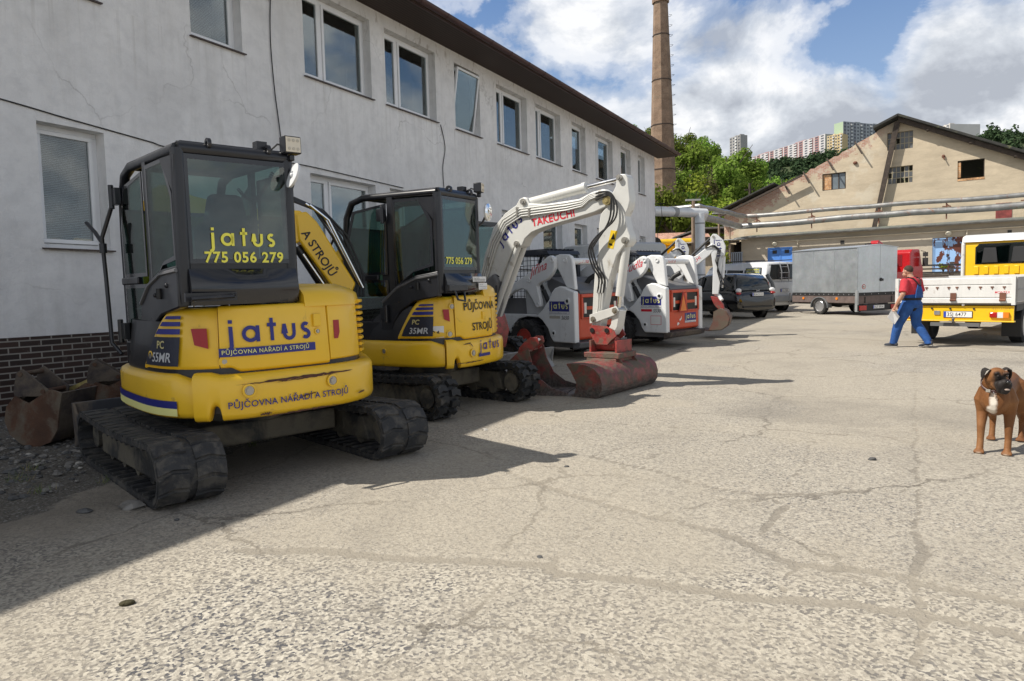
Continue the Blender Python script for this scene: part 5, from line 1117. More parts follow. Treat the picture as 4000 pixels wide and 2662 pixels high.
# boom of the near excavator, folded towards its right behind the cab
inv=E1.matrix_world.inverted()
M=inv@Matrix.Translation((-3.7,7.15,.14))@Matrix.Rotation(R(28),4,'Z')
bm=MB(); bm.prism([(-.02,1.0),(0,2.3),(.07,2.48),(.2,2.56),(.5,2.45),(.95,2.35),(1.4,2.34),(1.56,2.34),(1.66,2.24),(1.60,2.02),(1.5,1.98),(1.0,2.0),(.5,2.12),(.24,2.2),(.17,1.9),(.18,1.0)],'y',-.09,.09,M=M); bm.build('boom',YEL,E1,bevel=.02)
am=MB(); am.prism([(1.50,2.30),(1.62,2.33),(1.73,2.22),(2.14,1.53),(2.08,1.40),(1.96,1.36),(1.52,2.02)],'y',-.11,.11,M=M); am.build('dipper_arm',YEL,E1,bevel=.02)
cy=MB(); cy.tube([M@Vector((1.52,0,1.95)),M@Vector((1.86,0,1.38))],.05,12); cy.build('ram',BLK,E1); MB().tube([M@Vector((.3,-.02,1.3)),M@Vector((.75,-.02,1.95))],.05,12).build('ram',BLK,E1); MB().tube([M@Vector((1.56,-.1,1.86)),M@Vector((1.84,-.1,1.42))],.02,8).tube([M@Vector((.42,-.12,1.3)),M@Vector((.75,-.12,2.2))],.018,8).tube([M@Vector((.52,-.12,1.3)),M@Vector((.85,-.12,2.15))],.014,8).build('ram_rod',CHR,E1)
hs=MB()
for k in range(5): hs.tube([M@Vector((1.0+.02*k,-.03+.02*k,2.42+.015*k)),M@Vector((1.45,-.04+.02*k,2.46+.015*k)),M@Vector((1.72+.03*k,-.04+.02*k,2.36)),M@Vector((1.9+.05*k,-.04+.02*k,2.08)),M@Vector((2.12+.04*k,-.04+.02*k,1.62)),M@Vector((2.1+.03*k,-.02*k,1.38))],.014,6)
hs.build('hydraulic_hoses',HOSE,E1); MB().tube([M@Vector((1.62,-.08,2.42)),M@Vector((1.82,-.08,2.28)),M@Vector((2.2,-.08,1.5))],.012,6).tube([M@Vector((1.66,-.11,2.40)),M@Vector((1.86,-.11,2.24)),M@Vector((2.22,-.11,1.48))],.012,6).build('hydraulic_pipe',CHR,E1)
letter('slogan_lettering',txt2d('NÁŘADÍ',.13,.016),TBLK,E1,lambda u,v:tuple(M@Vector((.85+u,-.094,2.20-.07*u+v-.05))))
ux=Vector((.46,-.73)).normalized()
letter('slogan_lettering',txt2d('A STROJŮ',.13,.016),TBLK,E1,lambda u,v:tuple(M@Vector((1.60+ux.x*u+ux.y*-1*(v-.06),-.114,2.12+ux.y*u+ux.x*(v-.06)))))
pst=MB(); pst.bx(-.12,.25,-.1,.1,.5,1.1,M=M); pst.build('swing_post',BLK,E1,bevel=.02)
blade(E1,2.1,1.50,.04,.46,mat('blade steel',(.03,.032,.04),.7,dirt=((.15,.12,.09),.4,3)),.6)
blade(E2,1.7,1.42,.04,.40,MATS['blade steel'],.6)
# boom of the second one, lowered forward
bm=MB(); bm.prism([(.75,1.0),(.95,1.6),(1.3,2.0),(1.8,2.1),(2.4,1.8),(2.35,1.65),(1.8,1.88),(1.4,1.78),(1.1,1.4),(.95,1.0)],'x',.18,.34); bm.build('boom',YEL,E2,bevel=.02)
bm=MB(); bm.prism([(2.3,1.9),(2.45,1.85),(2.35,.8),(2.2,.8)],'x',.19,.33); bm.build('dipper_arm',YEL,E2,bevel=.02)
# ================================================================ white boom excavator and buckets
WHM=mat('machine pale grey',(.62,.62,.59),.38,var=.05,vs=3,dirt=((.30,.26,.20),.16,4),coat=.2)
WHW=mat('machine white',(.74,.75,.75),.35,var=.04,vs=3,dirt=((.33,.30,.25),.13,3.5),coat=.2,streak=.12)
GRM=mat('machine grey',(.13,.13,.135),.5,var=.15,dirt=((.2,.18,.15),.2,3))
REDM=mat('worn red paint',(.31,.045,.04),.45,var=.3,vs=7,dirt=((.16,.09,.065),.42,9),bump=(25,.3))
REDB=mat('bucket red mud',(.20,.052,.046),.5,var=.4,vs=6,dirt=((.12,.095,.07),.56,7),bump=(14,.6))
nt=REDB.node_tree; b=nt.nodes['Principled BSDF']; src=b.inputs['Base Color'].links[0].from_socket; v=coords(nt); sp=nd(nt,'ShaderNodeSeparateXYZ'); nt.links.new(v,sp.inputs[0])
lz=math_(nt,'ADD',math_(nt,'MULTIPLY',sp.outputs[2],2.4),math_(nt,'MULTIPLY_ADD',noise(nt,v,5,7,.65),1.1,-.45)); lf_=ramp(nt,lz,[(.28,1),(.62,0)])
c=mixc(nt,math_(nt,'MULTIPLY',lf_,.85),src,mixc(nt,ramp(nt,noise(nt,coords(nt,'Object',(2,12,12)),3,5),[(.4,0),(.65,1)]),(.05,.045,.042),(.14,.125,.11)))
nt.links.new(c,b.inputs['Base Color'])
MUD=mat('muddy steel',(.055,.045,.045),.8,var=.4,vs=3,dirt=((.13,.105,.08),.55,2.5),bump=(16,.8))
MUDR=mat('rusty mud',(.10,.05,.03),.85,var=.4,vs=3,dirt=((.14,.115,.085),.45,3),bump=(16,.8))
def inset(poly,d):
    cx=sum(p_[0] for p_ in poly)/len(poly); cy=sum(p_[1] for p_ in poly)/len(poly); return poly
K=thing('white_boom_excavator','pale grey excavator with its long boom bent over a red tilting bucket','excavator',-1.15,11.6,-128.7)
BOOM=[(.70,.95),(.92,1.45),(1.07,1.92),(1.25,2.30),(1.49,2.50),(1.70,2.60),(1.76,2.68),(1.84,2.70),(1.90,2.68),(1.94,2.60),(2.26,2.565),(2.79,2.585),(3.01,2.66),(3.18,2.68),(3.28,2.62),(3.30,2.53),(3.25,2.45),(3.03,2.38),(2.63,2.31),(2.2,2.24),(1.97,2.18),(1.85,2.10),(1.79,2.00),(1.72,1.97),(1.66,2.0),(1.60,1.93),(1.49,1.75),(1.30,1.39),(1.06,.86),(.85,.75)]
b_=MB(); b_.prism(BOOM,'x',-.10,.10); b_.build('boom',WHM,K,bevel=.015)
ARM=[(3.36,2.70),(3.37,2.80),(3.43,2.85),(3.50,2.84),(3.54,2.79),(3.57,2.50),(3.545,2.40),(3.49,2.30),(3.53,2.12),(3.565,2.04),(3.565,1.96),(3.52,1.90),(3.47,1.91),(3.36,1.79),(3.22,1.42),(3.15,1.14),(3.09,.82),(2.95,.82),(2.98,1.25),(3.02,1.63),(3.08,1.84),(3.09,2.2),(3.12,2.35),(3.22,2.45),(3.30,2.6)]
b_=MB(); b_.prism(ARM,'x',-.085,.085); b_.build('dipper_arm',WHM,K,bevel=.012)
b_=MB(); b_.tube([(0,1.86,2.62),(0,2.84,2.74)],[.068,.068],16); b_.tube([(0,2.80,2.735),(0,2.86,2.742)],.078,16); RM=b_.build('arm_ram',WHM,K); MB().tube([(0,2.84,2.74),(0,3.43,2.80)],.032,12).build('ram_rod',CHR,RM)
b_=MB(); b_.tube([(.0,3.47,1.98),(0,3.35,1.25)],.06,14); RM=b_.build('bucket_ram',WHM,K); MB().tube([(0,3.35,1.27),(0,3.33,1.08)],.03,12).build('ram_rod',CHR,RM)
for x in (-.07,.07):
    b_=MB(); b_.tube([(x,1.70,2.0),(x,1.05,.72)],[.045,.05],12); b_.build('boom_ram',WHM,K)
for (y,z,r) in ((1.84,2.63,.045),(3.43,2.80,.04),(3.24,2.52,.06),(3.50,1.98,.045),(1.70,2.03,.045),(3.0,.94,.04),(3.34,1.06,.04)):
    o=MB(); o.cyl((-.13,y,z),(.13,y,z),r,n=16); o.cyl((-.14,y,z),(.14,y,z),r*.55,n=6); o.build('pin',BOLT if r<.06 else mat('brass',(.5,.40,.18),.4,metal=.8),K)
for x in (.10,-.12):
    o=MB(); o.prism([(2.94,.88),(2.94,1.0),(3.0,1.02),(3.36,1.12),(3.40,1.06),(3.34,1.0),(3.04,.90)],'x',x,x+.02); o.build('bucket_link',WHM,K,bevel=.005)
o=MB(); o.prism([(3.28,1.06),(3.40,1.06),(3.36,.84),(3.28,.72),(3.18,.76),(3.26,.88)],'x',-.09,.09); o.build('bucket_link',WHM,K,bevel=.01)
# steel pipes and rubber hoses along the boom
for k in range(4):
    d=.035*k; o=MB(); pts=[(.125,.80+d*.9,1.1-d*.2),(.125,1.02+d,1.62-d*.4),(.125,1.22+d,2.10-d*.7),(.125,1.46+d*.7,2.40-d*.9),(.125,1.78+d*.3,2.53-d),(.125,2.6,2.545-d*.95),(.125,2.86,2.56-d*.8),(.125,2.98,2.62-d*.6),(.125,3.12,2.64-d*.5)]
    o.tube(pts,.0125,6); o.build('hydraulic_pipe',WHM,K)
for (y,z) in ((1.16,1.80),(1.74,2.50),(1.96,2.47)): o=MB(); o.bx(.11,.145,y-.015,y+.015,z-.07,z+.06); o.build('pipe_clamp',BOLT,K)
for k in range(3):
    d=.045*k; o=MB(); P_=[Vector(p_) for p_ in [(.13,3.08,2.63-d),(.15,3.30,2.62-d*.4),(.17,3.42-d*.9,2.45),(.17,3.38-d,2.25-d*.3),(.17,3.10-d*.2,2.05-d),(.17,2.98+d*.7,1.88),(.15,3.02+d*.9,1.66),(.12,3.10+d,1.5),(.11,3.07+d,1.3)]]
    Q=[]
    for i in range(len(P_)-1):
        for t_ in range(6):
            t=t_/6; a=P_[max(i-1,0)];b0=P_[i];c0=P_[i+1];d0=P_[min(i+2,len(P_)-1)]; Q.append(.5*((2*b0)+(-a+c0)*t+(2*a-5*b0+4*c0-d0)*t*t+(-a+3*b0-3*c0+d0)*t*t*t))
    o.tube(Q+[P_[-1]],.0125,6); o.build('hydraulic_hose',HOSE,K)
for k in range(3): o=MB(); o.tube([(.10,3.08+.035*k,1.32),(.10,3.07+.03*k,1.1),(.10,3.03+.03*k,.95)],.012,6); o.tube([(.10,3.08+.035*k,1.42),(.10,3.08+.035*k,1.30)],.02,8); o.build('hydraulic_pipe',WHM,K)
o=MB(); o.tube([(.08,1.36,1.55),(.10,1.30,1.58),(.12,1.15,1.5),(.12,1.0,1.28),(.11,.9,1.1)],.016,6); o.tube([(.08,1.28,1.50),(.16,1.33,1.42),(.16,1.33,1.2),(.12,1.22,.95)],.016,6); o.build('hydraulic_hoses',HOSE,K)
uv=Vector((.42,.36)).normalized()
def kdir(y0,z0,d,x=.104): return lambda u,v:(x,y0+d.x*u-d.y*v,z0+d.y*u+d.x*v)
vf=jatus2d(.103); letter('brand_lettering',vf,NAVY,K,kdir(1.40,2.01,uv))
letter('maker_lettering',txt2d('TAKEUCHI',.150,.022,0,1.05),RTX,K,kdir(1.985,2.265,Vector((1,.13)).normalized()))
st=letter('warning_sticker',([(3.22,1.90),(3.31,1.88),(3.38,2.11),(3.28,2.13)],[(0,1,2,3)]),mat('sticker warn',(.80,.55,.02),.5),K,lambda u,v:(.088,u,v)); letter('warning_symbol',([(3.275,2.01),(3.345,2.0),(3.32,2.09),(3.245,1.96),(3.30,1.95),(3.30,1.92),(3.25,1.93)],[(0,1,2),(3,6,5,4)]),TBLK,st,lambda u,v:(.0895,u,v))
o=MB(); o.prism([(.85,.85),(1.15,.80),(1.30,1.15),(1.36,1.50),(1.28,1.62),(1.1,1.5),(.9,1.15)],'x',-.15,.17); o.build('boom_cover',GRM,K,bevel=.04,seg=3)
o=MB(); o.prism([(.85,.50),(1.2,.45),(1.28,.75),(1.2,1.0),(.85,1.02)],'x',-.2,.2); o.build('swing_post',REDM,K,bevel=.03)
sx_=Shell(.88,.95); sx_.panel(0,359.9,.55,1.25,.95,n=60,bev=.06,th=.5).build('body',WHM,K); MB().bx(-.8,.8,-.7,.7,.6,1.3).build('deck',GRM,K,bevel=.03)
o=MB(); 
for x in (-.75,.08): 
    for y in (-.75,.62): o.tube([(x,y,1.25),(x,y,2.42)],.035,8)
o.bx(-.78,.11,-.78,.65,2.40,2.46); o.build('cab_frame',BLK,K); MB().bx(-.765,-.76,-.7,.58,1.3,2.38).bx(.09,.095,-.7,.58,1.3,2.38).bx(-.72,.06,.62,.625,1.2,2.38).bx(-.72,.06,-.765,-.76,1.4,2.38).build('cab_glass',CG,K)
under(K,1.9,.34,.86,.29,RUBC,lug=.035)
blade(K,1.85,1.55,.10,.42,mat('blade grey',(.28,.28,.275),.5,dirt=((.15,.13,.11),.3,4)),.75)
# tilting bucket, still pinned to the hitch: part of the machine
o=MB()
for x in (-.13,.11): o.prism([(2.93,.80),(2.97,.86),(3.20,.85),(3.32,.80),(3.36,.72),(3.28,.66),(3.22,.60),(3.02,.60),(2.98,.70)],'x',x,x+.02)
o.cyl((0,3.02,.60),(0,3.30,.60),.10,n=20); o.bx(-.05,.09,3.06,3.14,.66,.76); HT=o.build('tilt_hitch',REDM,K)
for y in (2.99,3.22): MB().cyl((-.15,y,.79),(.145,y,.79),.035,n=6).build('pin',TBLK,HT)
o=MB(); o.bx(-.20,.20,2.98,3.01,.34,.66); o.bx(-.20,.20,3.38,3.41,.34,.66); o.build('tilt_frame',REDM,K)
o=MB(); o.bx(-.22,.26,2.93,3.47,.43,.50); o.bx(-.22,.26,2.97,3.43,.37,.425); o.build('carrier_plate',REDB,K,bevel=.006)
for x in (-.2,.2):
    o=MB(); o.prism([(2.98,.43),(3.45,.43),(3.50,.38),(3.52,.16),(3.42,.20),(3.30,.33),(3.05,.36)],'x',x,x+.02); o.build('bucket_ear',REDB,K)
def bucketshape(prof,x0,x1,th=.018,rim=.03):
    """open bucket: curved sheet swept along x plus two cheek plates"""
    n=len(prof); inn=[]
    for i in range(n):
        a=Vector(prof[min(i+1,n-1)])-Vector(prof[max(i-1,0)]); a.normalize(); nn=Vector((-a.y,a.x)); inn.append(tuple(Vector(prof[i])+nn*th))
    o=MB(); o.prism(list(prof)+inn[::-1],'x',x0,x1,sm=True); return o
ar=[(3.08+.0,.40),(3.25,.405),(3.38,.39),(3.48,.35),(3.555,.28),(3.58,.19),(3.575,.10),(3.53,.03),(3.45,-.015),(3.30,-.03),(3.10,-.035),(3.0,-.035)]
o=bucketshape(ar,-.60,.90); BK=o.build('tilt_bucket',REDB,K)
ck=[(3.08,.40),(3.25,.405),(3.38,.39),(3.48,.35),(3.555,.28),(3.58,.19),(3.575,.10),(3.53,.03),(3.45,-.015),(3.12,-.034),(3.2,.06),(3.22,.18),(3.14,.32)]
for x in (-.62,.88): MB().prism(ck,'x',x,x+.02).build('cheek_plate',REDB,BK)
o=MB(); o.bx(-.62,.90,2.97,3.14,-.038,-.018); o.build('cutting_edge',mat('worn edge',(.22,.20,.18),.5,metal=.5,dirt=((.14,.11,.08),.4,5)),BK)
# loose red bucket lying open towards the camera
LB=thing('digging_bucket','open red bucket with a silver pin between a track and the tilting bucket','bucket',.42,9.42,-128.7+20,group='loose buckets')
pr=[(.36,.0),(.10,-.005),(-.18,.02),(-.34,.12),(-.40,.28),(-.36,.44),(-.26,.54),(-.12,.58)]
o=bucketshape([(a,b) for a,b in pr][::-1],-.34,.34,.02); o.build('shell',REDB,LB)
for x in (-.36,.34): MB().prism([(.40,.0),(.10,-.01),(-.18,.015),(-.34,.115),(-.41,.28),(-.37,.45),(-.26,.55),(-.10,.60),(-.06,.42),(.04,.22),(.2,.10),(.42,.04)],'x',x,x+.02).build('cheek_plate',REDB,LB)
for x in (-.14,.12): MB().prism([(-.34,.48),(-.30,.60),(-.22,.68),(-.14,.74),(-.04,.74),(-.02,.66),(-.10,.56),(-.24,.52)],'x',x,x+.025).build('hanger_ear',REDM,LB,bevel=.01)
MB().cyl((-.14,-.08,.69),(.14,-.08,.69),.028,n=14).build('hanger_pin',CHR,LB); MB().cyl((-.14,-.24,.60),(.14,-.24,.60),.022,n=12).build('hanger_pin',BOLT,LB)
MB().bx(-.36,.36,.34,.46,-.012,.010).build('cutting_edge',MATS['worn edge'],LB)
# muddy buckets by the wall
def mudbucket(x,y,rz,lab,sc=1,sticker=False,w=.42,mm=MUD):
    B_=thing('digging_bucket',lab,'bucket',x,y,rz,group='loose buckets')
    pr=[(.40,.62),(.34,.40),(.30,.20),(.20,.06),(.02,.0),(-.18,.03),(-.32,.14),(-.38,.30),(-.34,.46),(-.22,.58)]
    pr=[(a*sc,b_*sc) for a,b_ in pr]; bucketshape(pr,-w/2,w/2,-.02).build('shell',mm,B_)
    ck_=pr+[(a,b_) for a,b_ in ((.0,.56*sc),(.2*sc,.60*sc))]
    for x_ in (-w/2-.02,w/2): MB().prism(pr+[(-.05*sc,.50*sc),(.25*sc,.66*sc)],'x',x_,x_+.02).build('cheek_plate',MUDR if mm is MUD else mm,B_)
    for x_ in (-w*.33,w*.33-.02):
        e=MB(); e.prism([(-.30*sc,.46*sc),(-.34*sc,.62*sc),(-.28*sc,.84*sc),(-.20*sc,.88*sc),(-.14*sc,.84*sc),(.12*sc,.64*sc),(.10*sc,.56*sc),(-.18*sc,.56*sc)],'x',x_,x_+.02); e.build('hanger_ear',mm,B_,bevel=.006)
    for (a,b_) in ((-.22,.82),(.06,.62)): MB().cyl((-w*.36,a*sc,b_*sc),(w*.36,a*sc,b_*sc),.028*sc,n=12).build('hanger_pin',MUDR,B_)
    if sticker:
        s_=letter('label',([(0,0),(.26,0),(.26,.10),(0,.10)],[(0,1,2,3)]),mat('label tan',(.33,.27,.10),.7,var=.3,vs=20),B_,lambda u,v:(-w/2-.0225,.28-u*.92-.06,.60-u*.35-.06+v*.9-.03)); letter('label_lettering',txt2d('yanmar'[::1] if False else 'joma',.07,.004,.2),TBLK,s_,lambda u,v:(-w/2-.0245,.25-u*.92-.06,.585-u*.35-.055+v*.9))
    return B_
mudbucket(-4.62,7.0,-100,'big muddy digging bucket with a tan label on its side, left of the nearest track',.86,True,.42)
mudbucket(-4.75,8.35,-62,'rusty brown bucket frame with two cross pins against the dark bricks behind the nearest track',.80,False,.5)
# ================================================================ skid steer loaders
TYRE=mat('tyre rubber',(.022,.022,.023),.8,var=.3,vs=5,dirt=((.11,.10,.085),.25,4),bump=(30,.3)); ORG=mat('loader orange red',(.60,.07,.025),.38,var=.08,vs=3,dirt=((.22,.08,.05),.14,5),coat=.2); RIMR=mat('rim red',(.40,.035,.02),.5,dirt=((.12,.06,.04),.3,6))
CABN=mat('cab navy black',(.018,.022,.032),.4,var=.2,dirt=((.09,.09,.085),.2,3)); GRID=mat('grid black',(.02,.025,.028),.5)
def lugtyre(P,x,y,r,w,sd,rim=RIMR,n=18,rr=.5):
    o=MB(); hw=w/2; o.lathe([(-hw*.6,r*rr),(-hw*.9,r*.62),(-hw,r*.84),(-hw*.85,r*.95),(0,r*.965),(hw*.85,r*.95),(hw,r*.84),(hw*.9,r*.62),(hw*.6,r*rr)],(x,y,r),'x',36)
    for k in range(n):
        for s_ in (-1,1):
            a=2*math.pi*(k+(.5 if s_>0 else 0))/n; M=Matrix.Translation((x,y,r))@Matrix.Rotation(a,4,'X')
            L_=r*2*math.pi/n*.34; o.add([(s_*hw*.02,-L_*.2,r*.94),(s_*hw*.02,L_*.8,r*.94),(s_*hw*1.0,-L_*1.2,r*.90),(s_*hw*1.0,-L_*.1,r*.90),(s_*hw*.02,-L_*.1,r),(s_*hw*.02,L_*.7,r),(s_*hw*1.0,-L_*1.1,r*.985),(s_*hw*1.0,-L_*.2,r*.985),(s_*hw*1.03,-L_*1.0,r*.78),(s_*hw*1.03,-L_*.4,r*.78)],
                [(4,5,7,6),(0,4,6,2),(1,3,7,5),(2,6,7,3),(0,1,5,4),(2,3,9,8)],False,M)
    T_=o.build('wheel',TYRE,P)
    q=MB(); q.lathe([(sd*hw*.75,r*.54),(sd*hw*.85,r*.50),(sd*hw*.3,r*.46),(sd*hw*.1,r*.2),(sd*hw*.1,.01)],(x,y,r),'x',28); q.lathe([(sd*hw*.1,.01),(sd*hw*.1,r*.17),(sd*hw*.55,r*.15),(sd*hw*.6,.01)],(x,y,r),'x',14); q.build('rim',rim,T_); return T_
def loader(x,y,rz,lab,name,model,second):
    T=thing('skid_loader',lab,'skid loader',x,y,rz,group='white and red skid loaders')
    o=MB(); o.bx(-.56,.56,-1.12,1.15,.22,.62); o.bx(-.54,.54,-1.1,-.35,.62,1.22); o.build('chassis',GRM,T,bevel=.02)
    TW=[(-.26,.82),(-.42,.93),(-.60,1.12),(-.68,1.26),(-.76,1.34),(-.88,1.375),(-1.0,1.36),(-1.08,1.32),(-1.24,1.27),(-1.25,.33),(-.70,.33),(-.63,.42),(-.56,.58),(-.42,.73)]
    for sd in (-1,1):
        a,b_=sorted((sd*.60,sd*.73)); o=MB(); o.prism(TW,'x',a,b_); W_=o.build('side_tower',WHW,T,bevel=.025,seg=3)
        for (yy,zz,r_) in ((-1.08,1.10,.035),(-.72,.50,.03)): MB().lathe([(0,.01),(0,r_*1.9),(sd*.012,r_*1.9),(sd*.02,r_*1.1),(sd*.004,r_)],(sd*.731,yy,zz),'x',16).build('pin_boss',WHW,W_); MB().cyl((sd*.735,yy,zz),(sd*.742,yy,zz),r_*.9,n=12).build('pin',TBLK,W_)
        a,b_=sorted((sd*.56,sd*.66)); o=MB(); o.prism([(-.2,.84),(1.15,.84),(1.2,.60),(1.05,.46),(.55,.46),(.45,.62),(.3,.75),(.05,.80),(-.3,.78)],'x',a,b_); o.build('side_panel',WHW,T,bevel=.01)
        a,b_=sorted((sd*.50,sd*.57)); MB().prism([(-.3,.84),(1.1,.84),(1.05,1.15),(-.45,1.15)],'x',a,b_).build('inner_panel',GRM,T)
        a,b_=sorted((sd*.52,sd*.62)); o=MB(); o.prism([(-.55,1.15),(-.35,1.45),(.15,1.40),(.1,.84),(-.3,.84)],'x',a,b_); o.build('upright_panel',mat('panel pale grey',(.50,.51,.51),.45,var=.1),T,bevel=.01)
        AR=[(-.70,1.95),(-.62,1.93),(-.2,1.68),(.27,1.47),(.9,1.2),(1.28,.62),(1.38,.32),(1.20,.32),(1.10,.66),(.78,1.04),(.28,1.30),(.08,1.335),(-.05,1.30),(-.20,1.12),(-.28,1.0),(-.35,.975),(-.41,1.0),(-.40,1.12),(-.33,1.38),(-.40,1.44),(-.60,1.50),(-.72,1.60),(-.80,1.72),(-.80,1.90)]
        a,b_=sorted((sd*.66,sd*.76)); o=MB(); o.prism(AR,'x',a,b_); o.build('lift_arm',WHW,T,bevel=.02)
        LK=[(-.66,1.86),(-.72,1.94),(-.82,1.965),(-1.02,1.955),(-1.10,1.92),(-1.14,1.84),(-1.20,1.30),(-.98,1.36),(-.80,1.66),(-.68,1.76)]
        a,b_=sorted((sd*.56,sd*.65)); o=MB(); o.prism(LK,'x',a,b_); o.build('rear_link',WHW,T,bevel=.02)
        for (yy,zz) in ((-.74,1.86),(-.98,1.85),(-.36,1.03),(-.12,1.50)): MB().lathe([(0,.01),(0,.045),(sd*.02,.045),(sd*.02,.028),(sd*.008,.026),(sd*.008,.001)],(sd*(.762 if yy>-.9 else .652),yy,zz),'x',14).build('pin_boss',WHW,T)
        o=MB(); o.tube([(sd*.62,-.38,1.30),(sd*.62,-.66,.80)],.05,10); o.tube([(sd*.62,-.38,1.32),(sd*.62,-.30,1.42)],.03,8); o.build('lift_ram',HOSE,T)
        for yy in (-.05,.92): lugtyre(T,sd*.76,yy,.375,.27,sd)
    MB().cyl((-.57,-.95,1.83),(.57,-.95,1.83),.062,n=16).build('cross_tube',WHW,T)
    letter('name_lettering',txt2d(name,.12,.002,.35),RTX,T,lambda u,v:(-.28+u,-.95-.064*math.cos(math.asin(max(-1,min(1,(v-.03)/.064)))) ,1.80+v*.9+.0))
    # rear bumper and door
    o=MB(); o.prism([(-1.14,.20),(-1.30,.24),(-1.34,.34),(-1.14,.35)],'x',-.68,.70); o.build('bumper',GRM if not second else MUD,T,bevel=.015)
    o=MB(); xs0,xs1,zb,zt=-.585,.62,.37,1.25
    o.bx(xs0,xs1,-1.22,-1.10,zb,zt); D=o.build('rear_door',ORG,T,bevel=.06,seg=4)
    fr=MB(); a,b_,c_,d_=xs0+.05,xs1-.05,.79,1.19
    fr.bx(a,b_,-1.255,-1.225,d_-.035,d_+.03);fr.bx(a,a+.05,-1.255,-1.225,c_-.03,d_-.035);fr.bx(b_-.05,b_,-1.255,-1.225,c_-.03,d_-.035);fr.bx(a+.05,b_-.05,-1.255,-1.225,c_-.03,c_); fr.bx(-.035,.08,-1.25,-1.225,c_,d_-.035); fr.build('door_frame',ORG,D,bevel=.012)
    for (p_,q_) in ((a+.05,-.04),(.085,b_-.05)): MB().bx(p_,q_,-1.228,-1.221,c_,d_-.035).build('grille',TBLK,D)
    for xx in (a+.09,b_-.15): MB().bx(xx,xx+.06,-1.24,-1.228,.86,1.06).build('reverse_light',mat('lamp white',(.75,.72,.66),.2),D); 
    MB().bx(a+.055,a+.085,-1.24,-1.228,.86,1.06).build('tail_light',REDL,D); MB().bx(b_-.085,b_-.055,-1.24,-1.228,.86,1.06).build('tail_light',REDL,D)
    MB().bx(a+.16,-.05,-1.24,-1.229,.93,.99).build('grille_bar',ORG,D); MB().bx(.09,b_-.16,-1.24,-1.229,.93,.99).build('grille_bar',ORG,D)
    # cat head emblem
    em=[(-.0,.26),(.05,.19),(.13,.17),(.20,.16),(.19,.11),(.14,.10),(.10,.02),(.12,-.04),(.07,-.02),(.05,-.06),(.02,.0),(-.03,-.02),(-.01,.06),(.0,.14)]
    k_=.7; ex,ez=(-.16,.50) if not second else (-.28,.46)
    letter('cat_emblem',([(p_[0]*k_,p_[1]*k_) for p_ in em],[tuple(range(len(em)))]),STW,D,lambda u,v:(ex+u,-1.2225,ez+v)) if not second else letter('cat_emblem',([(0,0),(.05,.01),(.09,.04),(.07,.06),(.02,.07),(.0,.04),(.10,.09),(.17,.13),(.18,.20),(.14,.15),(.09,.13)],[(0,1,2,3,4,5),(6,7,8,9,10)]),STW,D,lambda u,v:(ex+u,-1.2225,ez+v))
    def sticker(mp,w_,h_,par,wh=.0):
        s_=letter('brand_sticker',([(0,0),(w_,0),(w_,h_),(0,h_)],[(0,1,2,3)]),NAVY,par,lambda u,v:mp(u,v,0)); b2=w_/6.2
        letter('brand_lettering',jatus2d(b2),PALE,s_,lambda u,v:mp(u+.035*w_/.5,v+h_*.42,.0015)); letter('sticker_strip',([(0.004,.004),(w_-.004,.004),(w_-.004,h_*.2),(.004,h_*.2)],[(0,1,2,3)]),STW,s_,lambda u,v:mp(u,v,.0015))
        letter('slogan_lettering',txt2d('PŮJČOVNA NÁŘADÍ A STROJŮ',w_/17,.003,sp=1.1),NAVY,s_,lambda u,v:mp(u+.01,v+h_*.045,.003))
    W_=[c for c in T.children if c.name.startswith('side_tower')][0]
    sticker(lambda u,v,e:(-.733-e,-.62-u,.86+v,),.50,.235,W_)
    letter('model_lettering',txt2d(model,.10,.006,.2),SILV if False else TBLK,W_,lambda u,v:(-.733,-.92-u*.95,.76+v)); letter('red_strip',([(0,0),(.27,0),(.27,.05),(0,.05)],[(0,1,2,3)]),RTX if second else mat('strip tan',(.45,.42,.36),.6),W_,lambda u,v:(-.733,-.62-u,.775+v))
    if second:
        sticker(lambda u,v,e:(.02+u,-1.2225-e,.50+v),.46,.215,D)
        s_=MB(); s_.prism([(-.17,.74),(.17,.74),(.17,.78),(.02,1.17),(-.02,1.17),(-.17,.78)],'y',-1.285,-1.28,M=Matrix.Translation((-.13,0,0))); S_=s_.build('triangle_sign',REDL,T); MB().prism([(-.125,.77),(.125,.77),(0,1.11)],'y',-1.288,-1.286,M=Matrix.Translation((-.13,0,0))).build('triangle_face',mat('sign orange',(.75,.22,.05),.6),S_)
        letter('notice',([(0,0),(.26,0),(.26,.19),(0,.19)],[(0,1,2,3)]),RTX,W_,lambda u,v:(-.733,-.86-u,.50+v)); letter('notice_face',([(.008,.008),(.252,.008),(.252,.182),(.008,.182)],[(0,1,2,3)]),STW,W_,lambda u,v:(-.7345,-.86-u,.50+v))
    letter('name_lettering',txt2d(name,.24,.003,.35),RTX,T,lambda u,v:(-.763,-.10-u*.9+.02,1.535+v-.0+ (-u*-.42)) if False else (-.763,-.16-u*.92,1.56+v+u*.30))
    # cab with meshed windows
    c_=MB(); x0,x1,y0,y1=-.44,.44,-.36,.78
    for xx in (x0+.03,x1-.03):
        c_.tube([(xx,y0,1.0),(xx,y0+.02,1.9),(xx,y0+.1,2.02)],.045,8); c_.tube([(xx,y1,.6),(xx,y1-.06,1.9),(xx,y1-.12,2.02)],.035,8)
    c_.bx(x0,x1,y0,y0+.05,1.0,1.62); c_.bx(x0,x0+.03,y0+.05,y1,.62,1.15); c_.bx(x1-.03,x1,y0+.05,y1,.62,1.15); CF=c_.build('cab_frame',CABN,T)
    r_=MB(); r_.prism([(y0-.02,1.98),(y0+.04,2.06),(y0+.3,2.09),(y1-.2,2.09),(y1-.02,2.02),(y1-.02,1.98)],'x',x0-.02,x1+.02)
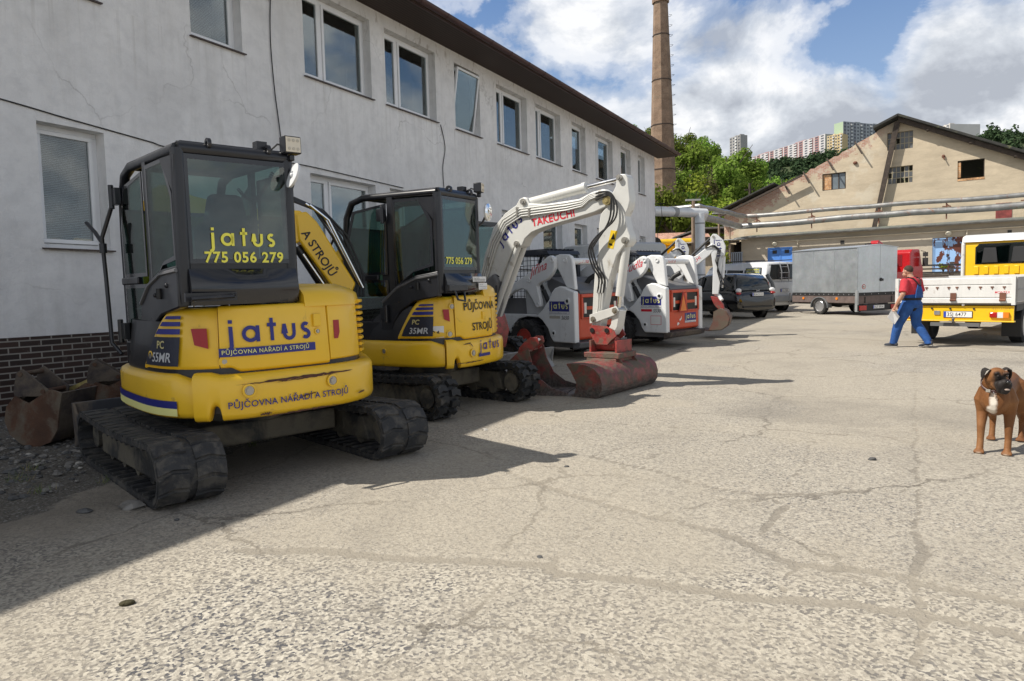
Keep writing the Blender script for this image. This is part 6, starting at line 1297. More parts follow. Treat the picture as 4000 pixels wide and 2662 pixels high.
    for k in range(7): xx=x0+.06+k*.115; r_.bx(xx,xx+.05,y0+.06,y1-.15,2.07,2.10)
    r_.build('cab_roof',CABN,T,bevel=.012)
    g=MB()
    for k in range(9): xx=x0+.07+k*.093; g.bx(xx,xx+.009,y0+.0,y0+.009,1.62,1.98)
    for k in range(5): zz=1.64+k*.078; g.bx(x0+.05,x1-.05,y0+.0095,y0+.017,zz,zz+.009)
    g.build('rear_grid',GRID,T); MB().bx(x0+.05,x1-.05,y0+.02,y0+.026,1.62,1.97).build('rear_window',CG,T)
    for xx in (x0,x1-.012):
        g=MB()
        for k in range(10): yy=y0+.1+k*.1; g.bx(xx+.0,xx+.006,yy,yy+.01,1.15,1.98)
        for k in range(8): zz=1.18+k*.1; g.bx(xx+.0062,xx+.012,y0+.08,y1-.08,zz,zz+.01)
        g.build('side_grid',GRID,T)
    s_=MB(); s_.bx(-.22,.22,-.2,.2,.75,.9); s_.bx(-.22,.22,-.28,-.18,.85,1.5); s_.build('seat',SEAT,T,bevel=.04)
    o=MB(); o.prism([(-1.22,1.255),(-1.20,1.29),(-.45,1.55),(-.40,1.50),(-.40,1.22),(-1.22,1.22)],'x',-.54,.54); o.build('engine_cover',GRM,T,bevel=.01); o=MB(); o.tube([(.12,-.8,1.4),(.14,-.88,1.5),(.22,-1.0,1.58)],[.05,.05,.055],12); o.build('exhaust',HOSE,T)
    o=bucketshape([(1.95,.05),(1.5,.03),(1.42,.1),(1.36,.3),(1.38,.55),(1.45,.62)],-.92,.92,-.02); o.build('loader_bucket',GRM,T)
    for sd in (-1,1): MB().prism([(1.95,.05),(1.5,.03),(1.42,.1),(1.36,.3),(1.38,.55),(1.45,.62)],'x',sd*.92,sd*.94).build('bucket_cheek',GRM,T)
    return T
loader(.83,14.2,43,'white and orange red skid loader named Jiřina, behind the pale boom','Jiřina','S650',False)
loader(2.85,16.0,45,'white and orange red skid loader with an orange warning triangle on its rear door','Čudla','S530',True)
# ================================================================ two small white excavators behind the loaders
def small(x,y,rz,lab,full=True):
    T=thing('white_mini_excavator',lab,'excavator',x,y,rz,group='small white excavators')
    M=None
    o=MB(); o.prism([(.5,.8),(.62,1.5),(.95,1.82),(1.3,2.0),(1.58,2.22),(1.66,2.28),(1.74,2.24),(1.72,2.14),(1.6,2.0),(1.4,1.84),(1.05,1.6),(.85,1.4),(.75,.8)],'x',-.07,.07); o.build('boom',WHW,T,bevel=.01)
    AR=[(1.62,2.42),(1.68,2.50),(1.76,2.49),(1.90,2.36),(1.97,2.2),(1.95,2.0),(1.90,1.88),(1.84,1.30),(1.80,1.05),(1.66,1.05),(1.68,1.7),(1.64,2.0),(1.62,2.2)]
    o=MB(); o.prism(AR,'x',-.065,.065); o.build('dipper_arm',WHW,T,bevel=.01)
    MB().tube([(0,1.15,1.98),(0,1.66,2.44)],.03,8).build('arm_ram',HOSE,T); o=MB(); o.tube([(0,1.93,1.95),(0,1.90,1.45)],.04,10); R_=o.build('bucket_ram',WHW,T); MB().tube([(0,1.90,1.47),(0,1.89,1.2)],.02,8).build('ram_rod',CHR,R_)
    for k in range(3): o=MB(); o.tube([(.08,1.5,2.16),(.10,1.72-.02*k,2.22),(.10,1.86-.03*k,2.1),(.09,1.80-.03*k,1.85),(.09,1.78+.02*k,1.6),(.09,1.86+.05*k,1.3),(.09,2.02+.03*k,1.22),(.07,1.9,1.08)],.012,5); o.build('hydraulic_hose',HOSE,T)
    for (yy,zz) in ((1.69,2.43),(1.68,2.18),(1.91,1.95)): MB().cyl((-.08,yy,zz),(.08,yy,zz),.03,n=12).build('pin',BOLT,T)
    d=Vector((.02,-1)).normalized(); letter('brand_lettering',jatus2d(.078),NAVY,T,lambda u,v:(.067,1.775+v*.98+.0,2.36-u)); letter('logo_bar',([(0,0),(.22,0),(.22,.02),(0,.02)],[(0,1,2,3)]),NAVY,T,lambda u,v:(.067,1.70+v,2.36-u))
    letter('maker_lettering',txt2d('TAKEUCHI',.11,.008),RTX,T,lambda u,v:(.072,.98+u*.80-v*.55,1.60+u*.62+v*.8))
    o=MB(); o.tube([(-.05,1.72,1.06),(0,1.82,1.0),(.05,1.88,.9)],.05,10); o.build('tilt_link',WHW,T)
    o=MB(); o.prism([(1.62,1.0),(1.78,.98),(1.92,.8),(1.95,.62),(1.82,.66),(1.70,.8)],'x',-.09,.09); o.build('quick_hitch',REDM,T,bevel=.01)
    o=bucketshape([(1.72,.62),(1.86,.70),(2.0,.64),(2.08,.48),(2.04,.32),(1.9,.22),(1.6,.20),(1.45,.22)],-.42,.42,.02); BB=o.build('bucket',mat('bucket brown',(.16,.08,.06),.6,dirt=((.14,.11,.08),.5,4)),T)
    for x_ in (-.44,.42): MB().prism([(1.72,.62),(1.86,.70),(2.0,.64),(2.08,.48),(2.04,.32),(1.9,.22),(1.6,.20),(1.7,.4)],'x',x_,x_+.02).build('cheek_plate',MATS['bucket brown'],BB)
    Shell(.62,.68).panel(0,359.9,.45,1.05,.95,n=50,bev=.05,th=.4).build('body',WHW,T); o=MB(); o.bx(-.2,.2,-.35,.0,1.05,1.2); o.bx(-.2,.2,-.4,-.32,1.2,1.5); o.build('seat',SEAT,T,bevel=.03)
    under(T,1.2,.25,.6,.2,RUBC,lug=.03); return T
small(3.35,17.75,-111,'small white excavator with an upright arm beside the black hatchback')
small(2.75,18.9,-101,'small white excavator with a leaning arm, half hidden by the loader with the triangle')
# ================================================================ cars and trucks
CBLK=mat('car paint black',(.006,.006,.007),.12,var=.05,coat=1.0,dirt=((.06,.055,.05),.08,3)); CWH=mat('car paint silver white',(.66,.67,.68),.25,var=.03,coat=.8,dirt=((.3,.28,.25),.10,3)); CGR=mat('car paint grey',(.38,.40,.41),.3,var=.05,coat=.6)
CGL=mat('car glass dark',(.012,.016,.017),.04,var=.1,spec=.8); ALLOY=mat('alloy',(.55,.55,.56),.3,metal=.7); LR=mat('lamp red',(.42,.01,.012),.15,coat=.6); LC=mat('lamp clear',(.72,.72,.72),.12,coat=.6); PLT=mat('plate white',(.80,.80,.78),.4,var=.02); PLB=mat('plate blue',(.02,.06,.45),.4); LO=mat('lamp orange',(.75,.22,.02),.2); PLS=mat('black plastic',(.02,.02,.021),.6,var=.1)
def plate(P,txt,x,y,z,w=.52,h=.11,n=1):
    o=MB(); o.bx(x-w/2,x+w/2,y-.012,y,z-h/2,z+h/2); Pl=o.build('number_plate',PLT,P); o=MB(); o.bx(x-w/2-.008,x+w/2+.008,y-.008,y+.004,z-h/2-.01,z+h/2+.01); o.build('plate_frame',TBLK,P)
    letter('eu_band',([(x-w/2+.002,z-h/2+.003),(x-w/2+.042,z-h/2+.003),(x-w/2+.042,z+h/2-.003),(x-w/2+.002,z+h/2-.003)],[(0,1,2,3)]),PLB,Pl,lambda u,v:(u,y-.0135,v))
    letter('plate_lettering',txt2d(txt,.105*h/.11,.003,sp=1.06),TBLK,Pl,lambda u,v:(x-w/2+.06*w/.52+u*.93*w/.52,y-.0135,z-.035*h/.11+v))
def wheel(P,x,y,r,w,sd,spokes=5,steel=False):
    o=MB(); hw=w/2; o.lathe([(-hw*.7,r*.62),(-hw,r*.72),(-hw,r*.9),(-hw*.8,r*.99),(hw*.8,r*.99),(hw,r*.9),(hw,r*.72),(hw*.7,r*.62)],(x,y,r),'x',36); T_=o.build('wheel',TYRE,P); q=MB()
    q.lathe([(sd*hw*.8,r*.66),(sd*hw*.9,r*.62),(sd*hw*.2,r*.58)],(x,y,r),'x',30); q.lathe([(sd*hw*.6,.01),(sd*hw*.7,r*.13),(sd*hw*.4,r*.16)],(x,y,r),'x',14)
    if steel: q.lathe([(sd*hw*.3,r*.58),(sd*hw*.5,r*.45),(sd*hw*.35,r*.3),(sd*hw*.6,r*.12)],(x,y,r),'x',24)
    else:
        for k in range(spokes):
            a=2*math.pi*k/spokes
            for da in (-.13,.13): q.tube([(x+sd*hw*.55,y+math.sin(a)*r*.1,r+math.cos(a)*r*.1),(x+sd*hw*.7,y+math.sin(a+da)*r*.6,r+math.cos(a+da)*r*.6)],.016,6)
    q.build('rim',ALLOY,T_); MB().lathe([(sd*hw*.18,.01),(sd*hw*.18,r*.6)],(x,y,r),'x',24).build('brake_disc',PLS,T_); return T_
def loft_car(P,st,gh,paint,name='body',roofin=.03,glassm=None,pill=None):
    def ring(y,zb,zt,w):
        h=zt-zb; return [(-w*.82,y,zb),(-w*.97,y,zb+.12*h),(-w,y,zb+.45*h),(-w*.985,y,zb+.8*h),(-w*.92,y,zt),(-w*.5,y,zt+.015),(w*.5,y,zt+.015),(w*.92,y,zt),(w*.985,y,zb+.8*h),(w,y,zb+.45*h),(w*.97,y,zb+.12*h),(w*.82,y,zb)]
    o=MB(); o.rings([ring(*s_) for s_ in st]); B_=o.build(name,paint,P); sb=B_.modifiers.new('s','SUBSURF'); sb.levels=1; sb.render_levels=1
    for p_ in B_.data.polygons: p_.use_smooth=True
    def gr(y,zb,zt,w0,w1): return [(-w0,y,zb),(-w1-.02,y,zt-.06),(-w1+.05,y,zt-.01),(0,y,zt+.01),(w1-.05,y,zt-.01),(w1+.02,y,zt-.06),(w0,y,zb)]
    o=MB(); o.rings([gr(*g_) for g_ in gh]); G_=o.build('glasshouse',glassm or CGL,P)
    o=MB(); rg=[]
    for (y,zb,zt,w0,w1) in gh:
        if zt-zb<.3: continue
        rg.append([(-w1-.028,y,zt-.075),(-w1+.04,y,zt+.0),(0,y,zt+.022),(w1-.04,y,zt+.0),(w1+.028,y,zt-.075),(w1-.02,y,zt-.07),(0,y,zt-.02),(-w1+.02,y,zt-.07)])
    o.rings(rg); o.build('roof',paint,P); return B_
def arches(P,ys_,w,r,m=PLS):
    for y in ys_:
        for sd in (-1,1):
            o=MB(); o.lathe([(0,.02),(0,r*1.16),(sd*.012,r*1.16),(sd*.012,.02)],(sd*(w-.004),y,r),'x',30); o.build('wheel_arch',m,P)
# black hatchback
T=thing('parked_car','black five door hatchback with clear and red tail lamps','car',8.04,24.6,21)
st=[(-.82,.34,.70,.70),(-.78,.26,.86,.82),(-.66,.24,1.0,.845),(-.3,.22,1.04,.85),(.6,.20,1.02,.85),(1.8,.20,1.0,.85),(2.3,.2,.95,.84),(2.85,.24,.82,.80),(3.08,.3,.66,.66)]
gh=[(-.70,.98,1.06,.76,.60),(-.56,.98,1.36,.78,.60),(-.38,.98,1.48,.79,.62),(.1,.98,1.54,.80,.64),(.9,.98,1.55,.80,.64),(1.5,.97,1.48,.80,.62),(2.05,.94,1.20,.78,.60),(2.4,.92,.96,.74,.6)]
loft_car(T,st,gh,CBLK); arches(T,(0,2.5),.85,.30)
for y in (0,2.5):
    for sd in (-1,1): wheel(T,sd*.76,y,.30,.19,sd)
for sd in (-1,1):
    o=MB(); o.tube([(sd*.66,-.50,1.50),(sd*.79,-.62,1.20),(sd*.82,-.66,1.0)],.06,6); o.build('pillar',CBLK,T)
    for y in (.35,1.2): MB().tube([(sd*.805,y,1.0),(sd*.68,y,1.47)],.028,5).build('pillar',PLS,T)
    o=MB(); o.ball((sd*.70,-.715,.98),(.115,.075,.08),12,8); o.build('tail_lamp',LC,T); o=MB(); o.ball((sd*.715,-.74,.885),(.105,.07,.045),12,8); o.build('tail_lamp',LR,T)
    o=MB(); o.ball((sd*.80,1.75,1.02),(.09,.05,.06),10,6); o.build('door_mirror',CBLK,T)
plate(T,'8U6 3114',0,-.835,.84,.46,.11); MB().tube([(-.05,-.84,1.0),(-.05,-.84,.93)],.007,4).tube([(.05,-.84,1.0),(.05,-.84,.93)],.007,4).tube([(-.05,-.84,.965),(.05,-.84,.965)],.007,4).build('badge',ALLOY,T)
o=MB(); o.bx(-.60,.60,-.86,-.80,.40,.45); o.build('bumper_strip',PLS,T); MB().tube([(-.1,-.74,1.12),(.22,-.70,1.18)],.01,5).build('rear_wiper',PLS,T); MB().tube([(0,-.2,1.55),(0,-.35,1.75)],.006,4).build('aerial',PLS,T)
# silver white van
T=thing('parked_van','silver white van with a ladder rack on its rear door and a yellow lettered poster','van',10.35,28.7,24)
st=[(-.95,.30,.82,.85),(-.92,.26,1.22,.90),(-.85,.24,1.26,.91),(1,.22,1.24,.92),(2.9,.22,1.22,.92),(3.2,.24,1.1,.90),(3.75,.28,.85,.78)]
gh=[(-.90,1.22,1.90,.88,.70),(-.82,1.22,1.97,.88,.76),(.5,1.22,2.0,.88,.77),(2.0,1.22,1.98,.88,.77),(2.5,1.22,1.85,.87,.74),(3.1,1.15,1.28,.82,.68)]
loft_car(T,st,gh,CWH,glassm=CWH); arches(T,(0,2.95),.92,.32)
for y in (0,2.95):
    for sd in (-1,1): wheel(T,sd*.82,y,.32,.2,sd)
for sd in (-1,1):
    o=MB(); o.prism([(-.68,1.30),(-.72,1.75),(1.05,1.78),(1.05,1.30)],'x',sd*.872,sd*.885); 
    vv=[]; 
    for y,z in ((-.68,1.30),(.28,1.30),(.28,1.80),(-.66,1.78)): vv.append((sd*(.895-(z-1.22)*.17+.006),y,z))
    MB().add(vv,[(0,1,2,3)]).build('side_window',CGL,T)
    for (a,b_) in ((.36,1.3),(1.38,2.25)):
        vv=[(sd*(.895-(z-1.22)*.17+.006),y,z) for y,z in ((a,1.30),(b_,1.30),(b_-(.25 if a>1 else 0),1.78),(a,1.80))]; MB().add(vv,[(0,1,2,3)]).build('side_window',CGL,T)
    MB().bx(sd*.82-.07,sd*.82+.07,-.965,-.87,.86,1.20).build('tail_lamp',LR,T)
    MB().tube([(sd*.70,-.7,2.06),(sd*.70,1.9,2.06)],.018,6).build('roof_rail',PLS,T)
vv=[(-(.895-(z-1.22)*.17+.010),y,z) for y,z in ((-.62,1.33),(.22,1.33),(.22,1.77),(-.60,1.76))]; pm,nt,b=newmat('poster hills'); L=nt.links; c=ramp(nt,noise(nt,coords(nt,'Object',(1,3,6)),2,4),[(.35,(.05,.06,.05)),(.5,(.12,.15,.17)),(.65,(.30,.36,.42))]); L.new(c,b.inputs['Base Color'])
PO=MB().add(vv,[(0,1,2,3)]).build('poster',pm,T)
for t_,z,y0_,sz in (('OFFROAD VÍKEND',1.67,.18,.085),('HORNY U TASOVA',1.57,.17,.085),('2023',1.47,-.22,.09),('.CZ',1.36,-.35,.1)): letter('poster_lettering',txt2d(t_,sz,.012),YTX,PO,lambda u,v,z=z,y0_=y0_:(-(.895-(z+v-1.22)*.17+.014),y0_-u,z+v))
o=MB(); o.prism([(-.68,1.30),(.68,1.30),(.60,1.88),(-.60,1.88)],'y',-.955,-.93); o.build('rear_window',CGL,T)
for x in (-.22,.16): MB().tube([(x,-.99,1.95),(x,-1.10,1.6),(x+.04,-1.05,1.2)],.02,6).build('rack_rail',ALLOY,T)
for z in (1.78,1.55,1.35): MB().tube([(-.25,-1.04,z),(.2,-1.04,z)],.012,5).build('rack_rung',ALLOY,T)
o=MB(); o.bx(-.86,.86,-1.03,-.9,.42,.66); o.build('rear_bumper',mat('bumper grey',(.30,.31,.32),.5),T,bevel=.02); plate(T,'3U5 9004',.08,-.96,.86,.42,.11); o=MB(); o.tube([(.3,-.95,.4),(.35,-1.2,.38),(.36,-1.25,.5)],.025,8); o.build('tow_bar',PLS,T)
# grey utility vehicle behind the loaders
T=thing('utility_van','grey boxy utility van behind the loaders, windows and roof showing above them','van',4.35,22.6,122)
o=MB(); o.prism([(-.1,.5),(-.12,2.1),(.0,2.5),(.2,2.56),(2.3,2.56),(2.6,2.5),(2.95,1.95),(3.9,1.55),(4.0,.5)],'x',-.9,.9); o.build('body',CGR,T,bevel=.07,seg=4)
for sd in (-1,1):
    for (a,b_) in ((.25,1.15),(1.35,2.05),(2.15,2.75)): MB().prism([(a,1.62),(b_,1.62),(b_-(.18 if a>2 else 0),2.30),(a,2.30)],'x',sd*.903,sd*.912).build('side_window',CG if False else CGL,T,bevel=.004)
    for y in (.7,3.2): wheel(T,sd*.82,y,.38,.24,sd)
MB().prism([(-.68,1.6),(.68,1.6),(.62,2.28),(-.62,2.28)],'y',-.145,-.13).build('rear_window',CGL,T); MB().prism([(-.75,1.52),(.75,1.52),(.68,2.36),(-.68,2.36)],'y',-.135,-.125).build('window_seal',PLS,T)
# box trailer
GALV,nt,b=newmat('galvanised sheet'); L=nt.links; v=coords(nt)
vo=nd(nt,'ShaderNodeTexVoronoi'); vo.inputs['Scale'].default_value=14; L.new(v,vo.inputs[0])
c=mixc(nt,.06,ramp(nt,noise(nt,v,1.2,6),[(.35,(.42,.53,.60)),(.65,(.53,.64,.70))]),vo.outputs['Color']); hsv=nd(nt,'ShaderNodeHueSaturation'); hsv.inputs['Saturation'].default_value=.35; L.new(c,hsv.inputs['Color']); L.new(hsv.outputs[0],b.inputs['Base Color']); b.inputs['Metallic'].default_value=.75; L.new(ramp(nt,noise(nt,v,3,5),[(.3,.32),(.7,.48)]),b.inputs['Roughness'])
bp=nd(nt,'ShaderNodeBump'); bp.inputs['Strength'].default_value=.15; bp.inputs['Distance'].default_value=.05; L.new(noise(nt,v,1.6,2),bp.inputs['Height']); L.new(bp.outputs[0],b.inputs['Normal'])
PLY=mat('trailer plywood',(.14,.105,.095),.7,var=.25,vs=5)
T=thing('box_trailer','galvanised box trailer with a gabled lid, brown plywood sides and orange side lamps','trailer',11.80,24.02,22)
W_,H0,H1,HR,LN=1.86,.79,2.33,2.43,2.97
o=MB(); o.bx(0,.02,.02,LN,H0,H1); o.bx(W_-.02,W_,.02,LN,H0,H1); o.prism([(0.02,H0),(W_-.02,H0),(W_-.02,H1),(1.0,HR-.02),(.02,H1)],'y',LN-.02,LN); o.build('box_wall',GALV,T)
for y in (.0,.98,1.95,LN-.03): MB().bx(-.012,-.001,y,y+.03,H0-.03,H1).build('seam_strip',GALV,T)
MB().prism([(-.03,H1-.01),(-.03,H1+.01),(1.0,HR+.01),(W_+.03,H1+.01),(W_+.03,H1-.01),(1.0,HR-.012)],'y',-.02,LN+.02).build('lid',GALV,T)
o=MB(); o.prism([(.01,H0),(1.035,H0),(1.035,HR-.025),(1.0,HR-.02),(.01,H1-.01)],'y',0,.018); o.build('rear_door',GALV,T); o=MB(); o.prism([(1.045,H0),(W_-.01,H0),(W_-.01,H1-.01),(1.045,HR-.025)],'y',0,.018); D_=o.build('rear_door',GALV,T)
o=MB(); o.cyl((1.08,-.02,1.22),(1.08,0,1.22),.06,n=14); o.bx(1.04,1.18,-.03,-.005,1.17,1.25); o.build('door_lock',PLS,D_)
o=MB(); o.bx(-.005,.015,0,LN,.44,H0-.01); o.bx(W_-.015,W_+.005,0,LN,.44,H0-.01); o.bx(0.02,W_-.02,.0,.02,.40,H0-.01);o.bx(0.02,W_-.02,LN-.02,LN,.44,H0-.01); o.bx(.02,W_-.02,.02,LN-.02,.42,.45); o.build('plywood_side',PLY,T)
MB().bx(-.012,-.006,0,LN,.68,H0-.0).build('side_rail',PLS,T); MB().bx(0,W_,-.012,-.002,.68,H0).build('rear_rail',PLS,T)
for k in range(13): y=.12+k*.22; MB().prism([(y-.022,.71),(y+.022,.71),(y,.76)],'x',-.022,-.013).build('lashing_hook',ALLOY,T)
for k in range(5): MB().ball((.3+k*.33,-.016,.735),.016,8,6).build('lashing_hook',ALLOY,T)
for y in (.86,2.4): MB().cyl((-.006,y,.585),(-.03,y,.585),.045,n=16).build('side_lamp',LO,T)
o=MB(); o.bx(-.05,W_+.05,-.06,.1,.16,.38); o.build('rear_beam',PLS,T,bevel=.01)
for x in (.18,W_-.2): MB().bx(x-.16,x+.16,-.085,-.062,.19,.35).build('tail_lamp',LR,T)
plate(T,'5U7 5914',.92,-.062,.29,.52,.11); MB().bx(-.06,.01,-.05,.05,.14,.86).build('corner_post',mat('post zinc',(.4,.42,.43),.45,metal=.5),T,bevel=.006)
for x in (.35,1.6): MB().bx(x-.02,x+.02,-.02,.0,.44,.64).build('hinge_strap',PLS,T)
sg=MB(); sg.cyl((.29,-.004,.99),(.29,0,.99),.085,n=24); S_=sg.build('speed_sign',LR,T); MB().cyl((.29,-.006,.99),(.29,-.004,.99),.062,n=24).build('speed_face',STW,S_); letter('speed_lettering',txt2d('80',.095,.004),TBLK,S_,lambda u,v:(.235+u,-.0075,.957+v))
for sd in (0,1): 
    wheel(T,.06 if sd==0 else W_-.06,1.64,.30,.18,-1 if sd==0 else 1,steel=True)
    o=MB(); xa,xb=((-.05,.16) if sd==0 else (W_-.16,W_+.05)); a_=[(1.64+.40*math.cos(R(t)),.28+.36*math.sin(R(t))) for t in range(-5,186,10)]; i_=[(1.64+.375*math.cos(R(t)),.28+.335*math.sin(R(t))) for t in range(185,-6,-10)]; o.prism(a_+i_,'x',xa,xb,sm=True); o.build('mudguard',mat('mudguard grey',(.17,.18,.19),.6),T)
o=MB(); o.bx(.3,.36,.1,LN+.3,.36,.42); o.bx(W_-.36,W_-.3,.1,LN+.3,.36,.42); o.bx(.1,W_-.1,1.58,1.70,.27,.36); o.tube([(.33,LN+.25,.40),(W_/2,LN+1.0,.42),(W_/2,LN+1.3,.45)],.035,8); o.tube([(W_-.33,LN+.25,.40),(W_/2,LN+1.0,.42)],.035,8); o.build('chassis',PLS,T)
MB().tube([(W_/2-.2,LN+.9,.3),(W_/2-.2,LN+.9,.75)],.03,8).build('jockey_post',ALLOY,T)
# yellow and white tipper
MY=mat('truck yellow',(.86,.52,.012),.35,var=.04,coat=.4,dirt=((.3,.22,.08),.08,4)); TWH=mat('tipper white',(.70,.70,.68),.45,var=.05,vs=3,dirt=((.33,.29,.24),.14,4),streak=.25)
T=thing('tipper_truck','yellow and white tipper truck with a dropped side and rusty tailboard latches','truck',8.7,13.8,-46)
o=MB(); o.bx(-1.07,.96,0,.03,.83,1.32); o.bx(-1.07,.96,-.012,-.001,1.19,1.31); o.bx(-1.07,.96,-.012,-.001,.945,1.175); o.bx(-1.07,.96,-.02,.03,.83,.925); o.build('tailboard',TWH,T,bevel=.006)
for x,r_ in ((-.04,1),(.77,1)): MB().bx(x-.05,x+.05,-.03,-.013,.90,1.03).cyl((x-.05,-.035,.89),(x+.05,-.035,.89),.02,n=8).build('latch',MATS['rust'],T)
for x in (-.87,-.70,-.51,-.32,-.12,.02,.22,.41,.60,.79): MB().bx(x-.025,x+.025,-.022,-.0125,1.13,1.15).bx(x-.008,x+.008,-.024,-.0126,1.10,1.13).build('rope_hook',MATS['rust'],T)
mo=letter('owner_sticker',([(.63,1.005),(.90,1.005),(.90,1.07),(.63,1.07)],[(0,1,2,3)]),STW,T,lambda u,v:(u,-.0135,v)); letter('owner_lettering',txt2d('MONTEX',.068,.005,sp=1.0),RTX,mo,lambda u,v:(.64+u*.86,-.015,1.014+v))
MB().bx(-1.07,-1.03,.03,3.6,.83,1.32).build('side_board',TWH,T,bevel=.006); o=MB(); o.bx(.96,1.0,.0,3.6,.86,1.32); o.bx(1.0,1.012,.03,3.6,1.08,1.10); o.build('side_board',mat('board grey',(.34,.33,.31),.6,var=.15,vs=3),T,bevel=.006)
MB().bx(-1.03,.96,.03,3.6,.80,.84).build('bed_floor',mat('bed floor',(.2,.19,.18),.7),T); MB().bx(-1.03,.96,3.56,3.6,.84,1.34).build('front_board',TWH,T)
for x in (-1.05,.94): MB().bx(x-.03,x+.03,-.04,.04,.80,1.33).build('corner_post',TWH,T)
o=MB(); o.bx(-.98,.94,.05,.09,.50,.78); o.bx(-1.0,.96,.0,.12,.47,.50); o.build('rear_panel',MY,T,bevel=.008); plate(T,'3SJ 6477',.03,.045,.61,.48,.11)
for x in (-.85,.71): o=MB(); o.bx(x-.15,x-.02,.0,.05,.555,.66); L_=o.build('tail_lamp',LR,T,bevel=.02); MB().bx(x-.02,x+.07,.0,.05,.555,.66).build('lamp_lens',LC,L_); MB().bx(x+.07,x+.16,.0,.05,.555,.66).build('lamp_lens',LR if x<0 else LO,L_)
MB().bx(-.38,-.28,.03,.05,.60,.68).build('socket',ALLOY,T); letter('maker_lettering',txt2d('RENAULT',.055,.003,sp=1.3),mat('faint letter',(.55,.36,.06),.5),T,lambda u,v:(.60+u,.048,.70+v))
for x in (-.42,-.1,.3): MB().cyl((x,.03,.72),(x,.05,.72),.018,n=10).build('rivet',PLS,T)
o=MB(); o.bx(-.42,.42,-.06,.0,.38,.45); o.tube([(0,-.05,.45),(0,-.14,.44),(0,-.15,.52)],.022,8); o.ball((0,-.15,.53),.03,8,6); o.build('tow_bar',mat('tow grey',(.13,.13,.13),.5),T)
o=MB(); o.bx(-.40,-.34,.3,6.2,.45,.62); o.bx(.34,.40,.3,6.2,.45,.62); o.bx(-.9,.9,.5,3.4,.66,.80); o.build('chassis',PLS,T)
for y in (1.25,4.9):
    for sd in (-1,1): wheel(T,sd*.80,y,.36,.24,sd,steel=True)
for sd in (-1,1): MB().bx(sd*.80-.16,sd*.80+.16,.62,.64,.16,.5).build('mud_flap',PLS,T)
for (x,) in ((-.7,),(.1,)): MB().ball((x+.02,.03,.80),(.03,.03,.03),8,6).build('lamp_small',LC,T)
o=MB(); o.prism([(3.95,.55),(3.95,2.10),(4.05,2.22),(5.1,2.24),(5.7,1.55),(6.3,1.3),(6.35,.5)],'x',-.83,.83); CB=o.build('cab',MY,T,bevel=.06,seg=4)
o=MB(); o.prism([(3.90,2.12),(3.98,2.26),(4.2,2.31),(5.0,2.30),(5.1,2.22),(4.0,2.2)],'x',-.86,.86); o.build('roof_cap',TWH,T,bevel=.03,seg=3); o=MB(); o.prism([(3.90,.9),(3.91,2.1),(4.02,2.2),(4.14,2.2),(4.10,.9)],'x',-.87,-.79); o.build('cab_corner',TWH,T,bevel=.03,seg=3)
MB().prism([(-.55,1.63),(.60,1.63),(.60,2.0),(.52,2.05),(-.48,2.05),(-.55,1.98)],'y',3.93,3.945).build('cab_window',CG,CB); MB().prism([(-.58,1.60),(.63,1.60),(.63,2.03),(.54,2.08),(-.5,2.08),(-.58,2.0)],'y',3.942,3.949).build('window_seal',CGL,CB)
for x in (-.42,.16): o=MB(); o.prism([(x-.02,1.63),(x+.02,1.98),(x+.26,1.98),(x+.3,1.63)],'y',3.915,3.93); o.build('seat_back',SEAT,T,bevel=.006)
for k in range(7): MB().bx(-.60+k*.2,-.50+k*.2,3.93,3.95,1.36,1.55).build('pressed_rib',MY,CB,bevel=.01)
# red lorry with loading crane behind the trailer
RDT=mat('lorry red',(.42,.008,.012),.25,coat=.6,var=.05)
T=thing('red_lorry','red lorry with a folded crane and black mirror, half hidden by the box trailer','lorry',15.6,30.6,-60)
o=MB(); o.prism([(1.3,1.15),(1.3,2.28),(1.45,2.42),(2.0,2.42),(2.2,1.8),(2.3,1.6),(2.3,.9),(1.3,.9)],'x',-.95,.95); o.build('cab',RDT,T,bevel=.05,seg=3)
MB().bx(-.6,.6,1.28,1.296,1.7,2.2).build('cab_window',mat('red glass',(.20,.02,.025),.15,coat=.5),T,bevel=.02)
o=MB(); o.bx(-1.0,1.0,-1.6,1.2,1.0,1.08); o.bx(-1.0,-.96,-1.6,1.2,1.08,1.45); o.bx(.96,1.0,-1.6,1.2,1.08,1.45); o.bx(-.96,.96,-1.6,-1.56,1.08,1.45); o.build('load_bed',RDT,T)
o=MB(); o.prism([(.85,1.1),(.8,2.2),(.6,2.75),(.3,2.85),(.2,2.7),(.5,2.4),(.6,1.1)],'x',-.2,.15); o.build('crane',RDT,T,bevel=.03); MB().tube([(-.15,.2,2.7),(-.2,-.1,2.7),(-.15,.1,2.4)],.04,8).build('crane_hose',HOSE,T); letter('crane_lettering',txt2d('AXS',.3,.02,.2),STW,T,lambda u,v:(-.3+u,1.26,1.45+v-.0))
for y in (-1.0,1.8):
    for sd in (-1,1): wheel(T,sd*.85,y,.42,.26,sd,steel=True)
o=MB(); o.bx(-.95,.95,-1.5,2.3,.55,.95); o.build('chassis',PLS,T)
for (x,y) in ((1.12,2.1),(-1.12,2.1)): o=MB(); o.tube([(x*.85,y,2.35),(x*1.02,y,2.3),(x*1.02,y,1.7)],.018,6); o.bx(x*1.02-.09,x*1.02+.09,y-.04,y+.04,2.1,2.28); o.bx(x*1.02-.1,x*1.02+.1,y-.04,y+.04,1.68,2.04); o.build('door_mirror',PLS,T)
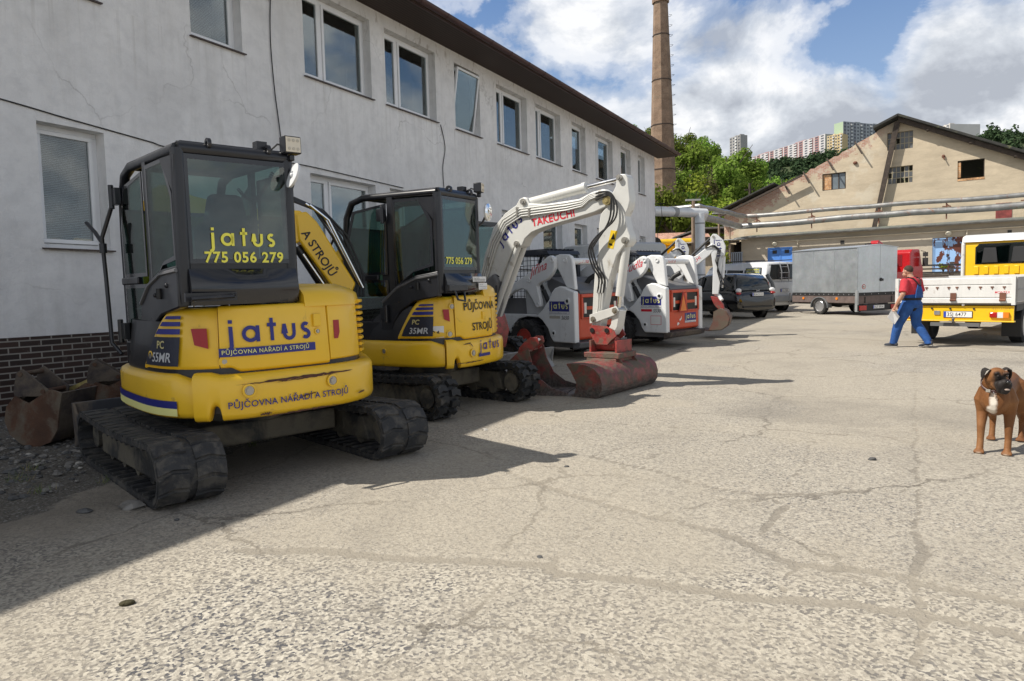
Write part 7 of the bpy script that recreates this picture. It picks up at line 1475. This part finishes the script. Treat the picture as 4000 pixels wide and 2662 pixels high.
# timber stack and plant at the loading platform
T=thing('timber_stack','stack of dark steel beams laid crosswise beside the red lorry','stack',18.65,33.6,-28)
for k in range(4): MB().bx(-.2,2.9-.1*(k%2),-.3,.1,1.18+k*.17,1.25+k*.17).build('beam',PLS if k%2 else wood,T); MB().bx(.1,.25,-.3,.1,1.255+k*.17,1.345+k*.17).build('spacer',wood,T); MB().bx(1.9,2.05,-.3,.1,1.255+k*.17,1.345+k*.17).build('spacer',wood,T)
MB().bx(-.3,3.0,-.4,.2,0,1.17).build('plinth',conc,T)
def bushy(name,lab,cat,x,y,z,n,rad,s,h,grp=None,lm=None):
    T=thing(name,lab,cat,x,y,0,group=grp,z=z,tilt=False); o=MB()
    for k in range(7): a=random.random()*6.28; l=rad*random.uniform(.4,.9); o.tube([(0,0,0),(math.cos(a)*l*.5,math.sin(a)*l*.5,h*.45),(math.cos(a)*l,math.sin(a)*l,h*.85)],[.02,.012,.005],5)
    o.build('stems',bark,T); o=MB(); crown(o,(0,0,h*.6),rad,n,s,h*.45/rad,8); o.build('foliage',lm or LF[0],T); return T
a_=sh(-.15,-1.45,1.33); bushy('weed_plant','green leafy weed growing on the platform edge in front of the rusty blue door','plant',*a_,150,.24,.05,.55)
for i,(x,y,z,r_,h_,lab) in enumerate([(10.9,48,1.0,1.3,3.4,'leafy shrub growing in front of the yellow crane lorry'),(13.3,49,1.0,1.2,3.0,'sparse shrub beside the timber hut, right of the yellow crane lorry'),(12.2,40,.8,.6,4.2,'thin sapling with yellow green leaves beside the pipe post'),(9.6,44,.9,.9,3.0,'low shrub just right of the white building corner')]): bushy('shrub',lab,'shrub',x,y,z,360,r_,.085,h_,'shrubs behind the yard')
T=thing('crane_lorry','yellow crane lorry parked behind the shrubs beyond the white building','lorry',10.2,46.5,-80,z=.92,tilt=False)
o=MB(); o.bx(-1.2,1.2,-1,5.5,.8,1.6); o.prism([(-1,1.6),(-1,3.0),(.6,3.0),(.9,1.6)],'x',-1.1,1.1); o.build('body',MY,T,bevel=.05); o=MB(); o.tube([(0,-.9,3.75),(0,2.4,3.85)],.24,8); o.build('crane_boom',MY,T); o=MB(); o.cyl((-.4,-.8,3.7),(.4,-.8,3.7),.42,n=16); o.build('winch_drum',PLS,T); MB().bx(-.5,.5,-.5,.7,3.01,3.5).build('crane_base',MY,T)
letter('lorry_lettering',txt2d('XD',.75,.05),RTX,T,lambda u,v:(1.21-.0,-.9+u,2.0+v)); letter('lorry_lettering',txt2d('XD',.75,.05),RTX,T,lambda u,v:(-.5+u,-1.06,2.1+v))
for y in (.3,4.4):
    for sd in (-1,1): wheel(T,sd*1.0,y,.5,.3,sd,steel=True)
# ================================================================ man in dungarees
def remesh(o,vox,sm=3):
    r_=o.modifiers.new('r','REMESH'); r_.mode='VOXEL'; r_.voxel_size=vox; r_.use_smooth_shade=True
    s_=o.modifiers.new('s','SMOOTH'); s_.factor=.5; s_.iterations=sm; return o
def ell(mb,rows,n=20):
    """rows: (cx,cy,z,rx,ry)"""
    mb.rings([[(cx+rx*math.cos(2*math.pi*k/n),cy+ry*math.sin(2*math.pi*k/n),z) for k in range(n)] for cx,cy,z,rx,ry in rows]); return mb
SKIN=mat('skin',(.46,.25,.17),.55,var=.08,vs=12); SHIRT=mat('red shirt',(.50,.035,.05),.85,var=.12,vs=9,bump=(22,.5)); DUN=mat('blue dungaree',(.016,.075,.26),.85,var=.25,vs=7,bump=(16,.8)); DUNB=mat('black patch',(.012,.012,.014),.8); HAIR=mat('short brown hair',(.045,.028,.018),.8,var=.3,vs=30); SHOE=mat('shoe navy',(.03,.035,.05),.7); SOLE=mat('sole grey',(.35,.33,.30),.7); PAP=mat('paper white',(.80,.80,.80),.6,var=.03)
T=thing('person','man in red T-shirt and blue dungarees walking away with white papers in his hand','person',7.74,13.62,27)
T.matrix_world=T.matrix_world@Matrix.Scale(.92,4)
Lk,La,Rk_,Ra=(-.13,.20,.50),(-.15,.29,.11),(.13,-.02,.50),(.15,-.28,.13)
Ls,Le,Lw=(-.215,.02,1.40),(-.33,-.02,1.13),(-.345,.12,.90); Rs_,Re,Rw=(.215,.02,1.40),(.31,.0,1.13),(.25,.22,1.0)
def legs(mb,g=0):
    mb.tube([(-.10,.0,.95),(-.115,.09,.75),Lk,(-.14,.23,.38),La],[.105+g,.10+g,.068+g,.066+g,.046+g],14); mb.tube([(.10,-.01,.95),(.115,-.02,.75),Rk_,(.14,-.11,.38),Ra],[.105+g,.10+g,.068+g,.066+g,.046+g],14)
def hand(mb,w,d,up_,sp_,curl=.5,fl=1):
    """palm and five fingers; d along the hand, up_ back of the hand"""
    d=Vector(d).normalized(); sp_=Vector(sp_).normalized(); n_=d.cross(sp_).normalized()*fl; w=Vector(w)
    mb.tube([w-d*.02,w+d*.03,w+d*.085],[.026,.033,.036],10)
    for i,(o_,l) in enumerate(((-.030,.062),(-.010,.072),(.010,.068),(.030,.052))):
        b0=w+d*.08+sp_*o_; p1=b0+d*l*.5+n_*l*.15*curl; p2=p1+(d*(1-curl)+n_*curl).normalized()*l*.32; p3=p2+(d*(1-1.4*curl)+n_*1.4*curl).normalized()*l*.25; mb.tube([b0-d*.02,p1,p2,p3],[.010,.0095,.0088,.0075],8)
    b0=w+d*.03+sp_*-.03; mb.tube([b0,b0+(d*.6-sp_*.8).normalized()*.035,b0+(d*.9-sp_*.3+n_*.5).normalized()*.065],[.014,.0115,.009],8)
o=MB(); legs(o)
ell(o,[(0,0,.86,.13,.10),(0,0,.93,.175,.125),(0,.02,1.05,.175,.15),(0,.02,1.2,.18,.145),(0,.01,1.34,.19,.12),(0,.01,1.42,.17,.09),(0,.02,1.46,.08,.07)])
o.tube([(0,.02,1.42),(0,.05,1.50),(0,.07,1.56)],[.075,.062,.06],14)
hc=Vector((-.01,.095,1.615)); hd_=Vector((-.25,.85,-.45)).normalized()
o.ball(tuple(hc),(.079,.097,.108),20,14); jaw=hc+Vector((-.02,.035,-.075)); o.ball(tuple(jaw),(.058,.062,.055),14,10)
o.tube([hc+hd_*.085+Vector((0,0,-.01)),hc+hd_*.112+Vector((0,0,-.035))],[.012,.017],8)
for sx2 in (-1,1): o.ball((hc.x+sx2*.080,hc.y+.0,hc.z-.015),(.012,.022,.032),8,6)
for a_,b_,c_ in ((Ls,Le,Lw),(Rs_,Re,Rw)): a_,b_,c_=map(Vector,(a_,b_,c_)); o.tube([a_*.92+Vector((0,0,.11)),a_,(a_+b_)/2,b_,b_.lerp(c_,.35),c_],[.05,.062,.056,.045,.046,.030],12)
hand(o,Lw,(-.0,.35,-.9),0,(.0,.9,.35),.75,-1); hand(o,Rw,(-.1,.6,-.6),0,(0,.6,.6),.5,-1)
BD=remesh(o.build('body',SKIN,T),.0075,2)
o=MB()
for sx2 in (-1,1): o.ball(tuple(hc+hd_*.078+Vector((sx2*.03,0,.02))),.012,8,6)
o.build('eyes',mat('eye white',(.7,.7,.68),.2),T)
o=MB(); o.ball((hc.x+.002,hc.y-.012,hc.z+.022),(.084,.098,.096),18,12); HR_=o.build('hair',HAIR,T); remesh(HR_,.01,1)
# T-shirt
o=MB(); ell(o,[(0,0,.93,.19,.145),(0,.025,1.06,.20,.178),(0,.025,1.2,.205,.172),(0,.01,1.34,.215,.145),(0,.01,1.42,.20,.112),(0,.02,1.47,.095,.082),(0,.03,1.485,.078,.07)])
for a_,b_ in ((Ls,Le),(Rs_,Re)):
    a_,b_=Vector(a_),Vector(b_); o.tube([a_*.85+Vector((0,0,.20)),a_+Vector((0,0,.015)),a_.lerp(b_,.5),a_.lerp(b_,.86)],[.07,.088,.084,.086],14)
remesh(o.build('t_shirt',SHIRT,T),.012,3)
# dungarees
o=MB(); legs(o,.028); o.tube([La,(La[0],La[1]+.008,.075)],[.075,.08],12); o.tube([Ra,(Ra[0],Ra[1]-.005,.085)],[.075,.08],12)
ell(o,[(0,-.01,.84,.15,.135),(0,-.012,.90,.198,.155),(0,0,.96,.203,.158),(0,.015,1.05,.207,.176),(0,.02,1.13,.20,.18)])
DG=remesh(o.build('dungarees',DUN,T),.013,3)
o=MB(); pts=[(-.125,-.165,1.05),(.125,-.165,1.05),(.10,-.166,1.2),(.035,-.158,1.33),(-.035,-.158,1.33),(-.10,-.166,1.2)]; o.add([(x,y-.0,z) for x,y,z in pts]+[(x*.98,y+.02,z) for x,y,z in pts],[(0,1,2,3,4,5),(11,10,9,8,7,6)]+[(i,(i+6),(i+1)%6+6,(i+1)%6) for i in range(6)]); o.build('back_bib',DUN,T,bevel=.004)
for sx2 in (-1,1): MB().tube([(sx2*.02,-.168,1.30),(sx2*.07,-.142,1.38),(sx2*.105,-.09,1.455),(sx2*.11,.02,1.48),(sx2*.10,.12,1.42)],.014,6).build('strap',DUNB,T)
o=MB(); ell(o,[(0,.012,1.005,.213,.184),(0,.014,1.05,.215,.188)],28); o.build('belt',DUNB,T)
o=MB(); o.ball((-.175,.215,.49),(.035,.075,.13),12,10); o.build('knee_pad',DUNB,T)
o=MB(); o.ball((-.0,-.02,.84),(.045,.09,.08),12,8); o.build('crotch_patch',DUNB,T)
for (x,y,z,dz,dy) in ((La[0],La[1],0,.0,0),(Ra[0],Ra[1],.0,.045,0)):
    o=MB(); o.rings([[(x+a*math.cos(k*.3927),yy,zz+b_*math.sin(k*.3927)) for k in range(16)] for (yy,zz,a,b_) in ((y-.085,.06+dz,.025,.03),(y-.05,.065+dz,.042,.05),(y+.03,.06+dz*.8,.047,.048),(y+.12,.045+dz*.3,.052,.034),(y+.18,.04,.045,.028),(y+.205,.036,.02,.015))]); o.build('shoe',SHOE,T)
    o=MB(); o.rings([[(x+a*math.cos(k*.3927),yy,zz+.011*math.sin(k*.3927)) for k in range(16)] for (yy,zz,a) in ((y-.09,.014+dz,.028),(y-.05,.014+dz,.046),(y+.06,.013+dz*.6,.047),(y+.12,.012,.056),(y+.19,.014,.046),(y+.21,.016,.02))]); o.build('sole',SOLE,T)
pp=thing('papers','folded white papers carried in the man\'s left hand','papers',0,0,0); pp.matrix_world=T.matrix_world@Matrix.Translation((-.345,.21,.80))@Matrix.Rotation(R(-40),4,'Z')@Matrix.Rotation(R(38),4,'Y')
o=MB(); o.add([(-.02,-.03,.04),(.20,-.03,-.02),(.24,.03,-.20),(.03,.0,-.17),(-.02,-.02,.045),(.20,-.018,-.015),(.24,.042,-.195),(.03,.012,-.165)],[(0,3,2,1),(4,5,6,7),(0,1,5,4),(1,2,6,5),(2,3,7,6),(3,0,4,7)]); o.build('sheet',PAP,pp); o=MB(); o.add([(.0,.01,.03),(.16,.05,-.0),(.20,.10,-.17),(.03,.012,-.165)],[(0,1,2,3)]); o.add([(.0,.012,.031),(.16,.052,.001),(.20,.102,-.169),(.03,.014,-.164)],[(3,2,1,0)]); o.build('sheet',PAP,pp)
# ================================================================ boxer dog
m,nt,b=newmat('dog coat'); L=nt.links; v=coords(nt)
HD=Vector((-.02,.30,.645)); hf=Vector((-.585,.80,-.12)).normalized(); hr=hf.cross(Vector((0,0,1))).normalized(); hu=hr.cross(hf)
MZ=HD+hf*.115-hu*.035
def dist(pt,sc=(1,1,1)):
    s_=nd(nt,'ShaderNodeVectorMath',operation='SUBTRACT'); L.new(v,s_.inputs[0]); s_.inputs[1].default_value=tuple(pt)
    q=nd(nt,'ShaderNodeVectorMath',operation='MULTIPLY'); L.new(s_.outputs[0],q.inputs[0]); q.inputs[1].default_value=sc
    l=nd(nt,'ShaderNodeVectorMath',operation='LENGTH'); L.new(q.outputs[0],l.inputs[0]); return l.outputs['Value']
fn=noise(nt,v,16,5,.6); wob=math_(nt,'MULTIPLY_ADD',fn,.05,-.025)
c=ramp(nt,noise(nt,coords(nt,'Object',(1,1,1)),5,6),[(.3,(.12,.047,.015)),(.5,(.19,.080,.027)),(.7,(.27,.13,.052))])
c=mixc(nt,ramp(nt,noise(nt,coords(nt,'Object',(40,40,8)),4,3),[(.4,0),(.7,.25)]),c,(.16,.055,.018))
def blot(pt,r,col,sc=(1,1,1),soft=.02):
    global c
    d=math_(nt,'ADD',dist(pt,sc),wob); c=mixc(nt,ramp(nt,d,[(max(0,r-soft),1),(r+soft,0)]),c,col)
blot((-.0,.27,.42),.036,(.72,.66,.58),(1.3,.35,.42),.01); blot((.02,.28,.37),.03,(.72,.66,.58),(1,.4,.8),.008)
blot(MZ,.088,(.018,.014,.013)); blot(MZ-hu*.05,.05,(.018,.014,.013)); 
for sx2 in (-1,1): blot(HD+hf*.075+hr*sx2*.038+hu*.022,.030,(.02,.015,.013),soft=.012)
for px_,py_ in ((-.09,.20),(.09,.235),(-.1,-.40),(.1,-.34)): blot((px_,py_+.06,.0),.024,(.60,.50,.40),(1,1,1.4),.012)
L.new(c,b.inputs['Base Color']); b.inputs['Roughness'].default_value=.62; b.inputs['Specular IOR Level'].default_value=.3; hb=nd(nt,'ShaderNodeBump'); hb.inputs['Strength'].default_value=.35; hb.inputs['Distance'].default_value=.006; L.new(noise(nt,coords(nt,'Object',(1,.5,.5)),90,4),hb.inputs['Height']); L.new(hb.outputs[0],b.inputs['Normal'])
T=thing('dog','brown boxer dog with black muzzle and white chest blaze, wearing a dark red collar','dog',3.975,5.72,137)
o=MB()
def ly(rows,n=18): o.rings([[(cx+rx*math.cos(2*math.pi*k/n),y,cz+rz_*math.sin(2*math.pi*k/n)) for k in range(n)] for (y,cx,cz,rx,rz_) in rows])
ly([(-.47,0,.50,.05,.06),(-.43,0,.50,.095,.10),(-.36,0,.50,.105,.115),(-.22,0,.50,.095,.095),(-.08,0,.478,.098,.12),(.06,0,.462,.108,.15),(.17,0,.458,.112,.152),(.24,0,.46,.10,.13),(.285,0,.455,.07,.09),(.30,0,.45,.03,.04)])
o.tube([(0,.14,.50),(0,.22,.57),(-.01,.27,.62),tuple(HD-hf*.02)],[.11,.093,.078,.07],16)
o.ball(tuple(HD),(.066,.074,.067),16,12)
for sx2 in (-1,1):
    p0=HD+hr*sx2*.038-hu*.02-hf*.01; o.ball(tuple(p0),(.045,.045,.045),10,8)
    p0=MZ+hr*sx2*.022-hu*.012-hf*.006; o.ball(tuple(p0),(.034,.034,.042),10,8); p0=MZ+hr*sx2*.031-hu*.042-hf*.012; o.ball(tuple(p0),(.021,.024,.036),8,8)
    p0=HD+hf*.06+hr*sx2*.036+hu*.036; o.ball(tuple(p0),(.020,.020,.014),8,6)
o.ball(tuple(MZ+hf*.004+hu*.012),(.036,.036,.030),12,8); o.tube([HD-hu*.03-hf*.02,HD-hu*.055+hf*.03,MZ-hu*.05-hf*.02],[.055,.05,.036],12); o.tube([MZ-hu*.055-hf*.03,MZ-hu*.048+hf*.028],[.035,.028],10)
# legs: shoulder, elbow, wrist, paw
for sx2,fy in ((-1,0.0),(1,.035)):
    o.tube([(sx2*.035,.15,.57),(sx2*.065,.16,.51),(sx2*.085,.165,.43),(sx2*.09,.14+fy*.5,.33),(sx2*.09,.165+fy,.22),(sx2*.09,.175+fy,.12),(sx2*.09,.195+fy,.045),(sx2*.09,.225+fy,.022)],[.03,.058,.068,.044,.031,.025,.026,.022],12)
    for t_ in (-.026,-.009,.009,.026): o.tube([(sx2*.09+t_*.7,.20+fy,.028),(sx2*.09+t_,.235+fy,.020),(sx2*.09+t_*1.1,.252+fy-abs(t_)*.3,.011)],[.014,.0135,.010],8)
    o.ball((sx2*.088,.15+fy,.11),(.012,.014,.016),6,5)
for sx2,fy in ((-1,-.07),(1,0.0)):
    o.tube([(sx2*.03,-.36,.57),(sx2*.06,-.34,.50),(sx2*.10,-.30+fy*.3,.38),(sx2*.105,-.28+fy*.7,.30),(sx2*.10,-.40+fy,.185),(sx2*.10,-.385+fy,.10),(sx2*.10,-.365+fy,.035),(sx2*.10,-.335+fy,.022)],[.03,.085,.08,.052,.028,.023,.025,.022],12)
    for t_ in (-.024,-.008,.008,.024): o.tube([(sx2*.10+t_*.7,-.355+fy,.026),(sx2*.10+t_,-.325+fy,.019),(sx2*.10+t_*1.1,-.308+fy,.011)],[.013,.0125,.009],8)
o.tube([(0,-.44,.54),(0,-.50,.56),(0,-.54,.60)],[.025,.018,.010],8)
remesh(o.build('body',m,T),.0062,3)
DK=mat('dog black',(.018,.014,.012),.9,var=.2,vs=12)
for sx2 in (-1,1):
    e0=HD+hr*sx2*.060+hu*.044-hf*.010; o=MB()
    Me=Matrix.Translation(e0)@Matrix((hr*sx2,hf,hu)).transposed().to_4x4()
    o.rings([[(x_+.5*w_*math.cos(k*.628)*c_,.030*w2*math.sin(k*.628),z_+.006*math.cos(k*.628)) for k in range(10)] for x_,z_,w_,w2,c_ in ((-.012,.004,.018,.75,1),(.012,.014,.016,1.0,1),(.032,.002,.014,1.05,1),(.040,-.026,.013,.95,1),(.041,-.055,.012,.7,1),(.038,-.074,.007,.25,1))],M=Me)
    o.build('ear',DK,T)
    MB().ball(tuple(HD+hf*.0735+hr*sx2*.034+hu*.020),.0095,10,8).build('eye',mat('eye dark',(.02,.01,.006),.05,coat=1),T)
o=MB(); o.ball(tuple(MZ+hf*.044+hu*.026),(.018,.018,.013),10,8); o.build('nose',mat('nose',(.01,.01,.011),.25),T)
o=MB(); o.ball(tuple(MZ+hf*.026-hu*.038+hr*-.006),(.020,.020,.009),10,6); o.build('lip',mat('lip grey pink',(.28,.22,.19),.35),T)
# collar
cc_=Vector((-.004,.235,.583)); ca=Vector((-.02,.55,.62)).normalized(); cu_=ca.cross(Vector((1,0,0))).normalized(); cv=ca.cross(cu_); COL=mat('collar leather',(.07,.018,.018),.5)
o=MB(); o.rings([[tuple(cc_+ca*h+(cu_*math.cos(k*.2244)+cv*math.sin(k*.2244))*(.0965-.3*max(0,h)*.3+t_)) for k in range(28)] for h,t_ in ((-.013,0),(-.011,.005),(.011,.005),(.013,0))],False); o.build('collar',COL,T)
o=MB(); q=cc_+cu_*.10; q2=[cc_+ca*0+(cu_*math.cos(a_)+cv*math.sin(a_))*.105 for a_ in (0,)]
fp=cc_+Vector((0,.085,-.062)).normalized()*.106; o.tube([fp+Vector((0,0,.0)),fp+Vector((.008,.006,-.014)),fp+Vector((0,.008,-.026)),fp+Vector((-.008,.006,-.014))],.0025,6,close=True); o.bx(fp.x+.02,fp.x+.05,fp.y-.004,fp.y+.004,fp.z-.006,fp.z+.018); o.build('collar_ring',CHR,T)
